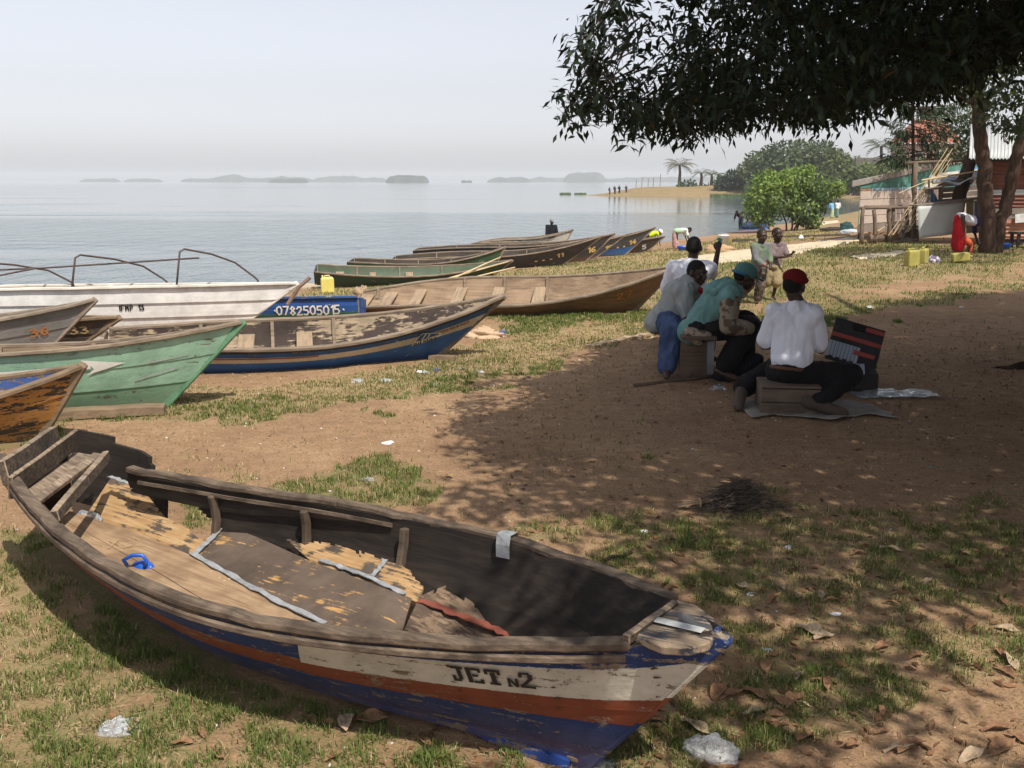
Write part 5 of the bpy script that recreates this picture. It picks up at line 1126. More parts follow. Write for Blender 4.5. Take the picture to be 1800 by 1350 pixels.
def rack():
    b = Yp(1515, 427, 29.4); b.z = g1(b.x, b.y); t = empty("drying_rack", b, label="rough pole rack with a high cross pole in front of the plank hut", cat="rack")
    def L(px, py, dy=0): return Yp(px, py, 29.4 + dy) - b
    for px0, py0, px1, py1, dy in ((1514, 428, 1517, 366, 0), (1539, 426, 1536, 369, .1), (1564, 423, 1562, 366, .1), (1568, 408, 1570, 368, 1.2), (1595, 405, 1593, 366, 1.0), (1606, 416, 1610, 284, .3)):
        q = MB(); a = L(px0, py0, dy); a.z -= .06; poles(q, a, L(px1, py1, dy), .062 if py1 > 300 else .07); q.build("post", m_post, t, smooth=True)
    for a, b_ in (((1512, 366, 0), (1613, 364, .2)), ((1520, 364, .6), (1615, 362, .8)), ((1516, 367, -.04), (1520, 365, 1.2)), ((1564, 367, 0), (1572, 366, 1.2))):
        q = MB(); poles(q, L(*a), L(*b_), .045); q.build("rail", m_post, t, smooth=True)
    q = MB(); poles(q, L(1591, 287, .4), L(1720, 281, .2), .045, bend=.03); q.build("cross_pole", m_post, t, smooth=True)
    q = MB(); poles(q, L(1646, 285, .3), L(1643, 330, .3), .022); q.build("hanging_stick", m_post, t)
    q = MB(); q.lathe([(.01, -.17), (.09, -.14), (.12, -.02), (.09, .1), (.03, .16)], tuple(L(1646, 299, .25)), 9); q.build("hanging_bundle", plain("old_sacking", (.12, .095, .07), .95), t)
    for k in range(7):
        bt = empty("bamboo_pole", b, label="one of seven pale split bamboo poles bunched against the rack's high cross pole", cat="pole", group="bamboo poles leaning on the rack")
        u = k / 6; q = MB(); poles(q, L(1560 + 34 * u + rnd.uniform(-4, 4), 414 - 6 * u, -.15 - .1 * rnd.random()), L(1664 + 9 * u + rnd.uniform(-5, 4), 279 - 9 * (k % 3), .15 - .08 * rnd.random()), .012, bend=.015, seg=5); q.build("culm", m_bam, bt)
    for PX_, a, b_ in ((1543, (1543, 406, -.1), (1563, 393, .3)), (1580, (1580, 340, .0), (1668, 300, .2)), (1610, (1610, 345, .1), (1700, 300, .3))):
        bt = empty("bamboo_pole", b, label=("short loose bamboo stick low between the rack posts", "loose bamboo pole slanting up beside the hanging bundle", "loose bamboo pole slanting over the stall awning")[("1543", "1580", "1610").index(str(PX_))], cat="pole", group="loose bamboo poles across the rack"); q = MB(); poles(q, L(*a), L(*b_), .014, seg=5); q.build("culm", m_bam, bt)
    lg = empty("plank_bench", L(1597, 412, .6) + b, label="low bench of stacked boards under the drying rack", cat="bench")
    for k, (px0, px1, py) in enumerate(((1582, 1612, 399), (1580, 1610, 405))):
        q = MB(); q.beam(L(px0, py, .6) + b - lg.location, L(px1, py - 1, .6) + b - lg.location, .35, .06); q.build("board", m_oldpl, lg)
    for px in (1585, 1607):
        q = MB(); q.beam(L(px, 418, .6) + b - lg.location, L(px, 408, .6) + b - lg.location, .1, .3); q.build("leg", m_oldpl, lg)
    P = np.zeros((14, 4, 3)); a, c = L(1526, 408, 1.0), L(1612, 406, 1.0)
    for i in range(14):
        for j in range(4): p = a.lerp(c, i / 13); P[i, j] = (p.x, p.y, p.z - j / 3 * .30 + (fbm(i * .7, 0, 4) - .5) * .06 * (j == 0))
    MB().slab(P, .2).build("low_mud_wall", m_mud, None, fixn=True, label="low reddish mud wall behind the rack posts", cat="wall", loc=b)
    q = MB(); q.tube([L(1527, 418, .1) + Vector((0, 0, -.02)), L(1560, 417, .3) + Vector((0, 0, -.02))], .11, 9); q.build("log", m_post, None, label="thick log lying between the rack posts", cat="log", loc=b)
rack()
def lump(n, s, amp, seed, n2=18):
    """soft heap (cloth, sack, bag) sitting on its base"""
    mb = MB(); P = np.zeros((n2, n2, 3))
    for i in range(n2):
        for j in range(n2):
            a = 2 * math.pi * j / (n2 - 1); u = i / (n2 - 1); r = math.sin(u * math.pi / 2 * .999 + .001); h = math.cos(u * math.pi / 2)
            k = 1 + amp * (mnoise.noise((math.cos(a) * 1.6 + seed, math.sin(a) * 1.6, u * 3)) + .5 * mnoise.noise((math.cos(a) * 4 + seed, math.sin(a) * 4, u * 6)))
            P[i, j] = (s[0] * r * math.cos(a) * k, s[1] * r * math.sin(a) * k, max(-.01, s[2] * h * k - .005))
    return mb.grid(P)
def stall():
    b = Yp(1614, 419, 28.6); b.z = g1(b.x, b.y); t = empty("market_stall", b, label="roadside stall with a grey metal sheet counter front and tarpaulin awning", cat="stall")
    def L(px, py, dy=0): return Yp(px, py, 28.6 + dy) - b
    P = np.zeros((16, 9, 3)); c = [L(1612, 363), L(1697, 353, .3), L(1615, 419), L(1690, 410, .3)]
    for i in range(16):
        for j in range(9): u, v = i / 15, j / 8; p = c[0] * (1 - u) * (1 - v) + c[1] * u * (1 - v) + c[2] * (1 - u) * v + c[3] * u * v; P[i, j] = (p.x, p.y - .03 * math.sin(u * 9 + v * 3) * .5 - .03 * fbm(u * 5, v * 5, 8), p.z)
    MB().slab(P, .006).build("counter_front", m_iron, t, smooth=True, fixn=True)
    for (x0, x1, m_) in ((1698, 1711, plain("mustard_panel", (.36, .31, .18), .7, .25)), (1712, 1724, plain("blue_grey_panel", (.22, .27, .31), .6, .2))):
        q = MB(); P = np.zeros((2, 2, 3)); P[0, 0] = L(x0, 353, .3); P[1, 0] = L(x1, 352, .35); P[0, 1] = L(x0, 410, .3); P[1, 1] = L(x1, 409, .35); q.slab(P, .02).build("counter_panel", m_, t, fixn=True)
    q = MB(); q.beam(L(1606, 361, .2), L(1726, 348, .5), .45, .035); q.build("counter_top", m_oldpl, t)
    for k in range(4):
        q = MB(); P = np.zeros((2, 2, 3)); y0 = 318 + 10 * k; P[0, 0] = L(1652, y0 + 2, 2.2); P[1, 0] = L(1730, y0 - 4, 2.2); P[0, 1] = L(1652, y0 + 11, 2.2); P[1, 1] = L(1730, y0 + 5, 2.2); q.slab(P, .03).build("back_board", m_oldpl, t, fixn=True)
    for px, dy in ((1650, 2.1), (1726, 2.1), (1632, .35), (1722, .4)):
        q = MB(); poles(q, L(px, 405, dy), L(px + 1, 312 if dy < 1 else 300, dy), .035); q.build("awning_post", m_post, t)
    P = np.zeros((24, 10, 3)); c = [L(1624, 330, .2), L(1722, 318, .2), L(1636, 308, 2.0), L(1728, 294, 2.0)]; P2 = P.copy()
    for i in range(24):
        for j in range(10): u, v = i / 23, j / 9; p = c[0] * (1 - u) * (1 - v) + c[1] * u * (1 - v) + c[2] * (1 - u) * v + c[3] * u * v; P[i, j] = (p.x, p.y, p.z - .07 * math.sin(u * 13) * (1 - v) - .06 * math.sin(math.pi * v) + .05 * fbm(u * 7, v * 5, 5))
    b_ = NB("striped_tarpaulin"); v_ = b_.coord("Object", (3.2, 3.2, 3.2)); n_ = b_.noise(v_, 1.0, 4, .6)
    m_t = b_.finish(b_.ramp(n_, [(.42, (.55, .52, .46)), (.50, (.50, .40, .26)), (.54, (.10, .22, .38)), (.62, (.13, .27, .42))], 'LINEAR'), .7)
    MB().slab(P, .004).build("awning", m_t, t, smooth=True, fixn=True)
    for a, c_ in (((1620, 317, .1), (1724, 300, .3)), ((1622, 333, .1), (1668, 326, .2)), ((1640, 322, .6), (1730, 312, .8))):
        q = MB(); poles(q, L(*a), L(*c_), .024); q.build("awning_pole", m_bam if a[1] < 320 else m_post, t)
    q = MB(); P = np.zeros((10, 8, 3))
    for i in range(10):
        for j in range(8): p = L(1633 + 9 * i / 9, 334 + 18 * j / 7, .6); P[i, j] = (p.x, p.y + .04 * math.sin(i * 1.6), p.z)
    q.slab(P, .004).build("curtain", plain("faded_blue_cloth", (.14, .24, .36), .9, .3), t, smooth=True, fixn=True)
    q = MB(); limb(q, [L(1683, 356, .9), L(1690, 330, .9), L(1697, 305, .9), L(1707, 276, .9), L(1712, 262, .9)], .20, .17, 10); q.build("leaning_trunk", m_bark, None, smooth=True, label="thick leaning bare trunk rising through the stall awning", cat="tree trunk", loc=b)
stall()
def shed():
    b = Yp(1722, 440, 27.6); b.z = g1(b.x, b.y); t = empty("corrugated_shed", b, label="shed of rusty corrugated sheets with a pale grey corrugated roof", cat="shed")
    def L(px, py, dy=0): return Yp(px, py, 27.6 + dy) - b
    xr = 1990
    def row(py0, py1, mat, waves, amp, name="wall_sheet", dy=0.0, x0=1722, tilt=0):
        A, B_, C_, D = L(x0, py0, dy), L(x0, py1, dy), L(xr, py0 + tilt, dy), L(xr, py1 + tilt, dy); mb = MB(); mb.slab(corr(A, B_, C_, D, waves, amp, 5), .004); return mb.build(name, mat, t, smooth=True, fixn=True)
    row(276, 309, m_rust, 4, .022, dy=.03); row(307, 336, m_rust, 4, .022); row(334, 343, m_iron, 1, .015, dy=-.03, tilt=-4); row(342, 368, m_rust, 4, .022); row(392, 420, m_rust2, 4, .025)
    for y0, y1, dy, m_ in ((368, 378, -.05, m_oldpl), (378, 386, -.03, m_oldpl), (386, 394, -.02, m_rust2)):
        q = MB(); P = np.zeros((2, 2, 3)); P[0, 0] = L(1722, y0, dy); P[1, 0] = L(xr, y0 - 10, dy); P[0, 1] = L(1722, y1, dy); P[1, 1] = L(xr, y1 - 8, dy); q.slab(P, .025).build("wall_plank", m_, t, fixn=True)
    q = MB(); P = np.zeros((2, 2, 3)); P[0, 0] = L(1784, 377, -.12); P[1, 0] = L(1830, 372, -.12); P[0, 1] = L(1784, 392, -.12); P[1, 1] = L(1830, 388, -.12); q.slab(P, .02).build("white_board", plain("white_board", (.55, .55, .53), .7), t, fixn=True)
    q = MB(); P = np.zeros((2, 2, 3)); P[0, 0] = L(1722, 420, .1); P[1, 0] = L(xr, 420, .1); P[0, 1] = L(1722, 448, .1); P[1, 1] = L(xr, 448, .1); q.slab(P, .05).build("plinth", m_under, t, fixn=True)
    r0, r1, r2, r3 = L(1703, 279, -.55), L(xr, 279, -.55), L(1706, 219, 1.9), L(xr, 219, 1.9); mb = MB(); mb.slab(corr(r0, r1, r2, r3, 46, .022, 3), .003); mb.build("roof", plain("pale_grey_roof_sheet", (.46, .47, .46), .5, .10, 2, metal=.25), t, smooth=True, fixn=True)  # roof sheet in its own pale grey
    q = MB(); q.beam(L(1706, 281, -.42), L(xr, 281, -.42), .05, .07); q.build("eave_beam", m_under, t)
    q = MB(); P = np.zeros((2, 2, 3)); P[0, 0] = L(1722, 276, .05); P[1, 0] = L(1724, 225, 1.8); P[0, 1] = L(1722, 445, .05); P[1, 1] = L(1724, 430, 1.8); q.slab(P, .02).build("side_wall", m_rust, t, fixn=True)
    for px in (1724, 1800, 1880):
        q = MB(); q.beam(L(px, 447, -.3), L(px, 281, -.40), .08, .08); q.build("eave_post", m_post, t) if px != 1800 else None
    bt = Yp(1792, 441, 26.4); bt.z = g1(bt.x, bt.y); k = empty("dark_table", bt, label="dark rough table beside the rusty shed", cat="table"); q = MB(); q.box((.25, 0, .40), (.95, .5, .05)); q.build("tabletop", m_under, k)
    for x in (-.15, .62):
        for y in (-.18, .18): q = MB(); q.box((x, y, .18), (.07, .07, .40)); q.build("leg", m_under, k)
    bs = Yp(1763, 443, 25.9); bs.z = g1(bs.x, bs.y); q = MB(); q.lathe([(.001, .0), (.13, 0), (.20, .13), (.215, .14), (.205, .145), (.19, .13), (.12, .012), (.001, .012)], (0, 0, 0), 18); q.build("blue_basin", mj, None, smooth=True, label="blue plastic basin on the ground behind the forked trunk", cat="basin", loc=bs)
shed()
# ---------------------------------------------------------------- jerrycans, bucket, drying fish, loose timber
def jerrycan(label, loc, rz, h, mat, rot=None, group=None):
    t = empty("jerrycan", loc, rz, label, "jerrycan", group, rot=rot); w_, d = h * .74, h * .44; s = h
    q = MB(); V = []; prof = [(1, 0), (1, .72), (.98, .80), (.80, .90)]
    for (k, z) in prof:
        for a, b_ in ((-1, -1), (1, -1), (1, 1), (-1, 1)): V.append((a * w_ / 2 * k, b_ * d / 2 * (k if z > .8 else 1), z * s))
    Fs = [(3, 2, 1, 0), (12, 13, 14, 15)] + [(i * 4 + j, i * 4 + (j + 1) % 4, i * 4 + 4 + (j + 1) % 4, i * 4 + 4 + j) for i in range(3) for j in range(4)]
    q.add(V, Fs); q.build("can_body", mat, t, bev=h * .035, smooth=False)
    q = MB(); q.tube([(-w_ * .22, 0, s * .88), (-w_ * .18, 0, s * .98), (w_ * .16, 0, s * .98), (w_ * .22, 0, s * .88)], h * .035, 7); q.build("can_handle", mat, t, smooth=True)
    q = MB(); q.lathe([(h * .055, .87 * s), (h * .055, s), (h * .04, s)], (-w_ * .36, 0, 0), 10); q.build("can_cap", mat, t, smooth=True)
    return t
m_y1 = plain("bright_yellow_plastic", (.62, .53, .14), .45, .10, spec=.4); m_y2 = plain("dirty_yellow_plastic", (.34, .30, .075), .6, .25, spec=.4)
jerrycan("pale yellow jerrycan standing on grass beside the dark green boat", G(576, 514), .25, .36, m_y1)
g_ = "yellow jerrycans lying near the forked tree"
jerrycan("dirty yellow jerrycan standing on the lawn, larger one", G(1602, 468), .35, .38, m_y2, group=g_); jerrycan("second dirty yellow jerrycan tucked behind the larger one", G(1622, 463), .9, .36, m_y2, group=g_)
p = G(1672, 461); jerrycan("yellow jerrycan lying on its side near the woman in red", (p.x, p.y, p.z + .10), 0, .40, m_y2, rot=(1.45, 0, 1.35), group=g_)
b_ = NB("printed_packet"); v_ = b_.coord("Object", (1, 1, 1)); n_ = b_.noise(v_, 16, 2); m_pk = b_.finish(b_.ramp(n_, [(.45, (.6, .62, .68)), (.5, (.45, .10, .12)), (.55, (.18, .22, .45)), (.62, (.6, .62, .66))], 'CONSTANT'), .5)
p = G(1640, 461); lump(1, (.17, .12, .14), .35, 3).build("printed_packet", m_pk, None, smooth=True, label="crumpled blue and white printed packet between the yellow jerrycans", cat="packet", loc=p)
p = G(1271, 433); t = empty("white_bucket", p, label="white plastic bucket standing on the grass", cat="bucket"); q = MB(); q.lathe([(.001, 0), (.15, 0), (.185, .36), (.20, .37), (.20, .40), (.185, .40), (.18, .36), (.14, .02), (.001, .02)], (0, 0, 0), 20); m_wp = plain("white_plastic", (.72, .73, .74), .4, .06, spec=.4); q.build("bucket_body", m_wp, t, smooth=True); q = MB(); q.tube([(.19 * math.cos(a), .19 * math.sin(a), .34 - .10 * math.sin(a)) for a in np.linspace(math.pi, 2 * math.pi, 9)], .006, 5); q.build("handle", m_wp, t)
def ground_patch(name, label, cat, px_poly, mat, hgt=.03, step=.10, seed=0, bump=.03, group=None):
    """spread material (fish, nets) on the ground inside an outline"""
    pol = [tuple(G(*q)[:2]) for q in px_poly]; xs = [q[0] for q in pol]; ys = [q[1] for q in pol]; X, Yy = np.meshgrid(np.arange(min(xs), max(xs), step), np.arange(min(ys), max(ys), step), indexing='ij')
    jx = X + (fbm(X * 2.2, Yy * 2.2, seed) - .5) * .7; jy = Yy + (fbm(X * 2.2, Yy * 2.2, seed + 4) - .5) * .7; M_ = inpoly(jx, jy, pol); Zz = gzr(X, Yy) + hgt + bump * (fbm(X * 6, Yy * 6, seed) - .3); Zz = np.where(M_, Zz, gzr(X, Yy) - .02)
    n, m = X.shape; idx = np.arange(n * m).reshape(n, m); q = np.stack([idx[:-1, :-1], idx[1:, :-1], idx[1:, 1:], idx[:-1, 1:]], -1).reshape(-1, 4); keep = M_.ravel()[q].sum(1) > 0; V = np.stack([X, Yy, Zz], -1).reshape(-1, 3)
    u, inv = np.unique(q[keep], return_inverse=True); return raw(name, V[u], inv.reshape(-1, 4), mat, smooth=True, label=label, cat=cat, group=group, kind="stuff")
b_ = NB("drying_silver_fish"); v_ = b_.coord(); n_ = b_.noise(v_, 30, 4, .7); n2_ = b_.noise(v_, 2.2, 3); m_fish = b_.finish(b_.ramp(b_.math('ADD', b_.math('MULTIPLY', n_, .6), b_.math('MULTIPLY', n2_, .4)), [(.32, (.34, .25, .15)), (.48, (.56, .46, .31)), (.66, (.70, .60, .44))]), .8, n_, .7, .02)
ground_patch("drying_fish", "long cream strip of small fish drying on the grass", "drying fish", [(1178, 464),(1230, 450),(1330, 438),(1420, 428),(1492, 418),(1512, 421),(1470, 432),(1400, 446),(1330, 456),(1215, 468)], m_fish, seed=2)
ground_patch("drying_fish", "narrow short strip of fish drying right of the boys", "drying fish", [(1495, 452),(1540, 447),(1590, 441),(1600, 444),(1560, 450),(1510, 456)], m_fish, seed=5, step=.07)
ground_patch("drying_fish", "far pale strip of fish near the shore bush", "drying fish", [(1425, 392),(1470, 388),(1472, 391),(1430, 397)], m_fish, seed=8, step=.15)
p = G(1264, 441); lump(1, (.52, .3, .22), .3, 9).build("net_heap", plain("tan_netting", (.42, .27, .15), .9, .3, 20), None, smooth=True, label="low tan heap of netting beside the white bucket", cat="net", loc=p)
p = G(1206, 440); t = empty("fish_tray", p, label="blue tray of fish in front of the bending woman in white", cat="tray"); q = MB(); q.lathe([(.001, 0), (.25, 0), (.33, .14), (.32, .15), (.30, .13), (.23, .02), (.001, .02)], (0, 0, 0), 16); q.build("tray", mj, t, smooth=True); lump(1, (.24, .24, .09), .3, 2).build("fish_pile", m_fish, t, loc=(0, 0, .06))
for lab, a, b_, w_, h in (("dark old board lying on grass left of the boys", (1290, 425), (1332, 424), .22, .10), ("long thin timber lying on grass behind the boys", (1335, 419), (1492, 414), .16, .07)):
    A, B_ = G(*a), G(*b_); q = MB(); q.beam(A + Vector((0, 0, h / 2)), B_ + Vector((0, 0, h / 2)), w_, h, n=4, wob=.01); q.build("timber", m_oldpl, None, label=lab, cat="timber")
p = G(1408, 420); lump(1, (.10, .1, .15), .2, 1).build("white_bag", m_wp, None, smooth=True, label="small white bag on the grass beyond the boys", cat="bag", loc=p)
p = G(1488, 404); lump(1, (.32, .3, .33), .4, 14).build("dark_tarp_heap", plain("dark_teal_tarp", (.02, .06, .06), .8, .5, 8), None, smooth=True, label="dark teal tarpaulin heap at the hut's left corner", cat="tarpaulin", loc=p)
p = G(1494, 409); lump(1, (.45, .25, .14), .3, 15).build("pale_sack", plain("pale_blue_sack", (.42, .46, .50), .8), None, smooth=True, label="pale sack on the ground at the hut's left corner", cat="sack", loc=p)
A, B_ = G(1462, 406), G(1480, 402); q = MB(); q.beam(A + Vector((0, 0, .05)), B_ + Vector((0, 0, .05)), 1.1, .06); q.build("dark_mat", m_under, None, label="dark mat on the grass left of the plank hut", cat="mat")
p = G(1592, 424); lump(1, (.42, .25, .13), .45, 17).build("white_sack", plain("dusty_white_sack", (.48, .42, .36), .9), None, smooth=True, label="dusty white sack on the ground under the drying rack", cat="sack", loc=p)
# poles and planks by the boats
for k, (a, b_, z0, z1) in enumerate((((742, 502), (893, 460), .14, .55), ((750, 507), (905, 470), .12, .55), ((770, 500), (880, 452), .2, .62))):
    A, B_ = G(*a), G(*b_); A = Yp(a[0], a[1], 20.5); B_ = Yp(b_[0], b_[1], 22.3); q = MB(); poles(q, A, B_, .017, bend=.02); q.build("bamboo_pole", m_bam, None, smooth=True, label=("longest yellow bamboo pole across the dark green boat's bow", "lowest yellow bamboo pole beside the dark green boat's bow", "topmost yellow bamboo pole resting on the dark green boat")[k], cat="pole", group="bamboo poles on the green boat")
A, B_ = G(1035, 612), G(1145, 590); q = MB(); q.beam(A + Vector((0, 0, .02)), B_ + Vector((0, 0, .025)), .10, .03, n=8, wob=.012); q.build("driftwood_plank", wood("pale_driftwood", (.44, .32, .2)), None, label="pale weathered plank lying on the ground left of the bench", cat="plank")
A, B_ = G(112, 732), G(300, 722); q = MB(); A.z = B_.z = A.z + .045; A.y -= .12; B_.y -= .12; q.beam(A, B_, .16, .06, n=6, wob=.006); q.build("skid_plank", W_brown, None, label="brown skid plank under the mint green boat", cat="plank")
A = G(772, 634); q = MB(); q.beam(A + Vector((-.1, .02, .03)), A + Vector((.16, -.02, .03)), .08, .05); q.build("wood_block", W_brown, None, label="small wood block under the bow of the blue and cream boat", cat="wood block")
p = G(848, 592); lump(1, (.24, .14, .10), .5, 23).build("net_heap", plain("cream_net", (.50, .36, .24), .9, .25, 30), None, smooth=True, label="cream heap of netting beyond the blue and cream boat's bow", cat="net", loc=p)
p = G(497 + 140, 520); lump(1, (.2, .12, .22), .6, 25).build("brush_heap", plain("dry_brush", (.34, .24, .15), .95, .3, 30), None, smooth=True, label="dry brush heap between the jerrycan and the bare boat's stern", cat="brush")
o_ = bpy.data.objects['brush_heap']; p = G(637, 521); o_.location = p; o_.scale = (.8, .8, .7)
# ================================================================ people
def _sph(c, r, R=None, seg=14, rings=9):
    V, Fs = [], []
    for i in range(rings + 1):
        th = math.pi * i / rings
        for j in range(seg):
            a = 2 * math.pi * j / seg; p = Vector((r[0] * math.sin(th) * math.cos(a), r[1] * math.sin(th) * math.sin(a), r[2] * math.cos(th))); V.append((R @ p if R else p) + Vector(c))
    for i in range(rings):
        for j in range(seg): Fs.append((i * seg + j, (i + 1) * seg + j, (i + 1) * seg + (j + 1) % seg, i * seg + (j + 1) % seg))
    return V, Fs
def _cap(p0, p1, r0, r1, seg=12, flat=1.0, side=None):
    p0, p1 = Vector(p0), Vector(p1); d, s, u = orth(p1 - p0 if (p1 - p0).length > 1e-6 else Vector((0, 0, 1)))
    if side is not None:
        u = Vector(side) - d * d.dot(Vector(side)); u.normalize(); s = u.cross(d)
    V, Fs = [], []; rows = []
    for i in range(5): a = math.pi / 2 * (1 - i / 4) ; rows.append((p0 - d * r0 * math.sin(a), r0 * math.cos(a)))
    for i in range(1, 5): rows.append((p0.lerp(p1, i / 5), r0 + (r1 - r0) * i / 5))
    for i in range(5): a = math.pi / 2 * i / 4; rows.append((p1 + d * r1 * math.sin(a), r1 * math.cos(a)))
    for c, r in rows:
        r = max(r, .0006)
        for k in range(seg): a = 2 * math.pi * k / seg; V.append(c + s * math.cos(a) * r + u * math.sin(a) * r * flat)
    for i in range(len(rows) - 1):
        for k in range(seg): Fs.append((i * seg + k, i * seg + (k + 1) % seg, (i + 1) * seg + (k + 1) % seg, (i + 1) * seg + k))
    return V, Fs
class Soft:
    """a continuous surface grown round tapered limbs: union of rounded pieces, remeshed and smoothed"""
    def __init__(self): self.mb = MB()
    def cap(self, p0, p1, r0, r1=None, flat=1.0, side=None): self.mb.add(*_cap(p0, p1, r0, r0 if r1 is None else r1, 12, flat, side)); return self
    def ell(self, c, r, R=None): self.mb.add(*_sph(c, r if hasattr(r, '__len__') else (r, r, r), R)); return self
    def chain(self, pts, rs, **k):
        for a, b_, r0, r1 in zip(pts[:-1], pts[1:], rs[:-1], rs[1:]): self.cap(a, b_, r0, r1, **k)
        return self
    def build(self, name, mat, parent=None, vox=.008, smooth=4, wr=0.0, wf=14.0, seed=0.0, **kw):
        me = self.mb.mesh("tmp", [mat]); o = bpy.data.objects.new("tmp", me); COL.objects.link(o)
        m = o.modifiers.new("r", 'REMESH'); m.mode = 'VOXEL'; m.voxel_size = vox; m.use_smooth_shade = True
        m = o.modifiers.new("s", 'SMOOTH'); m.iterations = smooth; m.factor = .5
        dg = bpy.context.evaluated_depsgraph_get(); ev = o.evaluated_get(dg); me2 = bpy.data.meshes.new_from_object(ev); me2.name = name
        bpy.data.objects.remove(o); bpy.data.meshes.remove(me)
        if wr:
            n = len(me2.vertices); co = np.zeros(n * 3, np.float32); no = np.zeros(n * 3, np.float32); me2.vertices.foreach_get("co", co); me2.vertices.foreach_get("normal", no); co = co.reshape(-1, 3); no = no.reshape(-1, 3)
            d = np.array([mnoise.noise((p[0] * wf + seed, p[1] * wf, p[2] * wf * .55)) + .5 * mnoise.noise((p[0] * wf * 2.3, p[1] * wf * 2.3 + seed, p[2] * wf * 1.3)) for p in co]); d = 1 - 2 * np.abs(d)
            co += no * (d * wr)[:, None]; me2.vertices.foreach_set("co", co.ravel()); me2.update()
        me2.polygons.foreach_set("use_smooth", [True] * len(me2.polygons))
        me2.materials.clear(); me2.materials.append(mat)
        ob = bpy.data.objects.new(name, me2); COL.objects.link(ob)
        if parent: ob.parent = parent
        return tag(ob, **kw)
def cloth(name, c, var=.18, sc=5, rough=.9, c2=None, thr=.55):
    b = NB(name); v = b.coord(); n1 = b.noise(v, sc, 4); n2 = b.noise(v, 60, 3); col = b.ramp(n1, [(.3, tuple(x * (1 - var) for x in c)), (.7, tuple(min(1, x * (1 + var)) for x in c))])
    if c2: col = b.mix(b.ramp(b.noise(v, sc * 1.8, 3), [(thr - .02, 0), (thr + .02, 1)]), col, c2)
    return b.finish(col, rough, b.math('ADD', n1, b.math('MULTIPLY', n2, .4)), .3, .006, spec=.15)
m_skin = NB("dark_brown_skin"); v_ = m_skin.coord(); m_skin = m_skin.finish(m_skin.ramp(m_skin.noise(v_, 18, 3), [(.3, (.040, .021, .014)), (.7, (.062, .033, .022))]), .48, m_skin.noise(v_, 120, 2), .1, .002, spec=.4)
m_hair = plain("short_black_hair", (.010, .009, .008), .95, .3, 40); m_eye = plain("eye_white", (.22, .19, .16), .4, .05); m_iris = plain("eye_dark", (.01, .007, .005), .2, .1)
m_lip = plain("lip_brown", (.075, .034, .028), .5, .15)
V3 = Vector
def frame(fwd, up=(0, 0, 1)):
    f = V3(fwd).normalized(); s = f.cross(V3(up)).normalized(); u = s.cross(f); return f, s, u      # s is the figure's right
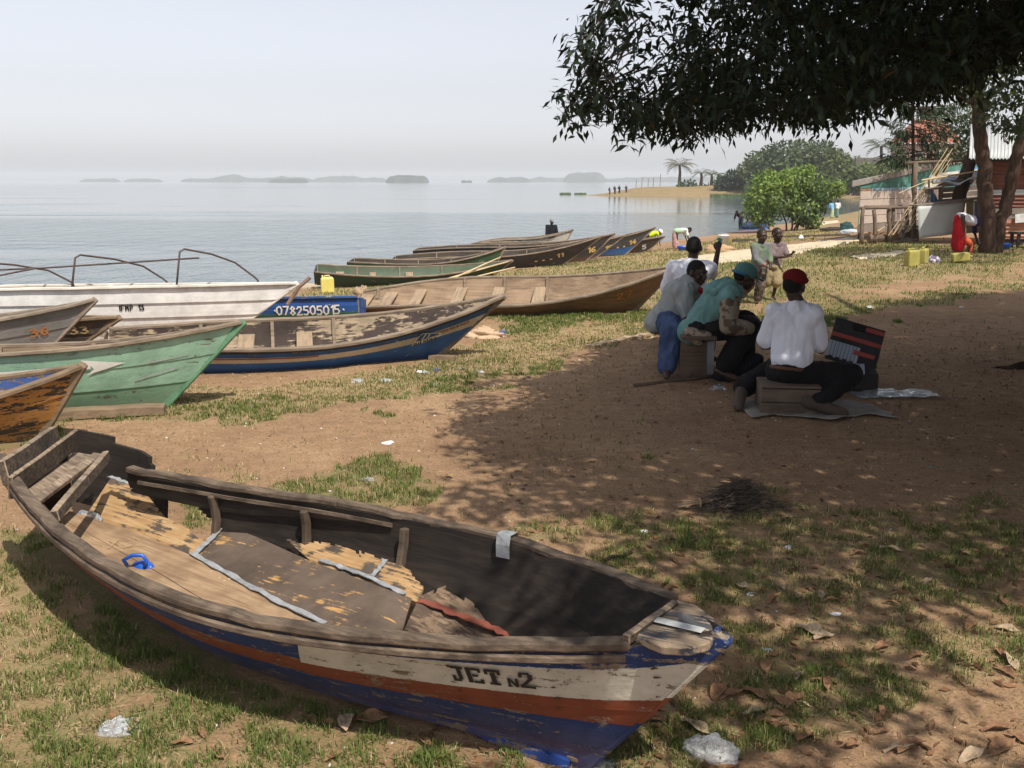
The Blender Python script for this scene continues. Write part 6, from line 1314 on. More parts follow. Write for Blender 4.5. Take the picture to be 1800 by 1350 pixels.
def person(label, loc, J, k=1.0, hk=1.0, vox=.007, skin_legs=True, hand_detail=True, hair=True, group=None, rz=0.0, feet=True, arms=('L', 'R')):
    """J: joints in metres about loc: pel, che, nek, hed, face(dir), shL shR elL elR wrL wrR hdL hdR(dirs), hiL hiR knL knR anL anR toL toR"""
    J = {a: V3(b_) for a, b_ in J.items()}; S = Soft(); f, s, u = frame(J['face'], J.get('hup', (0, 0, 1))); R = Matrix((s, f, u)).transposed(); h = J['hed']; q = hk
    S.ell(h + u * .018 * q - f * .012 * q, (.076 * q, .094 * q, .090 * q), R); S.ell(h - u * .045 * q + f * .028 * q, (.056 * q, .058 * q, .066 * q), R)          # skull, jaw
    S.ell(h - u * .093 * q + f * .058 * q, (.026 * q, .022 * q, .020 * q), R)                                                                             # chin
    S.cap(h - u * .008 * q + f * .084 * q, h - u * .040 * q + f * .098 * q, .010 * q, .015 * q); S.ell(h - u * .042 * q + f * .092 * q, (.021 * q, .013 * q, .010 * q), R)   # nose
    S.cap(h + u * .020 * q + f * .077 * q - s * .036 * q, h + u * .020 * q + f * .077 * q + s * .036 * q, .013 * q)                                          # brow
    S.ell(h - u * .066 * q + f * .080 * q, (.027 * q, .014 * q, .010 * q), R); S.ell(h - u * .079 * q + f * .078 * q, (.024 * q, .013 * q, .010 * q), R)        # lips
    for sg in (-1, 1):
        S.ell(h + s * sg * .079 * q - u * .012 * q - f * .008 * q, (.010 * q, .022 * q, .033 * q), R); S.ell(h + s * sg * .042 * q - u * .034 * q + f * .060 * q, (.022 * q, .020 * q, .022 * q), R)
    S.chain([h - u * .06 * q - f * .02 * q, J['nek'], J['nek'] * .7 + J['che'] * .3], [.052 * q, .056 * q, .075 * k])
    # trunk
    for sh, hi in (('shL', 'hiL'), ('shR', 'hiR')):
        a, b_ = J[sh], J[hi]; c = J['che']; S.chain([a * .72 + c * .28, c * .68 + a * .32, J['pel'] * .55 + b_ * .45], [.075 * k, .088 * k, .088 * k]); S.cap(J['nek'] * .6 + a * .4 - V3((0, 0, .02 * k)), a, .055 * k, .055 * k)
    S.cap(J['che'], J['pel'], .096 * k, .090 * k); S.ell(J['pel'], (.120 * k, .105 * k, .09 * k))
    for sd in arms:
        a, e, w_ = J['sh' + sd], J['el' + sd], J['wr' + sd]; S.chain([a, e, w_], [.050 * k, .037 * k, .026 * k]); S.ell(a.lerp(e, .35), .047 * k); S.ell(e.lerp(w_, .25), .037 * k)
        d = J.get('hd' + sd, (w_ - e)).normalized(); _, t1, t2 = orth(d, J.get('hn' + sd, (0, 0, 1))); pc = w_ + d * .045 * k; S.ell(pc, (.001, .001, .001)); S.chain([w_, pc + d * .03 * k], [.024 * k, .034 * k], flat=.62, side=t2)
        if hand_detail:
            cu = J.get('curl' + sd, V3((.55, 0, 0))).x
            for i, (o, l) in enumerate(((-.026, .058), (-.009, .066), (.009, .063), (.025, .050))):
                b0 = pc + d * .030 * k + t1 * o * k; b1 = b0 + (d * math.cos(cu) - t2 * math.sin(cu)) * l * .55 * k; b2 = b1 + (d * math.cos(cu * 2.2) - t2 * math.sin(cu * 2.2)) * l * .5 * k; S.chain([b0, b1, b2], [.0095 * k, .0088 * k, .0072 * k])
            tb = pc - d * .02 * k - t1 * .028 * k; S.chain([tb, tb - t1 * .022 * k + d * .028 * k - t2 * .012 * k, tb - t1 * .018 * k + d * .055 * k - t2 * .022 * k], [.012 * k, .010 * k, .008 * k])
        else: S.cap(pc, pc + d * .07 * k, .030 * k, .018 * k)
    for sd in ('L', 'R'):
        if 'kn' + sd not in J: continue
        a, kn, an = J['hi' + sd], J['kn' + sd], J['an' + sd]; S.chain([a, kn, an], [.082 * k, .054 * k, .036 * k]); S.ell(a.lerp(kn, .35), .078 * k); S.ell(kn.lerp(an, .28) , .052 * k)
        to = J['to' + sd]; d = (to - an).normalized(); S.chain([an - d * .03 * k, an.lerp(to, .5), to], [.040 * k, .038 * k, .026 * k], flat=.8)
    o = S.build("person", m_skin, None, vox, 3, label=label, cat="person", group=group); o.location = loc; o.rotation_euler = (0, 0, rz)
    if hair:
        H = Soft(); H.ell(h + u * .026 * q - f * .018 * q, (.079 * q, .095 * q, .089 * q), R); H.ell(h + u * .004 * q - f * .045 * q, (.076 * q, .066 * q, .075 * q), R); H.build("hair", m_hair, o, vox, 2)
    if vox < .012:
        for sg in (-1, 1):
            e = h + s * sg * .032 * q + u * .000 * q + f * .0765 * q; mb = MB(); mb.add(*_sph(e, (.0125 * q, .009 * q, .0085 * q), R, 10, 6)); eo = mb.build("eye", m_eye, o, smooth=True); mb = MB(); mb.add(*_sph(e + f * .006 * q, (.006 * q, .005 * q, .006 * q), R, 8, 5)); mb.build("iris", m_iris, eo, smooth=True)
        mb = MB(); mb.add(*_sph(h - u * .073 * q + f * .0815 * q, (.025 * q, .0105 * q, .012 * q), R, 12, 6)); mb.build("lips", m_lip, o, smooth=True)
    o["_"] = 0; del o["_"]
    return o, J
def torso_cloth(S, J, k=1.0, pad=.018, low=.0, arms=(.5, .5), loose=0.0, hem=None, col=True):
    for sd, frac in (('L', arms[0]), ('R', arms[1])):
        a, b_, c = J['sh' + sd], J['hi' + sd], J['che']; S.chain([a * .72 + c * .28, c * .68 + a * .32, J['pel'] * .55 + b_ * .45], [.075 * k + pad, .088 * k + pad + loose * .7, .088 * k + pad + loose]); S.cap(J['nek'] * .55 + a * .45 - V3((0, 0, .025 * k)), a, .058 * k + pad * .6, .058 * k + pad)
        e, w_ = J['el' + sd], J['wr' + sd]
        if frac <= 1: S.chain([a, a.lerp(e, frac)], [.050 * k + pad * .8, .042 * k + pad * .8 + loose * .6])
        else: S.chain([a, e, e.lerp(w_, frac - 1)], [.054 * k + pad, .044 * k + pad, .036 * k + pad])
    S.cap(J['che'], J['pel'], .096 * k + pad + loose, .090 * k + pad + loose); S.ell(J['pel'], (.122 * k + pad + loose, .105 * k + pad + loose, .06 * k + pad + low))
    if hem is not None: S.cap(J['pel'], V3(hem), .095 * k + pad, .085 * k + pad)
    S.ell(J['nek'] * .72 + J['che'] * .28, .080 * k + pad)
    if col: S.cap(J['nek'] - V3((0, 0, .07 * k)), J['nek'] - V3((0, 0, .035 * k)), .070 * k, .064 * k)
    return S
def legs_cloth(S, J, k=1.0, pad=.016, to=(1.9, 1.9), loose=.0):
    S.ell(J['pel'], (.128 * k + pad, .120 * k + pad, .09 * k + pad))
    for sd, fr in (('L', to[0]), ('R', to[1])):
        a, kn, an = J['hi' + sd], J['kn' + sd], J['an' + sd]; S.cap(J['pel'], a, .10 * k + pad, .09 * k + pad)
        if fr <= 1: S.chain([a, a.lerp(kn, fr)], [.088 * k + pad, .075 * k + pad + loose])
        else: S.chain([a, kn, kn.lerp(an, fr - 1)], [.088 * k + pad, .062 * k + pad + loose, .048 * k + pad + loose])
    return S
# ---------------------------------------------------------------- the man in the beret on his box
A0 = Zp(1388, 668, .24); A0 = V3((A0.x, A0.y, 0))
JA_ = dict(pel=(0, 0, .31), che=(.035, .055, .62), nek=(.055, .085, .825), hed=(.025, .105, .965), face=(.62, .78, -.10), shL=(-.125, .105, .755), shR=(.165, .0, .75), elL=(-.175, .14, .49), wrL=(.02, .33, .46), elR=(.232, .03, .475), wrR=(.28, .27, .53), hdR=(.1, 1, .2), hdL=(.6, 1, -.1),
          hiL=(-.06, .06, .29), hiR=(.085, -.03, .29), knL=(.03, .44, .26), anL=(-.33, .16, .14), toL=(-.39, -.02, .05), knR=(.47, .02, .28), anR=(.13, -.21, .10), toR=(.32, -.25, .045))
oA, J = person("man in white shirt and dark red beret sitting on a wooden box, back turned", A0, JA_, hair=True)
m_shirtA = cloth("pale_bluish_white_shirt", (.76, .78, .86), .06, 4); S = Soft(); J2 = dict(J); J2['pel'] = J['pel'] + V3((.008, .012, .095)); J2['hiL'] = J['hiL'] + V3((0, 0, .11)); J2['hiR'] = J['hiR'] + V3((0, 0, .11)); torso_cloth(S, J2, 1.0, .016, 0, (.84, .84), .014); S.build("shirt", m_shirtA, oA, .0065, 3, .010, 8.5, 1.0)
m_blk = cloth("black_trousers", (.014, .013, .014), .3, 6); S = Soft(); legs_cloth(S, J, 1.0, .022, (1.95, 1.88), .012); S.build("trousers", m_blk, oA, .009, 4, .006, 11, 2.0)
mb = MB(); mb.tube([(.148 * math.cos(a) + .004, .130 * math.sin(a) + .004, .345 + .006 * math.sin(a * 2)) for a in np.linspace(0, 6.283, 25)], .016, 6); mb.build("belt", plain("brown_leather", (.11, .05, .028), .6, .3), oA, smooth=True)
f, s, u = frame(JA_['face']); h = V3(JA_['hed']); R = Matrix((s, f, u)).transposed(); S = Soft(); S.ell(h + u * .060 - f * .012, (.090, .103, .066), R); S.ell(h + u * .040 + s * .02 - f * .01, (.088, .100, .040), R); S.cap(h + u * .045 + f * .10 - s * .05, h + u * .045 + f * .10 + s * .05, .016, flat=.5); S.build("beret", cloth("dark_red_felt", (.135, .010, .012), .2, 8), oA, .006, 3, .002, 20)
m_boot = plain("dusty_brown_boot", (.075, .055, .042), .85, .35)
for sd in ('L', 'R'):
    a, t_ = J['an' + sd], J['to' + sd]; d = (t_ - a).normalized(); S = Soft(); S.chain([a - d * .05, a.lerp(t_, .55), t_ + d * .03], [.052, .048, .038]); S.cap(a, a + (J['kn' + sd] - a).normalized() * .12, .050, .050); S.build("boot", m_boot, oA, .008, 3, .002)
def crate(name, label, loc, rz, s, mat, cat):
    t = empty(name, loc, rz, label, cat); w_, d, h = s
    for k in range(3):
        q = MB(); q.box((0, -d / 2 + d / 6 + k * d / 3, h - .012), (w_, d / 3 - .006, .022), jit=.004); q.build("top_board", mat, t, bev=.003)
    for sy in (-1, 1):
        for k in range(2): q = MB(); q.box((0, sy * (d / 2 - .011), h * .25 + k * h * .46 - .012), (w_, .02, h * .46 - .006), jit=.004); q.build("side_board", mat, t, bev=.003)
    for sx in (-1, 1): q = MB(); q.box((sx * (w_ / 2 - .012), 0, h / 2 - .012), (.022, d - .05, h - .03), jit=.004); q.build("end_board", mat, t, bev=.003)
    return t
crate("wooden_box", "low wooden box under the man in the dark red beret", A0 + V3((-.02, -.03, 0)), -.12, (.44, .34, .235), wood("old_box_wood", (.15, .11, .08), stain=.6), "wooden box")
# sack sheet on the ground under the box
P = np.zeros((40, 22, 3))
for i in range(40):
    for j in range(22): x = -.36 + i / 39 * 1.08; y = -.34 + j / 21 * .52 + .10 * math.sin(i * .25); P[i, j] = (x, y, gr1(A0.x + x, A0.y + y) + .012 + .035 * max(0, fbm(x * 9, y * 12, 3) - .38) + .05 * max(0, -y - .18) * (.5 + fbm(x * 7, 1, 2)))
MB().slab(P, .004).build("sack_sheet", cloth("grey_woven_sack", (.27, .24, .21), .3, 6), None, smooth=True, fixn=True, label="grey woven sack spread on the ground around the wooden box", cat="sack", loc=(A0.x, A0.y, 0))
# ---------------------------------------------------------------- the bench and the two men on it
Bn = V3((1.64, 8.92, 0)); t = empty("wooden_bench", Bn, -.06, "plank bench with triangular notch in its end board", "bench"); m_bn = wood("worn_brown_bench", (.14, .095, .065), stain=.5)
q = MB(); q.box((.02, .10, .405), (.30, 1.10, .032)); q.build("seat", m_bn, t, bev=.004)
for y in (-.24, .48):
    q = MB(); V = [(-.125, 0), (-.05, 0), (.0, .085), (.05, 0), (.125, 0), (.115, .388), (-.115, .388)]; n = len(V); q.add([(x, y, z) for x, z in V] + [(x, y + .032, z) for x, z in V], [(0, 1, 2, 6), (2, 3, 4, 5), (2, 5, 6), (9 , 8, 7, 13), (12, 11, 10, 9), (13, 12, 9)] + [(i, i + n, (i + 1) % n + n, (i + 1) % n) for i in range(n)]); q.build("end_board", m_bn, t, fixn=True)
q = MB(); q.box((.0, .12, .30), (.03, .68, .07)); q.build("stretcher", m_bn, t)
B0_ = V3((1.66, 8.72, 0))
JB_ = dict(pel=(0, .02, .475), che=(.17, .0, .70), nek=(.315, 0, .835), hed=(.405, -.005, .925), face=(.93, .10, -.36), shL=(.255, .17, .775), shR=(.235, -.165, .765), elL=(.36, .24, .53), wrL=(.56, .16, .50), elR=(.22, -.25, .515), wrR=(.44, -.20, .485), hdR=(.9, .2, -.3), hdL=(.9, -.2, -.3),
          hiL=(.0, .11, .46), hiR=(.0, -.08, .46), knL=(.46, .16, .50), anL=(.47, .13, .10), toL=(.63, .15, .04), knR=(.43, -.13, .49), anR=(.18, -.20, .10), toR=(.34, -.27, .035))
oB, J = person("man in teal hooded jacket and teal cap leaning forward on the bench", B0_, JB_, hair=True)
m_teal_j = cloth("worn_teal_jacket", (.14, .27, .255), .22, 4); m_tan = cloth("tan_camouflage_sleeve", (.27, .22, .165), .2, 5, c2=(.12, .085, .06), thr=.52)
S = Soft(); torso_cloth(S, J, 1.0, .030, .02, (1.0, .12), .012, hem=(-.06, -.02, .43)); S.build("jacket", m_teal_j, oB, .007, 3, .016, 8, 3.0)
S = Soft(); S.chain([J['shR'].lerp(J['elR'], .1), J['elR'], J['elR'].lerp(J['wrR'], .8)], [.088, .078, .060]); S.build("sleeve", m_tan, oB, .007, 3, .008, 10, 4.0, label="tan camouflage patched sleeve")
S = Soft(); S.chain([J['elL'].lerp(J['shL'], .3), J['elL'], J['elL'].lerp(J['wrL'], .8)], [.080, .074, .058]); S.build("sleeve", m_teal_j, oB, .008, 3, .008, 10, 4.0)
S = Soft(); S.ell((.19, .0, .835), (.10, .135, .060)); S.cap((.12, -.10, .80), (.26, -.10, .86), .048); S.cap((.12, .10, .80), (.26, .10, .86), .048); S.cap((.10, -.07, .80), (.10, .07, .80), .05); S.build("hood", m_teal_j, oB, .007, 3, .010, 11, 5.0)
S = Soft(); S.cap((-.10, -.16, .44), (.05, -.19, .42), .05, .04); S.cap((-.10, -.15, .42), (-.02, -.17, .36), .05, .03); S.build("jacket_hem", m_tan, oB, .008, 3, .008, 12)
S = Soft(); legs_cloth(S, J, 1.0, .024, (1.85, 1.82), .018); S.build("trousers", m_blk, oB, .009, 4, .006, 11, 6.0)
f, s, u = frame(JB_['face']); h = V3(JB_['hed']); R = Matrix((s, f, u)).transposed(); m_cap = cloth("teal_cap", (.085, .20, .185), .15, 6)
S = Soft(); S.ell(h + u * .042 - f * .012, (.090, .108, .080), R); S.ell(h + u * .025 - f * .012, (.090, .108, .035), R); S.build("cap", m_cap, oB, .006, 3)
S = Soft(); S.cap(h + u * .030 + f * .10 - s * .055, h + u * .030 + f * .10 + s * .055, .014); S.cap(h + u * .020 + f * .155 - s * .03, h + u * .020 + f * .155 + s * .03, .012); S.ell(h + u * .022 + f * .12, (.068, .055, .009), R); S.build("cap_peak", m_cap, oB, .006, 3)
mb = MB(); mb.tube([h + u * .006 + s * (.094 * math.cos(a)) - f * (.012 - .112 * math.sin(a)) for a in np.linspace(math.pi * 1.05, math.pi * 1.95, 12)], .012, 6); mb.build("cap_strap", plain("blue_strap", (.04, .16, .28), .8), oB, smooth=True)
C0 = V3((1.47, 9.28, 0))
JC_ = dict(pel=(0, 0, .47), che=(.11, -.01, .69), nek=(.215, -.04, .825), hed=(.262, -.075, .915), face=(.62, -.72, -.12), shL=(.23, .15, .765), shR=(.11, -.18, .74), elL=(.33, .22, .52), wrL=(.48, .1, .47), elR=(.16, -.27, .50), wrR=(.36, -.22, .50),
          hiL=(.02, .09, .46), hiR=(-.01, -.09, .46), knL=(.42, .10, .48), anL=(.40, .12, .10), toL=(.55, .12, .04), knR=(-.03, -.47, .43), anR=(-.07, -.55, .10), toR=(-.09, -.68, .04))
oC, J = person("man in loose grey shirt on the bench looking back over his shoulder", C0, JC_, vox=.006)
m_grey_s = cloth("loose_grey_shirt", (.30, .32, .31), .12, 4); S = Soft(); torso_cloth(S, J, 1.0, .024, .03, (1.35, 1.3), .030, hem=(-.10, -.06, .44)); S.build("shirt", m_grey_s, oC, .007, 3, .018, 7, 7.0)
S = Soft(); S.cap(J['nek'] + V3((-.02, -.06, -.02)), J['nek'] + V3((.07, -.03, -.03)), .022); S.cap(J['nek'] + V3((-.05, .0, .0)), J['nek'] + V3((-.02, -.06, -.02)), .022); S.build("collar", m_grey_s, oC, .006, 3)
S = Soft(); S.cap(J['nek'] + V3((.075, -.045, -.075)), J['nek'] + V3((.115, -.03, -.10)), .030); S.build("red_undershirt", cloth("red_cotton", (.45, .02, .02), .2), oC, .007, 3)
S = Soft(); legs_cloth(S, J, 1.0, .022, (1.85, 1.95), .012); S.build("jeans", cloth("faded_blue_jeans", (.055, .085, .17), .35, 7), oC, .008, 3, .013, 10, 8.0)
D0 = V3((1.86, 10.25, 0))
JD_ = dict(pel=(-.03, .0, .46), che=(.0, .02, .74), nek=(.02, .03, .93), hed=(.03, .04, 1.075), face=(.35, .93, -.05), shL=(-.17, .06, .865), shR=(.185, -.02, .865), elL=(-.24, .15, .62), wrL=(-.05, .34, .60), elR=(.255, .12, .765), wrR=(.285, .07, 1.03), hdR=(.10, -.02, 1), hnR=(-.3, -1, 0), hiL=(-.11, .03, .45), hiR=(.06, -.02, .45), knL=(-.05, .46, .46), anL=(-.05, .45, .09), toL=(-.03, .60, .04), knR=(.20, .42, .46), anR=(.2, .42, .09), toR=(.22, .57, .04), curlR=(.95, 0, 0))
oD, J = person("man in white shirt beyond the bench holding up a small green item", D0, JD_)
S = Soft(); torso_cloth(S, J, 1.0, .018, .02, (.9, .55), .012, hem=(-.03, -.02, .42)); S.build("shirt", m_shirtA, oD, .0075, 3, .010, 9, 9.0); S = Soft(); legs_cloth(S, J, 1.0, .02); S.build("trousers", m_blk, oD, .010, 4, .005, 10)
q = MB(); q.box((0, 0, 0), (.055, .035, .03), jit=.008); q.build("green_packet", plain("mint_green_wrap", (.08, .38, .30), .5), None, bev=.005, label="small mint green item held up by the man in white", cat="packet", loc=D0 + V3((.292, .05, 1.155)), rot=(0, .3, .4))
crate("wooden_stool", "low wooden stool under the man holding up the green item", D0 + V3((-.03, 0, 0)), .3, (.40, .36, .385), m_bn, "stool")
# ---------------------------------------------------------------- the two boys
def boy(label, loc, J, rz, top, topargs, bot, botargs, hk=.90, k=.62):
    o, JJ = person(label, loc, J, k=k, hk=hk, vox=.007, rz=rz, hair=False); S = Soft(); torso_cloth(S, JJ, k, *topargs[:1], **topargs[1]); S.build("shirt", top, o, .0075, 3, .006, 14, 3); S = Soft(); legs_cloth(S, JJ, k, **botargs); S.build("trousers", bot, o, .0075, 3, .006, 14, 5)
    f, s, u = frame(J['face']); h = V3(J['hed']); R = Matrix((s, f, u)).transposed(); H = Soft(); H.ell(h + u * .024 * hk - f * .016 * hk, (.0775 * hk, .0935 * hk, .0875 * hk), R); H.build("hair", plain("cropped_hair", (.028, .020, .016), .9, .2, 60), o, .006, 2); return o, JJ
E0 = G(1322, 534)
JE = dict(pel=(.06, 0, .53), che=(.08, 0, .73), nek=(.085, -.01, .875), hed=(.09, -.02, .985), face=(.22, -.97, -.06), shL=(.185, .02, .835), shR=(-.025, -.04, .83), elL=(.22, -.02, .66), wrL=(.20, -.13, .57), elR=(-.005, -.10, .655), wrR=(.13, -.16, .56), hdR=(.8, -.3, -.4), hiL=(.12, 0, .52), hiR=(.01, 0, .52), knL=(.10, -.04, .28), anL=(.08, .04, .05), toL=(.06, -.08, .025), knR=(-.04, -.02, .29), anR=(-.16, .10, .09), toR=(-.18, -.01, .03))
bj = NB("patchwork_fleece"); v_ = bj.coord(); n_ = bj.n("TexVoronoi", {"Vector": v_, "Scale": 11.0}); m_fl = bj.finish(bj.ramp(bj.n("SeparateColor", {0: n_.outputs["Color"]}).outputs[0], [(0, (.15, .20, .13)), (.34, (.17, .175, .175)), (.68, (.34, .075, .065)), (.76, (.21, .215, .21)), (.88, (.13, .18, .12))], 'CONSTANT'), .95)
boy("boy in patchwork green, grey and red fleece walking with his friend", E0, JE, 0, m_fl, (.016, dict(arms=(1.5, 1.75), loose=.012)), cloth("grey_camo_trousers", (.16, .13, .11), .2, 9, c2=(.07, .055, .05), thr=.52), dict(pad=.016, to=(1.85, 1.8), loose=.014))
F0 = G(1350, 528)
JF = dict(pel=(.06, 0, .50), che=(.09, 0, .72), nek=(.095, -.01, .865), hed=(.08, -.03, .985), face=(.42, -.88, .12), shL=(.195, .03, .82), shR=(-.015, -.03, .815), elL=(.24, -.04, .66), wrL=(.27, -.16, .70), hdL=(.2, -.4, .6), elR=(.02, -.09, .64), wrR=(.20, -.17, .665), hdR=(.9, -.2, .2), hiL=(.11, 0, .49), hiR=(.01, 0, .49), knL=(.10, -.04, .27), anL=(.08, .03, .05), toL=(.09, -.09, .025), knR=(-.03, .02, .27), anR=(-.12, .16, .10), toR=(-.15, .06, .03))
boy("boy in brown T-shirt and tan shorts beside the fleece boy", F0, JF, 0, cloth("faded_brown_tee", (.215, .165, .165), .15, 5), (.014, dict(arms=(.75, .75), loose=.012)), cloth("tan_shorts", (.34, .27, .15), .15, 5), dict(pad=.018, to=(.95, .95), loose=.02))
# ---------------------------------------------------------------- people farther off
def stand(label, loc, rz, top, bot, bend=0.0, k=1.0, skirt=False, hat=None, vox=.02, arms=(1.3, 1.3), group=None, legs=True, wrap=None):
    """standing figure facing local +y; bend in radians from the hips"""
    hz = .88 * k; c, s_ = math.cos(bend), math.sin(bend)
    def B(x, y, z): return (x * k, (y * c + (z - .92) * s_) * k, hz + (-(y) * s_ + (z - .92) * c) * k)
    J = dict(pel=B(0, 0, .95), che=B(0, .01, 1.22), nek=B(0, 0, 1.45), hed=B(0, .03, 1.60), face=(0, math.cos(bend * .75), -math.sin(bend * .75) - .05), shL=B(-.18, 0, 1.40), shR=B(.18, 0, 1.40), hiL=(-.09 * k, 0, .90 * k), hiR=(.09 * k, 0, .90 * k),
             knL=(-.10 * k, .03, .48 * k), knR=(.10 * k, .03, .48 * k), anL=(-.10 * k, -.02, .07), anR=(.10 * k, -.02, .07), toL=(-.11 * k, .13, .03), toR=(.11 * k, .13, .03))
    for sd, sx in (('L', -1), ('R', 1)):
        a = V3(J['sh' + sd]); J['el' + sd] = tuple(a + V3((sx * .05, .06, -.27)) * k); J['wr' + sd] = tuple(a + V3((sx * .02, .14, -.50)) * k)
    J['hup'] = (0, math.sin(bend), math.cos(bend) + .01)
    o, JJ = person(label, loc, J, k, 1.0 if k > .8 else .9, vox, rz=rz, hand_detail=False, hair=hat is None, group=group)
    S = Soft(); torso_cloth(S, JJ, k, .02, 0, arms, .012, col=False); S.build("shirt", top, o, vox * .9, 2, .008 if vox < .03 else 0, 9)
    S = Soft()
    if skirt: S.ell(J['pel'], (.14 * k, .14 * k, .11 * k)); S.cap((0, -.02, .84 * k), (0, .0, .20 * k), .135 * k, .165 * k); S.cap((-.05 * k, 0, .3 * k), (-.06 * k, 0, .13 * k), .12 * k, .11 * k); S.cap((.05 * k, 0, .3 * k), (.06 * k, 0, .13 * k), .12 * k, .11 * k); S.build("skirt", bot, o, vox, 3, .012, 7)
    else: legs_cloth(S, JJ, k, .018); S.build("trousers", bot, o, vox, 2)
    if hat:
        f, s, u = frame(J['face'], J['hup']); h = V3(J['hed']); R = Matrix((s, f, u)).transposed(); S = Soft(); S.ell(h + u * .045 - f * .01, (.095, .11, .075), R); S.ell(h + u * .02 + f * .09, (.06, .05, .02), R); S.build("cap", hat, o, vox * .8, 2)
    return o
m_red = cloth("bright_red_skirt", (.42, .012, .018), .18, 5); b_ = NB("white_navy_top"); v_ = b_.coord(); sx_ = b_.n("SeparateXYZ", {0: v_}).outputs[1]; m_wn = b_.finish(b_.ramp(sx_, [(.30, (.66, .66, .70)), (.33, (.05, .04, .16)), (.48, (.03, .028, .04))], 'CONSTANT'), .9)
b_ = NB("white_green_top"); v_ = b_.coord(); sz_ = b_.n("SeparateXYZ", {0: v_}).outputs[1]; m_wg = b_.finish(b_.ramp(b_.math('ADD', sz_, b_.math('MULTIPLY', b_.noise(v_, 8, 3), .25)), [(.22, (.36, .52, .34)), (.42, (.66, .68, .64))]), .9)
pG = G(1683, 444); stand("woman in long red skirt bending down beside the forked tree", pG, -1.50, m_wn, m_red, 1.8, .98, True, None, .011, (.9, .9))
pH = G(1187, 438); stand("woman in white and green top and pink wrap bending over a blue tray", pH, -1.45, m_wg, cloth("pink_striped_wrap", (.48, .29, .26), .2, 12), 1.45, .72, True, None, .012, (.8, .8))
pI = G(1136, 441); stand("person in lime yellow vest and white cap bending over a boat", V3((pI.x, pI.y, pI.z - .1)), -1.35, cloth("lime_yellow_vest", (.50, .62, .03), .1), m_blk, 1.35, .74, False, m_wp, .013, (.25, .25))
pJ = Yp(968, 420, 40.5); stand("man in black shirt and grey cap standing in the shallows", V3((pJ.x, 40.5, WATER - .62)), 3.5, cloth("black_shirt", (.012, .013, .016), .3), m_blk, .12, 1.0, False, cloth("grey_cap", (.22, .22, .21), .1), .013)
pK = G(1302, 404); stand("person in dark clothes stooping at the water's edge by the bush", pK, 2.3, cloth("maroon_dark_shirt", (.05, .03, .035), .3), cloth("dark_blue_cloth", (.03, .045, .08), .3), .95, .74, False, None, .018)
p = G(1326, 404); lump(1, (.75, .45, .36), .35, 31).build("laundry_pile", cloth("blue_laundry", (.05, .10, .28), .4, 2, c2=(.04, .04, .06)), None, smooth=True, label="dark and blue laundry pile below the shore bush", cat="laundry", loc=p)
pL = G(1462, 384); stand("person in light blue top on the far grass right of the bush", V3((pL.x, pL.y, pL.z)), .4, cloth("light_blue_top", (.16, .36, .55), .1), cloth("pale_green_wrap", (.4, .5, .3), .1), .3, .72, True, None, .022)
pL = G(1471, 383); stand("person in white top beside the light blue one, right of the bush", V3((pL.x, pL.y, pL.z)), -.4, cloth("plain_white_top", (.6, .6, .58), .1), cloth("dull_green_wrap", (.15, .25, .18), .1), .3, .72, True, None, .022)
pM = Yp(1648, 362, 29.7); stand("man in blue shirt standing behind the metal stall counter", V3((pM.x, pM.y, 0.12 + g1(pM.x, pM.y) * 0 - .0)), 1.0, cloth("mid_blue_shirt", (.10, .20, .42), .15), m_blk, .45, .92, False, None, .015, (1.0, 1.0))
pN = G(1704, 444); stand("small child in orange sitting at the feet of the woman in red", V3((pN.x, pN.y, pN.z - .30)), 1.4, cloth("orange_cloth", (.62, .13, .05), .15), cloth("orange_cloth_skirt", (.62, .14, .06), .15), 1.0, .60, True, None, .014, (.4, .4))
for px, py, h_, c, lab in ((1072, 336, .9, (.03, .03, .035), "leftmost tiny figure on the headland"), (1081, 336, 1.0, (.10, .03, .03), "tiny reddish figure on the headland"), (1089, 335, 1.0, (.02, .02, .03), "tallest tiny figure standing on the headland"), (1101, 336, .9, (.06, .05, .05), "rightmost tiny figure of the headland group")):
    p = Yp(px, 333, 176.0); z = g1(p.x, 176.0); stand(lab, V3((p.x, 176.0, z)), rnd.uniform(0, 6), cloth("far_cloth", c), cloth("far_cloth_low", c), .2, h_, False, None, .05, group="people standing on the headland")
for k, (px, hh) in enumerate(((1118, 1.5), (1128, 2.0), (1139, 1.7), (1148, 1.8), (1160, 2.6))):
    p = Yp(px, 330, 180.0); q = MB(); poles(q, (0, 0, -.2), (.05, 0, hh * .8), .05, seg=5); q.build("mooring_post", m_post, None, label=("first", "second", "third", "fourth", "fifth and tallest")[k] + " thin post from the left on the headland", cat="post", group="posts on the headland", loc=(p.x, 180.0, g1(p.x, 180.0)))
# ---------------------------------------------------------------- the seller's case and the things round the group
K0 = Zp(1500, 690, 0); K0 = V3((K0.x, K0.y + .10, 0))
t = empty("display_case", K0, -.25, "open dark display case with red straps and packets of small goods", "display case"); m_case = plain("black_case_cloth", (.030, .029, .031), .8, .3, 12)
q = MB(); q.box((0, 0, .10), (.43, .24, .15)); q.build("case_base", m_case, t, bev=.012)
LR = Euler((-.55, .26, .0)).to_matrix(); hinge = V3((0, .12, .20)); lid = lambda x, y, z: hinge + LR @ V3((x, z, y))
def lbox(x0, x1, y0, y1, z0, z1, nm, m_, b_=0.0, **kw):
    q = MB(); V = [lid(x, y, z) for x in (x0, x1) for y in (y0, y1) for z in (z0, z1)]; q.add(V, [(0, 1, 3, 2), (4, 6, 7, 5), (0, 4, 5, 1), (2, 3, 7, 6), (0, 2, 6, 4), (1, 5, 7, 3)]); return q.build(nm, m_, t, fixn=True, bev=b_, **kw)
lbox(-.215, .215, 0, .40, 0, .030, "case_lid", m_case, .006)
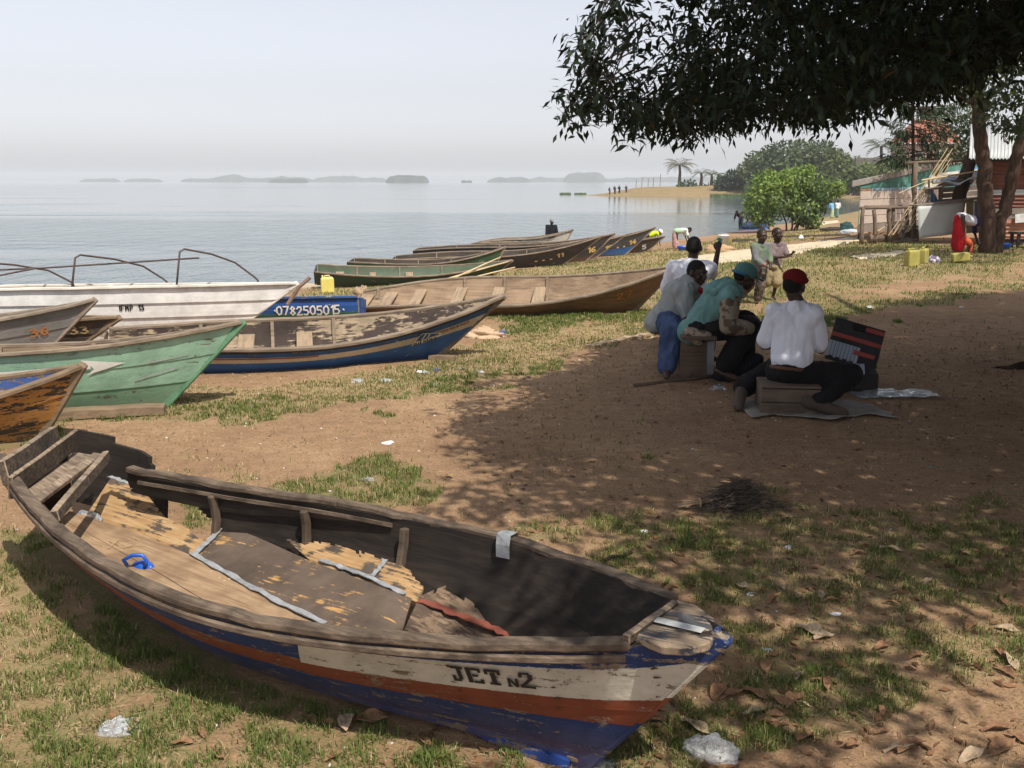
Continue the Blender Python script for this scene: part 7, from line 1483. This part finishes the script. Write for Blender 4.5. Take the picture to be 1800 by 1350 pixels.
m_strap = plain("red_leather_strap", (.30, .065, .05), .6, .25)
lbox(-.212, .212, .215, .255, -.012, -.002, "strap", m_strap); lbox(.05, .212, .335, .375, -.012, -.002, "strap", m_strap); lbox(.0, .18, .095, .135, -.020, -.010, "strap", m_strap); lbox(-.06, .05, .325, .38, -.012, -.002, "black_strap", plain("black_strap", (.012, .012, .012), .6))
m_cell = NB("clear_packets"); m_cell = m_cell.finish((.42, .47, .55), .18, None, spec=.8, **{"Transmission Weight": .25})
for k in range(9): x = -.22 + k * .030; lbox(x, x + .026, .02 + .012 * (k % 2), .17, -.014, -.003, "goods_packet", m_cell)
for k in range(8): x = -.21 + k * .042; q = MB(); q.box((x, -.08, .20), (.036, .12, .02), rot=(.5, 0, rnd.uniform(-.1, .1))); q.build("goods_packet", m_cell, t)
P = np.zeros((20, 10, 3))
for i in range(20):
    for j in range(10): x = -.10 + i / 19 * .68; y = -.30 + j / 9 * .26; P[i, j] = (x, y, .012 + .05 * max(0, fbm(x * 12, y * 16, 41) - .35) + gr1(K0.x + x, K0.y + y - .02))
MB().slab(P, .002).build("plastic_sheet", glass, None, smooth=True, fixn=True, label="crumpled clear plastic sheet on the ground in front of the display case", cat="plastic sheet", loc=(K0.x + .05, K0.y - .08, .002))
A_, B2 = G(1114, 682), G(1256, 666); q = MB(); poles(q, A_ + V3((0, 0, .022)), B2 + V3((0, 0, .022)), .019, n=6, bend=.008); q.build("wooden_stick", wood("dark_stick", (.13, .085, .055)), None, smooth=True, label="straight dark stick lying on the soil before the bench", cat="stick")
p = Zp(1250, 640, .02); t = empty("white_container", V3((1.78, 8.86, 0)), .3, "tall white plastic container standing behind the leaning man's legs", "container"); q = MB(); q.box((0, 0, .19), (.10, .12, .36)); q.build("container_body", m_wp, t, bev=.015); q = MB(); q.lathe([(.02, .37), (.02, .41)], (0, 0, 0), 10); q.build("cap", m_y1, t)
S = Soft(); S.cap((-.16, -.06, .05), (.18, .08, .17), .05, .06); S.cap((-.12, .0, .05), (.1, .14, .10), .05, .06); S.cap((-.2, -.03, .04), (-.1, -.1, .03), .03, .03); S.build("dark_jacket", cloth("black_blue_cloth", (.02, .022, .03), .4), None, .009, 3, .012, 10, label="dark cloth bundle on the ground between bench and wooden box", cat="cloth").location = Zp(1297, 668, .0)
o = lump(1, (.085, .06, .055), .6, 12); o.build("plastic_bag", glass, None, smooth=True, label="clear plastic bag on the ground by the leaning man's foot", cat="plastic bag", loc=G(1262, 688))
q = MB(); q.box((0, 0, .012), (.065, .035, .024), rot=(0, 0, .1)); q.build("cigarette_packet", plain("white_card", (.62, .64, .68), .5, .1), None, bev=.002, label="small white packet on the soil in front of the beret man's boot", cat="packet", loc=G(1442, 722))
# ================================================================ grass, litter and small scraps
def hull_clear(x, y):
    """True where grass may grow: not under the boats' floors"""
    ok = np.ones(x.shape, bool)
    dx, dy = x - JO.x, y - JO.y; s = dx * ja[0] + dy * ja[1]; l = -dx * ja[1] + dy * ja[0]
    lo = np.interp(s, NCj[:, 0], NCj[:, 1]); hi = np.interp(s, FCj[:, 0], FCj[:, 1]); under = (s > -.32) & (s < 2.72) & (l > lo) & (l < hi); hole = (s > .12) & (s < .75) & (l > .40)
    ok &= ~(under & ~hole)
    for k, v in FIT.items():
        h = math.radians(v[2]); a = (x - v[0]) * math.cos(h) + (y - v[1]) * math.sin(h); c = -(x - v[0]) * math.sin(h) + (y - v[1]) * math.cos(h); ok &= ~((a > 0) & (a < v[4] * .98) & (np.abs(c) < v[5] * .30))
    return ok
def grass(name, n, r0, r1, pw, hgt, wid, seg, seed, thin=1.0):
    r_ = np.random.default_rng(seed); u = r_.random(n); e = 2 - pw; R = (r0 ** e + u * (r1 ** e - r0 ** e)) ** (1 / e); A = np.radians(r_.uniform(-33, 33, n)); X = R * np.sin(A); Yy = R * np.cos(A)
    cl = r_.normal(0, .012, (2, n)); X += cl[0]; Yy += cl[1]
    d, g = turf(X, Yy); tuft = fbm(X * 15, Yy * 15, 71, 2); keep = (r_.random(n) < d * np.clip((tuft - .30) * 3.2, 0, 1) * thin + .012) & hull_clear(X, Yy) & (sdist(X, Yy) > 2.6)
    X, Yy, d, g, R, tuft = (q[keep] for q in (X, Yy, d, g, R, tuft)); m = len(X); Zz = gzr(X, Yy) - .004
    az = r_.uniform(0, 2 * np.pi, m); dry = r_.random(m) > g * 1.05 - .12; H = hgt * r_.uniform(.45, 1.35, m) * (.55 + .8 * tuft) * np.where(dry, .8, 1.0) * (1 + .02 * R); lean = np.where(dry, r_.uniform(.5, 2.2, m), r_.uniform(.15, 1.1, m)); W = wid * r_.uniform(.7, 1.4, m) * np.maximum(1, R / 5.0)
    dx, dy = np.cos(az), np.sin(az); P0 = np.stack([X, Yy, Zz], 1); wv = np.stack([-dy, dx, np.zeros(m)], 1) * W[:, None] / 2; hor = np.stack([dx, dy, np.zeros(m)], 1); L1 = np.stack([np.zeros(m)] * 2 + [np.ones(m)], 1)
    up = 1 / np.sqrt(1 + lean ** 2)
    if seg == 2:
        M_ = P0 + hor * (H * lean * up * .38)[:, None] + L1 * (H * up * .62)[:, None]; T = P0 + hor * (H * lean * up)[:, None] + L1 * (H * up * .92)[:, None]
        V = np.stack([P0 - wv, P0 + wv, M_ + wv * .8, M_ - wv * .8, T], 1).reshape(-1, 3); k = np.arange(m)[:, None] * 5; Fq = np.concatenate([k + [[0, 1, 2]], k + [[0, 2, 3]], k + [[3, 2, 4]]]); nv = 5
    else:
        T = P0 + hor * (H * lean * up)[:, None] + L1 * (H * up)[:, None]; V = np.stack([P0 - wv, P0 + wv, T], 1).reshape(-1, 3); Fq = np.arange(m * 3).reshape(m, 3); nv = 3
    cg = np.array([.070, .105, .022]) + (np.array([.17, .205, .055]) - np.array([.070, .105, .022])) * r_.random((m, 1)); cd = np.array([.27, .20, .095]) + (np.array([.52, .42, .24]) - np.array([.27, .20, .095])) * r_.random((m, 1)); C_ = np.where(dry[:, None], cd, cg)
    print(name, m); return raw(name, V, Fq, m_grass, colors=np.repeat(C_, nv, 0), kind="stuff")
m_grass = leafmat("grass_blade", .7, .22, .2)
grass("grass", 900000, 2.2, 13.5, 1.15, .036, .0034, 2, 1)
grass("far_grass", 420000, 12.5, 48, 1.5, .045, .0042, 1, 2)
# straw and leaf crumbs lying flat
def crumbs(n, seed):
    r_ = np.random.default_rng(seed); R = 2.3 + 11 * r_.random(n) ** 1.5; A = np.radians(r_.uniform(-32, 32, n)); X = R * np.sin(A); Yy = R * np.cos(A); d, g = turf(X, Yy); lit = inpoly(X, Yy, SHADE); keep = r_.random(n) < .22 + .45 * d + .15 * lit; keep &= hull_clear(X, Yy); X, Yy, R = X[keep], Yy[keep], R[keep]; m = len(X); lit = inpoly(X, Yy, SHADE)
    az = r_.uniform(0, 6.28, m); L = r_.uniform(.015, .075, m) * np.where(lit, 1.0, .9); big = r_.random(m) < .22 * lit; W = np.where(big, L * .38, .0022 * np.maximum(1, R / 4)); L = np.where(big, L * .8, L); D = np.stack([np.cos(az), np.sin(az), r_.normal(0, .10, m)], 1); N = np.stack([r_.normal(0, .25, m), r_.normal(0, .25, m), np.ones(m)], 1)
    P = np.stack([X, Yy, gzr(X, Yy) + .004 + r_.random(m) * .008], 1); V, Fq, k = leaf_mesh(P, D, N, L, W, .0); C_ = np.where(big[:, None], np.array([.20, .105, .055]) * r_.uniform(.4, 1.5, (m, 1)), np.array([.36, .27, .16]) * r_.uniform(.35, 1.5, (m, 1)))
    raw("ground_litter", V, Fq, m_leaffar, colors=np.repeat(C_, k, 0), kind="stuff")
crumbs(52000, 4)
# pebbles and clods
def pebbles(n, seed):
    r_ = np.random.default_rng(seed); R = 2.3 + 9 * r_.random(n) ** 1.3; A = np.radians(r_.uniform(-32, 32, n)); X = R * np.sin(A); Yy = R * np.cos(A); k_ = hull_clear(X, Yy); X, Yy, R = X[k_], Yy[k_], R[k_]; m = len(X); S = r_.uniform(.003, .009, m) * np.maximum(1, R / 5); o = np.array([[1, 0, 0], [0, 1, 0], [-1, 0, 0], [0, -1, 0], [0, 0, .8]]); P = np.stack([X, Yy, gzr(X, Yy) - .001], 1)
    V = (P[:, None] + o[None] * S[:, None, None] * r_.uniform(.7, 1.3, (m, 5, 1))).reshape(-1, 3); q = np.arange(m)[:, None] * 5; Fq = np.concatenate([q + [[a, b_, 4]] for a, b_ in ((0, 1), (1, 2), (2, 3), (3, 0))]); c = np.array([.27, .17, .11]) * r_.uniform(.5, 1.6, (m, 1)); w_ = r_.random(m) < .018; c[w_] = (.6, .57, .52)
    raw("pebbles", V, Fq, m_leaffar, colors=np.repeat(c, 5, 0), kind="stuff")
pebbles(16000, 6)
# dry leaves big enough to see one by one
def dry_leaf():
    P = np.zeros((7, 5, 3))
    for i in range(7):
        for j in range(5): u = i / 6; w_ = .21 * math.sin(math.pi * (u * .92 + .04)) ** .8; v = (j - 2) / 2; P[i, j] = (u - .5, v * w_, .10 * math.sin(u * 3.0) * .5 + .16 * v * v * w_ * 4 * .5 + .05 * math.sin(u * 9 + v * 2))
    return MB().slab(P, .012)
m_dl = [plain("pale_dry_leaf", (.36, .27, .18), .85, .3, 5), plain("brown_dry_leaf", (.22, .12, .065), .85, .35, 5), plain("yellow_dry_leaf", (.42, .30, .10), .8, .3, 5)]
protos = [dry_leaf().mesh("dry_leaf", [m]) for m in m_dl]; r_ = random.Random(3)
special = [(1425,1112,.14,0,"large pale dry leaf lying flat, widest on the shaded lawn"),(1448,1122,.10,0,"smaller pale dry leaf touching the widest leaf"),(610,1272,.13,0,"curled dry leaf under the broken boat's hull, left of a pair"),(648,1268,.14,1,"curled dry leaf under the broken boat's hull, right of a pair"),(1395,1235,.13,1,"brown dry leaf on the grass right of the blue bow"),(1222,1285,.12,0,"pale leaf beside the clear plastic bag"),(1262,1222,.12,1,"curled leaf between blue bow and lit soil"),(1760,1315,.13,1,"brown leaf in the lower right corner"),(790,838,.07,2,"yellow leaf on the soil beyond the broken boat"),(1330,1225,.1,1,"brown leaf near the bow among grass tufts")]
for px, py, L, mi, lab in special:
    p = G(px, py); o = bpy.data.objects.new("dry_leaf", protos[mi]); COL.objects.link(o); o.location = (p.x, p.y, gr1(p.x, p.y) + .012); o.scale = (L, L * 1.0, L); o.rotation_euler = (r_.uniform(-.2, .2), r_.uniform(-.2, .2), r_.uniform(0, 6.28)); tag(o, lab, "leaf", "dry fallen leaves")
n_ = 0
while n_ < 62:
    px, py = r_.uniform(1130, 1800), r_.uniform(960, 1345)
    if n_ > 52: px, py = r_.uniform(100, 1000), r_.uniform(1180, 1345)
    p = G(px, py)
    if not hull_clear(np.array([p.x]), np.array([p.y]))[0] or (1025 < px < 1290 and py < 1345 - (px - 1025) * .8) or (px <= 1025 and py < 1190 + (px - 500) * .32): continue
    n_ += 1; L = r_.uniform(.055, .115); mi = r_.choice((0, 1, 1, 1)); o = bpy.data.objects.new("dry_leaf", protos[mi]); COL.objects.link(o); o.location = (p.x, p.y, gr1(p.x, p.y) + .010); o.scale = (L, L * r_.uniform(.6, 1), L); o.rotation_euler = (r_.uniform(-.35, .35), r_.uniform(-.3, .3), r_.uniform(0, 6.28)); tag(o, "one of the many small dry leaves scattered over the shaded lawn" if n_ <= 53 else "one of the small dry leaves on the soil before the broken boat", "leaf", "small scattered dry leaves")
# bundle of dry twigs
p = G(1292, 890); t = empty("twig_bundle", (p.x, p.y, gr1(p.x, p.y)), label="dark heap of dry twigs with a tied pale stalk end on the soil", cat="twigs"); mb = MB()
for k in range(760):
    a = rnd.gauss(0, .55); u = rnd.random(); c = V3((rnd.gauss(.03, .085), rnd.gauss(0, .060), 0)); c.z = max(.004, (.150 - 4.5 * (c.x - .03) ** 2 - 7.0 * c.y ** 2) * rnd.random() + .004); l = rnd.uniform(.05, .20); d = V3((math.cos(a), math.sin(a), rnd.uniform(-.25, .3))); mb.tube([c - d * l / 2, c + V3((rnd.uniform(-.01, .01), rnd.uniform(-.01, .01), .006)), c + d * l / 2], [.0022, .0018, .0010], 3)
o = mb.build("twigs", plain("grey_brown_twig", (.085, .066, .050), .95, .5, 30), t); o["kind"] = "stuff"
mb = MB()
for k in range(26):
    y = rnd.gauss(0, .012); mb.tube([V3((-.10, y * 1.6, .03 + rnd.random() * .03)), V3((-.20, y, .018 + rnd.random() * .012)), V3((-.27 - rnd.random() * .07, y * 2.4 + rnd.uniform(-.02, .02), .008))], [.003, .0035, .0028], 4)
mb.build("stalk_end", plain("pale_stalk", (.30, .21, .13), .9, .35, 20), t); mb = MB(); mb.tube([(-.195, .030 * math.cos(a), .024 + .024 * math.sin(a)) for a in np.linspace(0, 6.283, 13)], .005, 5); mb.build("tie", plain("straw_tie", (.42, .30, .16), .9), t)
# scraps of plastic and paper
def scrap(px, py, s, mat, lab, cat="plastic scrap", amp=.6, h=.35):
    p = G(px, py); lump(1, (s * rnd.uniform(.8, 1.2), s * rnd.uniform(.5, .9), s * h), amp, rnd.random() * 50, 24 if s > .09 else 14).build(cat.replace(' ', '_'), mat, None, smooth=s < .09, label=lab, cat=cat, group="plastic and paper scraps on the ground", loc=(p.x, p.y, gr1(p.x, p.y)), rot=(0, 0, rnd.uniform(0, 6.28)))
m_cp = NB("thin_clear_film"); v_ = m_cp.coord(); n_ = m_cp.noise(v_, 26, 4, .7); bp_ = m_cp.n("Bump", {"Height": n_, "Strength": 1.0, "Distance": .03})
p_ = m_cp.n("BsdfPrincipled", {"Base Color": (.80, .82, .84), "Roughness": .12, "Specular IOR Level": 1.0, "Normal": bp_}); tr_ = m_cp.n("BsdfTransparent", {"Color": (.93, .94, .95)}); mx_ = m_cp.n("MixShader", {0: m_cp.ramp(n_, [(.35, .22), (.65, .55)]), 1: tr_.outputs[0], 2: p_.outputs[0]}); m_cp.t.links.new(mx_.outputs[0], m_cp.out.inputs[0]); m_cp = m_cp.mat; m_wp2 = plain("white_paper_scrap", (.66, .67, .68), .7, .1)
scrap(1245, 1326, .105, m_cp, "crumpled clear plastic bag by the blue bow, bottom edge of the picture", "plastic bag", .35, .55); scrap(1060, 1348, .06, m_cp, "scrap of clear plastic touching the blue bow's foot")
p = G(205, 1280); t = empty("clear_tub", (p.x, p.y, gr1(p.x, p.y)), .35, "flattened clear plastic tub on bare soil, bottom left", "plastic tub"); lump(1, (.062, .042, .032), .45, 15, 20).build("tub_body", m_cp, t, smooth=False); lump(1, (.075, .05, .016), .6, 5, 16).build("film", m_cp, t, smooth=True, loc=(.02, -.01, 0))
for px, py, s, m_, lab in ((677, 672, .07, m_cp, "pale crumpled plastic on the grass edge, largest scrap before the blue and cream boat"), (630, 672, .07, m_cp, "flat pale plastic just left of the largest crumpled scrap"), (683, 778, .045, m_wp2, "white carton lying on the bare soil beyond the broken boat"), (768, 652, .05, mj, "bright blue plastic scrap on the grass"), (742, 657, .06, m_wp2, "white scrap left of the bright blue scrap"), (812, 650, .05, m_cp, "clear scrap right of the bright blue scrap"), (842, 655, .045, m_wp2, "white scrap farthest right before the blue and cream bow"), (765, 678, .05, m_cp, "thin film scrap below the bright blue scrap"), (885, 585, .06, mj, "blue bottle scrap on the cream net heap"), (1130, 932, .028, m_wp2, "white scrap on the soil right of the far rail"), (1528, 540, .075, m_wp2, "white plastic lump on the shaded grass behind the display case"),
     (1414, 545, .05, m_wp2, "small white scrap left of the white lump"), (1470, 1078, .028, m_wp2, "white scrap on the shaded lawn near the widest leaf"), (1320, 1043, .025, m_wp2, "white cap on the shaded grass above the bow"), (1388, 958, .03, m_wp2, "white film scrap on the shaded grass below the twig bundle"), (1636, 820, .022, plain("light_blue_cap", (.10, .42, .55), .5), "light blue cap on bare shaded soil at right"), (1350, 1143, .025, m_wp2, "white cap among grass right of the bow"), (1475, 1190, .024, m_wp2, "tiny white scrap in the shaded lawn, lower centre right"), (1213, 692, .02, m_wp2, "tiny white scrap before the bench"), (590, 770, .02, m_wp2, "tiny white scrap on the sunlit bare soil"), (648, 845, .05, m_cp, "clear film on the turf beyond the broken boat's far rail"), (1023, 520, .05, m_wp2, "white scrap on the lawn under the bare boat's bow"), (1690, 540, .05, m_wp2, "white scrap at the right edge of the shaded grass")):
    scrap(px, py, s, m_, lab)
A_, B2 = G(1062, 990), G(1110, 975); q = MB(); q.tube([A_ + V3((0, 0, .012)), A_.lerp(B2, .3) + V3((0, .02, .015)), A_.lerp(B2, .6) + V3((0, -.015, .014)), B2 + V3((0, 0, .012))], .009, 6); q.build("rope_end", m_under, None, smooth=True, label="short dark rope end on the grass beyond the broken boat's far rail", cat="rope")
# stone wall and house on the rise behind the huts
def house():
    p = Yp(1622, 290, 150); z = g1(p.x, 150); t = empty("red_roofed_house", (p.x, 150, z), label="house with orange red tiled roof on the rise behind the huts", cat="house"); m_w = plain("pink_house_wall", (.42, .26, .20), .9, .1); m_r = plain("orange_red_tiles", (.28, .10, .06), .85, .25, 2)
    zt = 1.75 + (318 - 256) / F * 150 - z; zr = 1.75 + (318 - 215) / F * 150 - z
    q = MB(); q.box((0, 0, zt / 2), (7.6, 6, zt)); q.build("wall", m_w, t); q = MB(); V = [(-4.4, -3.6, zt), (4.4, -3.6, zt), (4.4, 3.6, zt), (-4.4, 3.6, zt), (-1.5, 0, zr), (2.2, 0, zr)]; q.add(V, [(0, 1, 5, 4), (1, 2, 5), (2, 3, 4, 5), (3, 0, 4), (3, 2, 1, 0)]); q.build("roof", m_r, t)
    for x in (-2, 1.6): f_ = MB().box((x, -3.02, zt * .55), (1.1, .08, 1.1)).build("window", m_wp, t); MB().box((x, -3.07, zt * .55), (.9, .04, .9)).build("pane", m_under, f_)
    q = MB(); q.box((0, -3.6, zt - .06), (8.8, .06, .16)); q.build("eave_board", m_wp, t)
house()
m_stone = plain('mossy_grey_stone', (.15, .14, .11), .95, .3, 1.5)
a, c = Yp(1500, 300, 143), Yp(1668, 296, 143); q = MB(); n_ = 22
for i in range(n_):
    for j in range(2):
        x = a.x + (c.x - a.x) * (i + .5 + .25 * (j % 2)) / n_; z0 = max(g1(x, 143), 0) - .3; zt = 1.75 + (318 - 279) / F * 143
        MB().box((0, 0, 0), ((c.x - a.x) / n_ * .97, .5, (zt - z0) / 2 - .02), jit=.08).build("wall_stone", m_stone, None, loc=(x, 143, z0 + (zt - z0) * (j + .5) / 2))
wl = empty("stone_wall", (a.x, 143, 0), label="grey stone wall on the rise below the red roofed house", cat="wall")
bpy.context.view_layer.update()
for o in [o for o in bpy.data.objects if o.name.startswith("wall_stone")]: o.parent = wl; o.matrix_parent_inverse = wl.matrix_world.inverted()
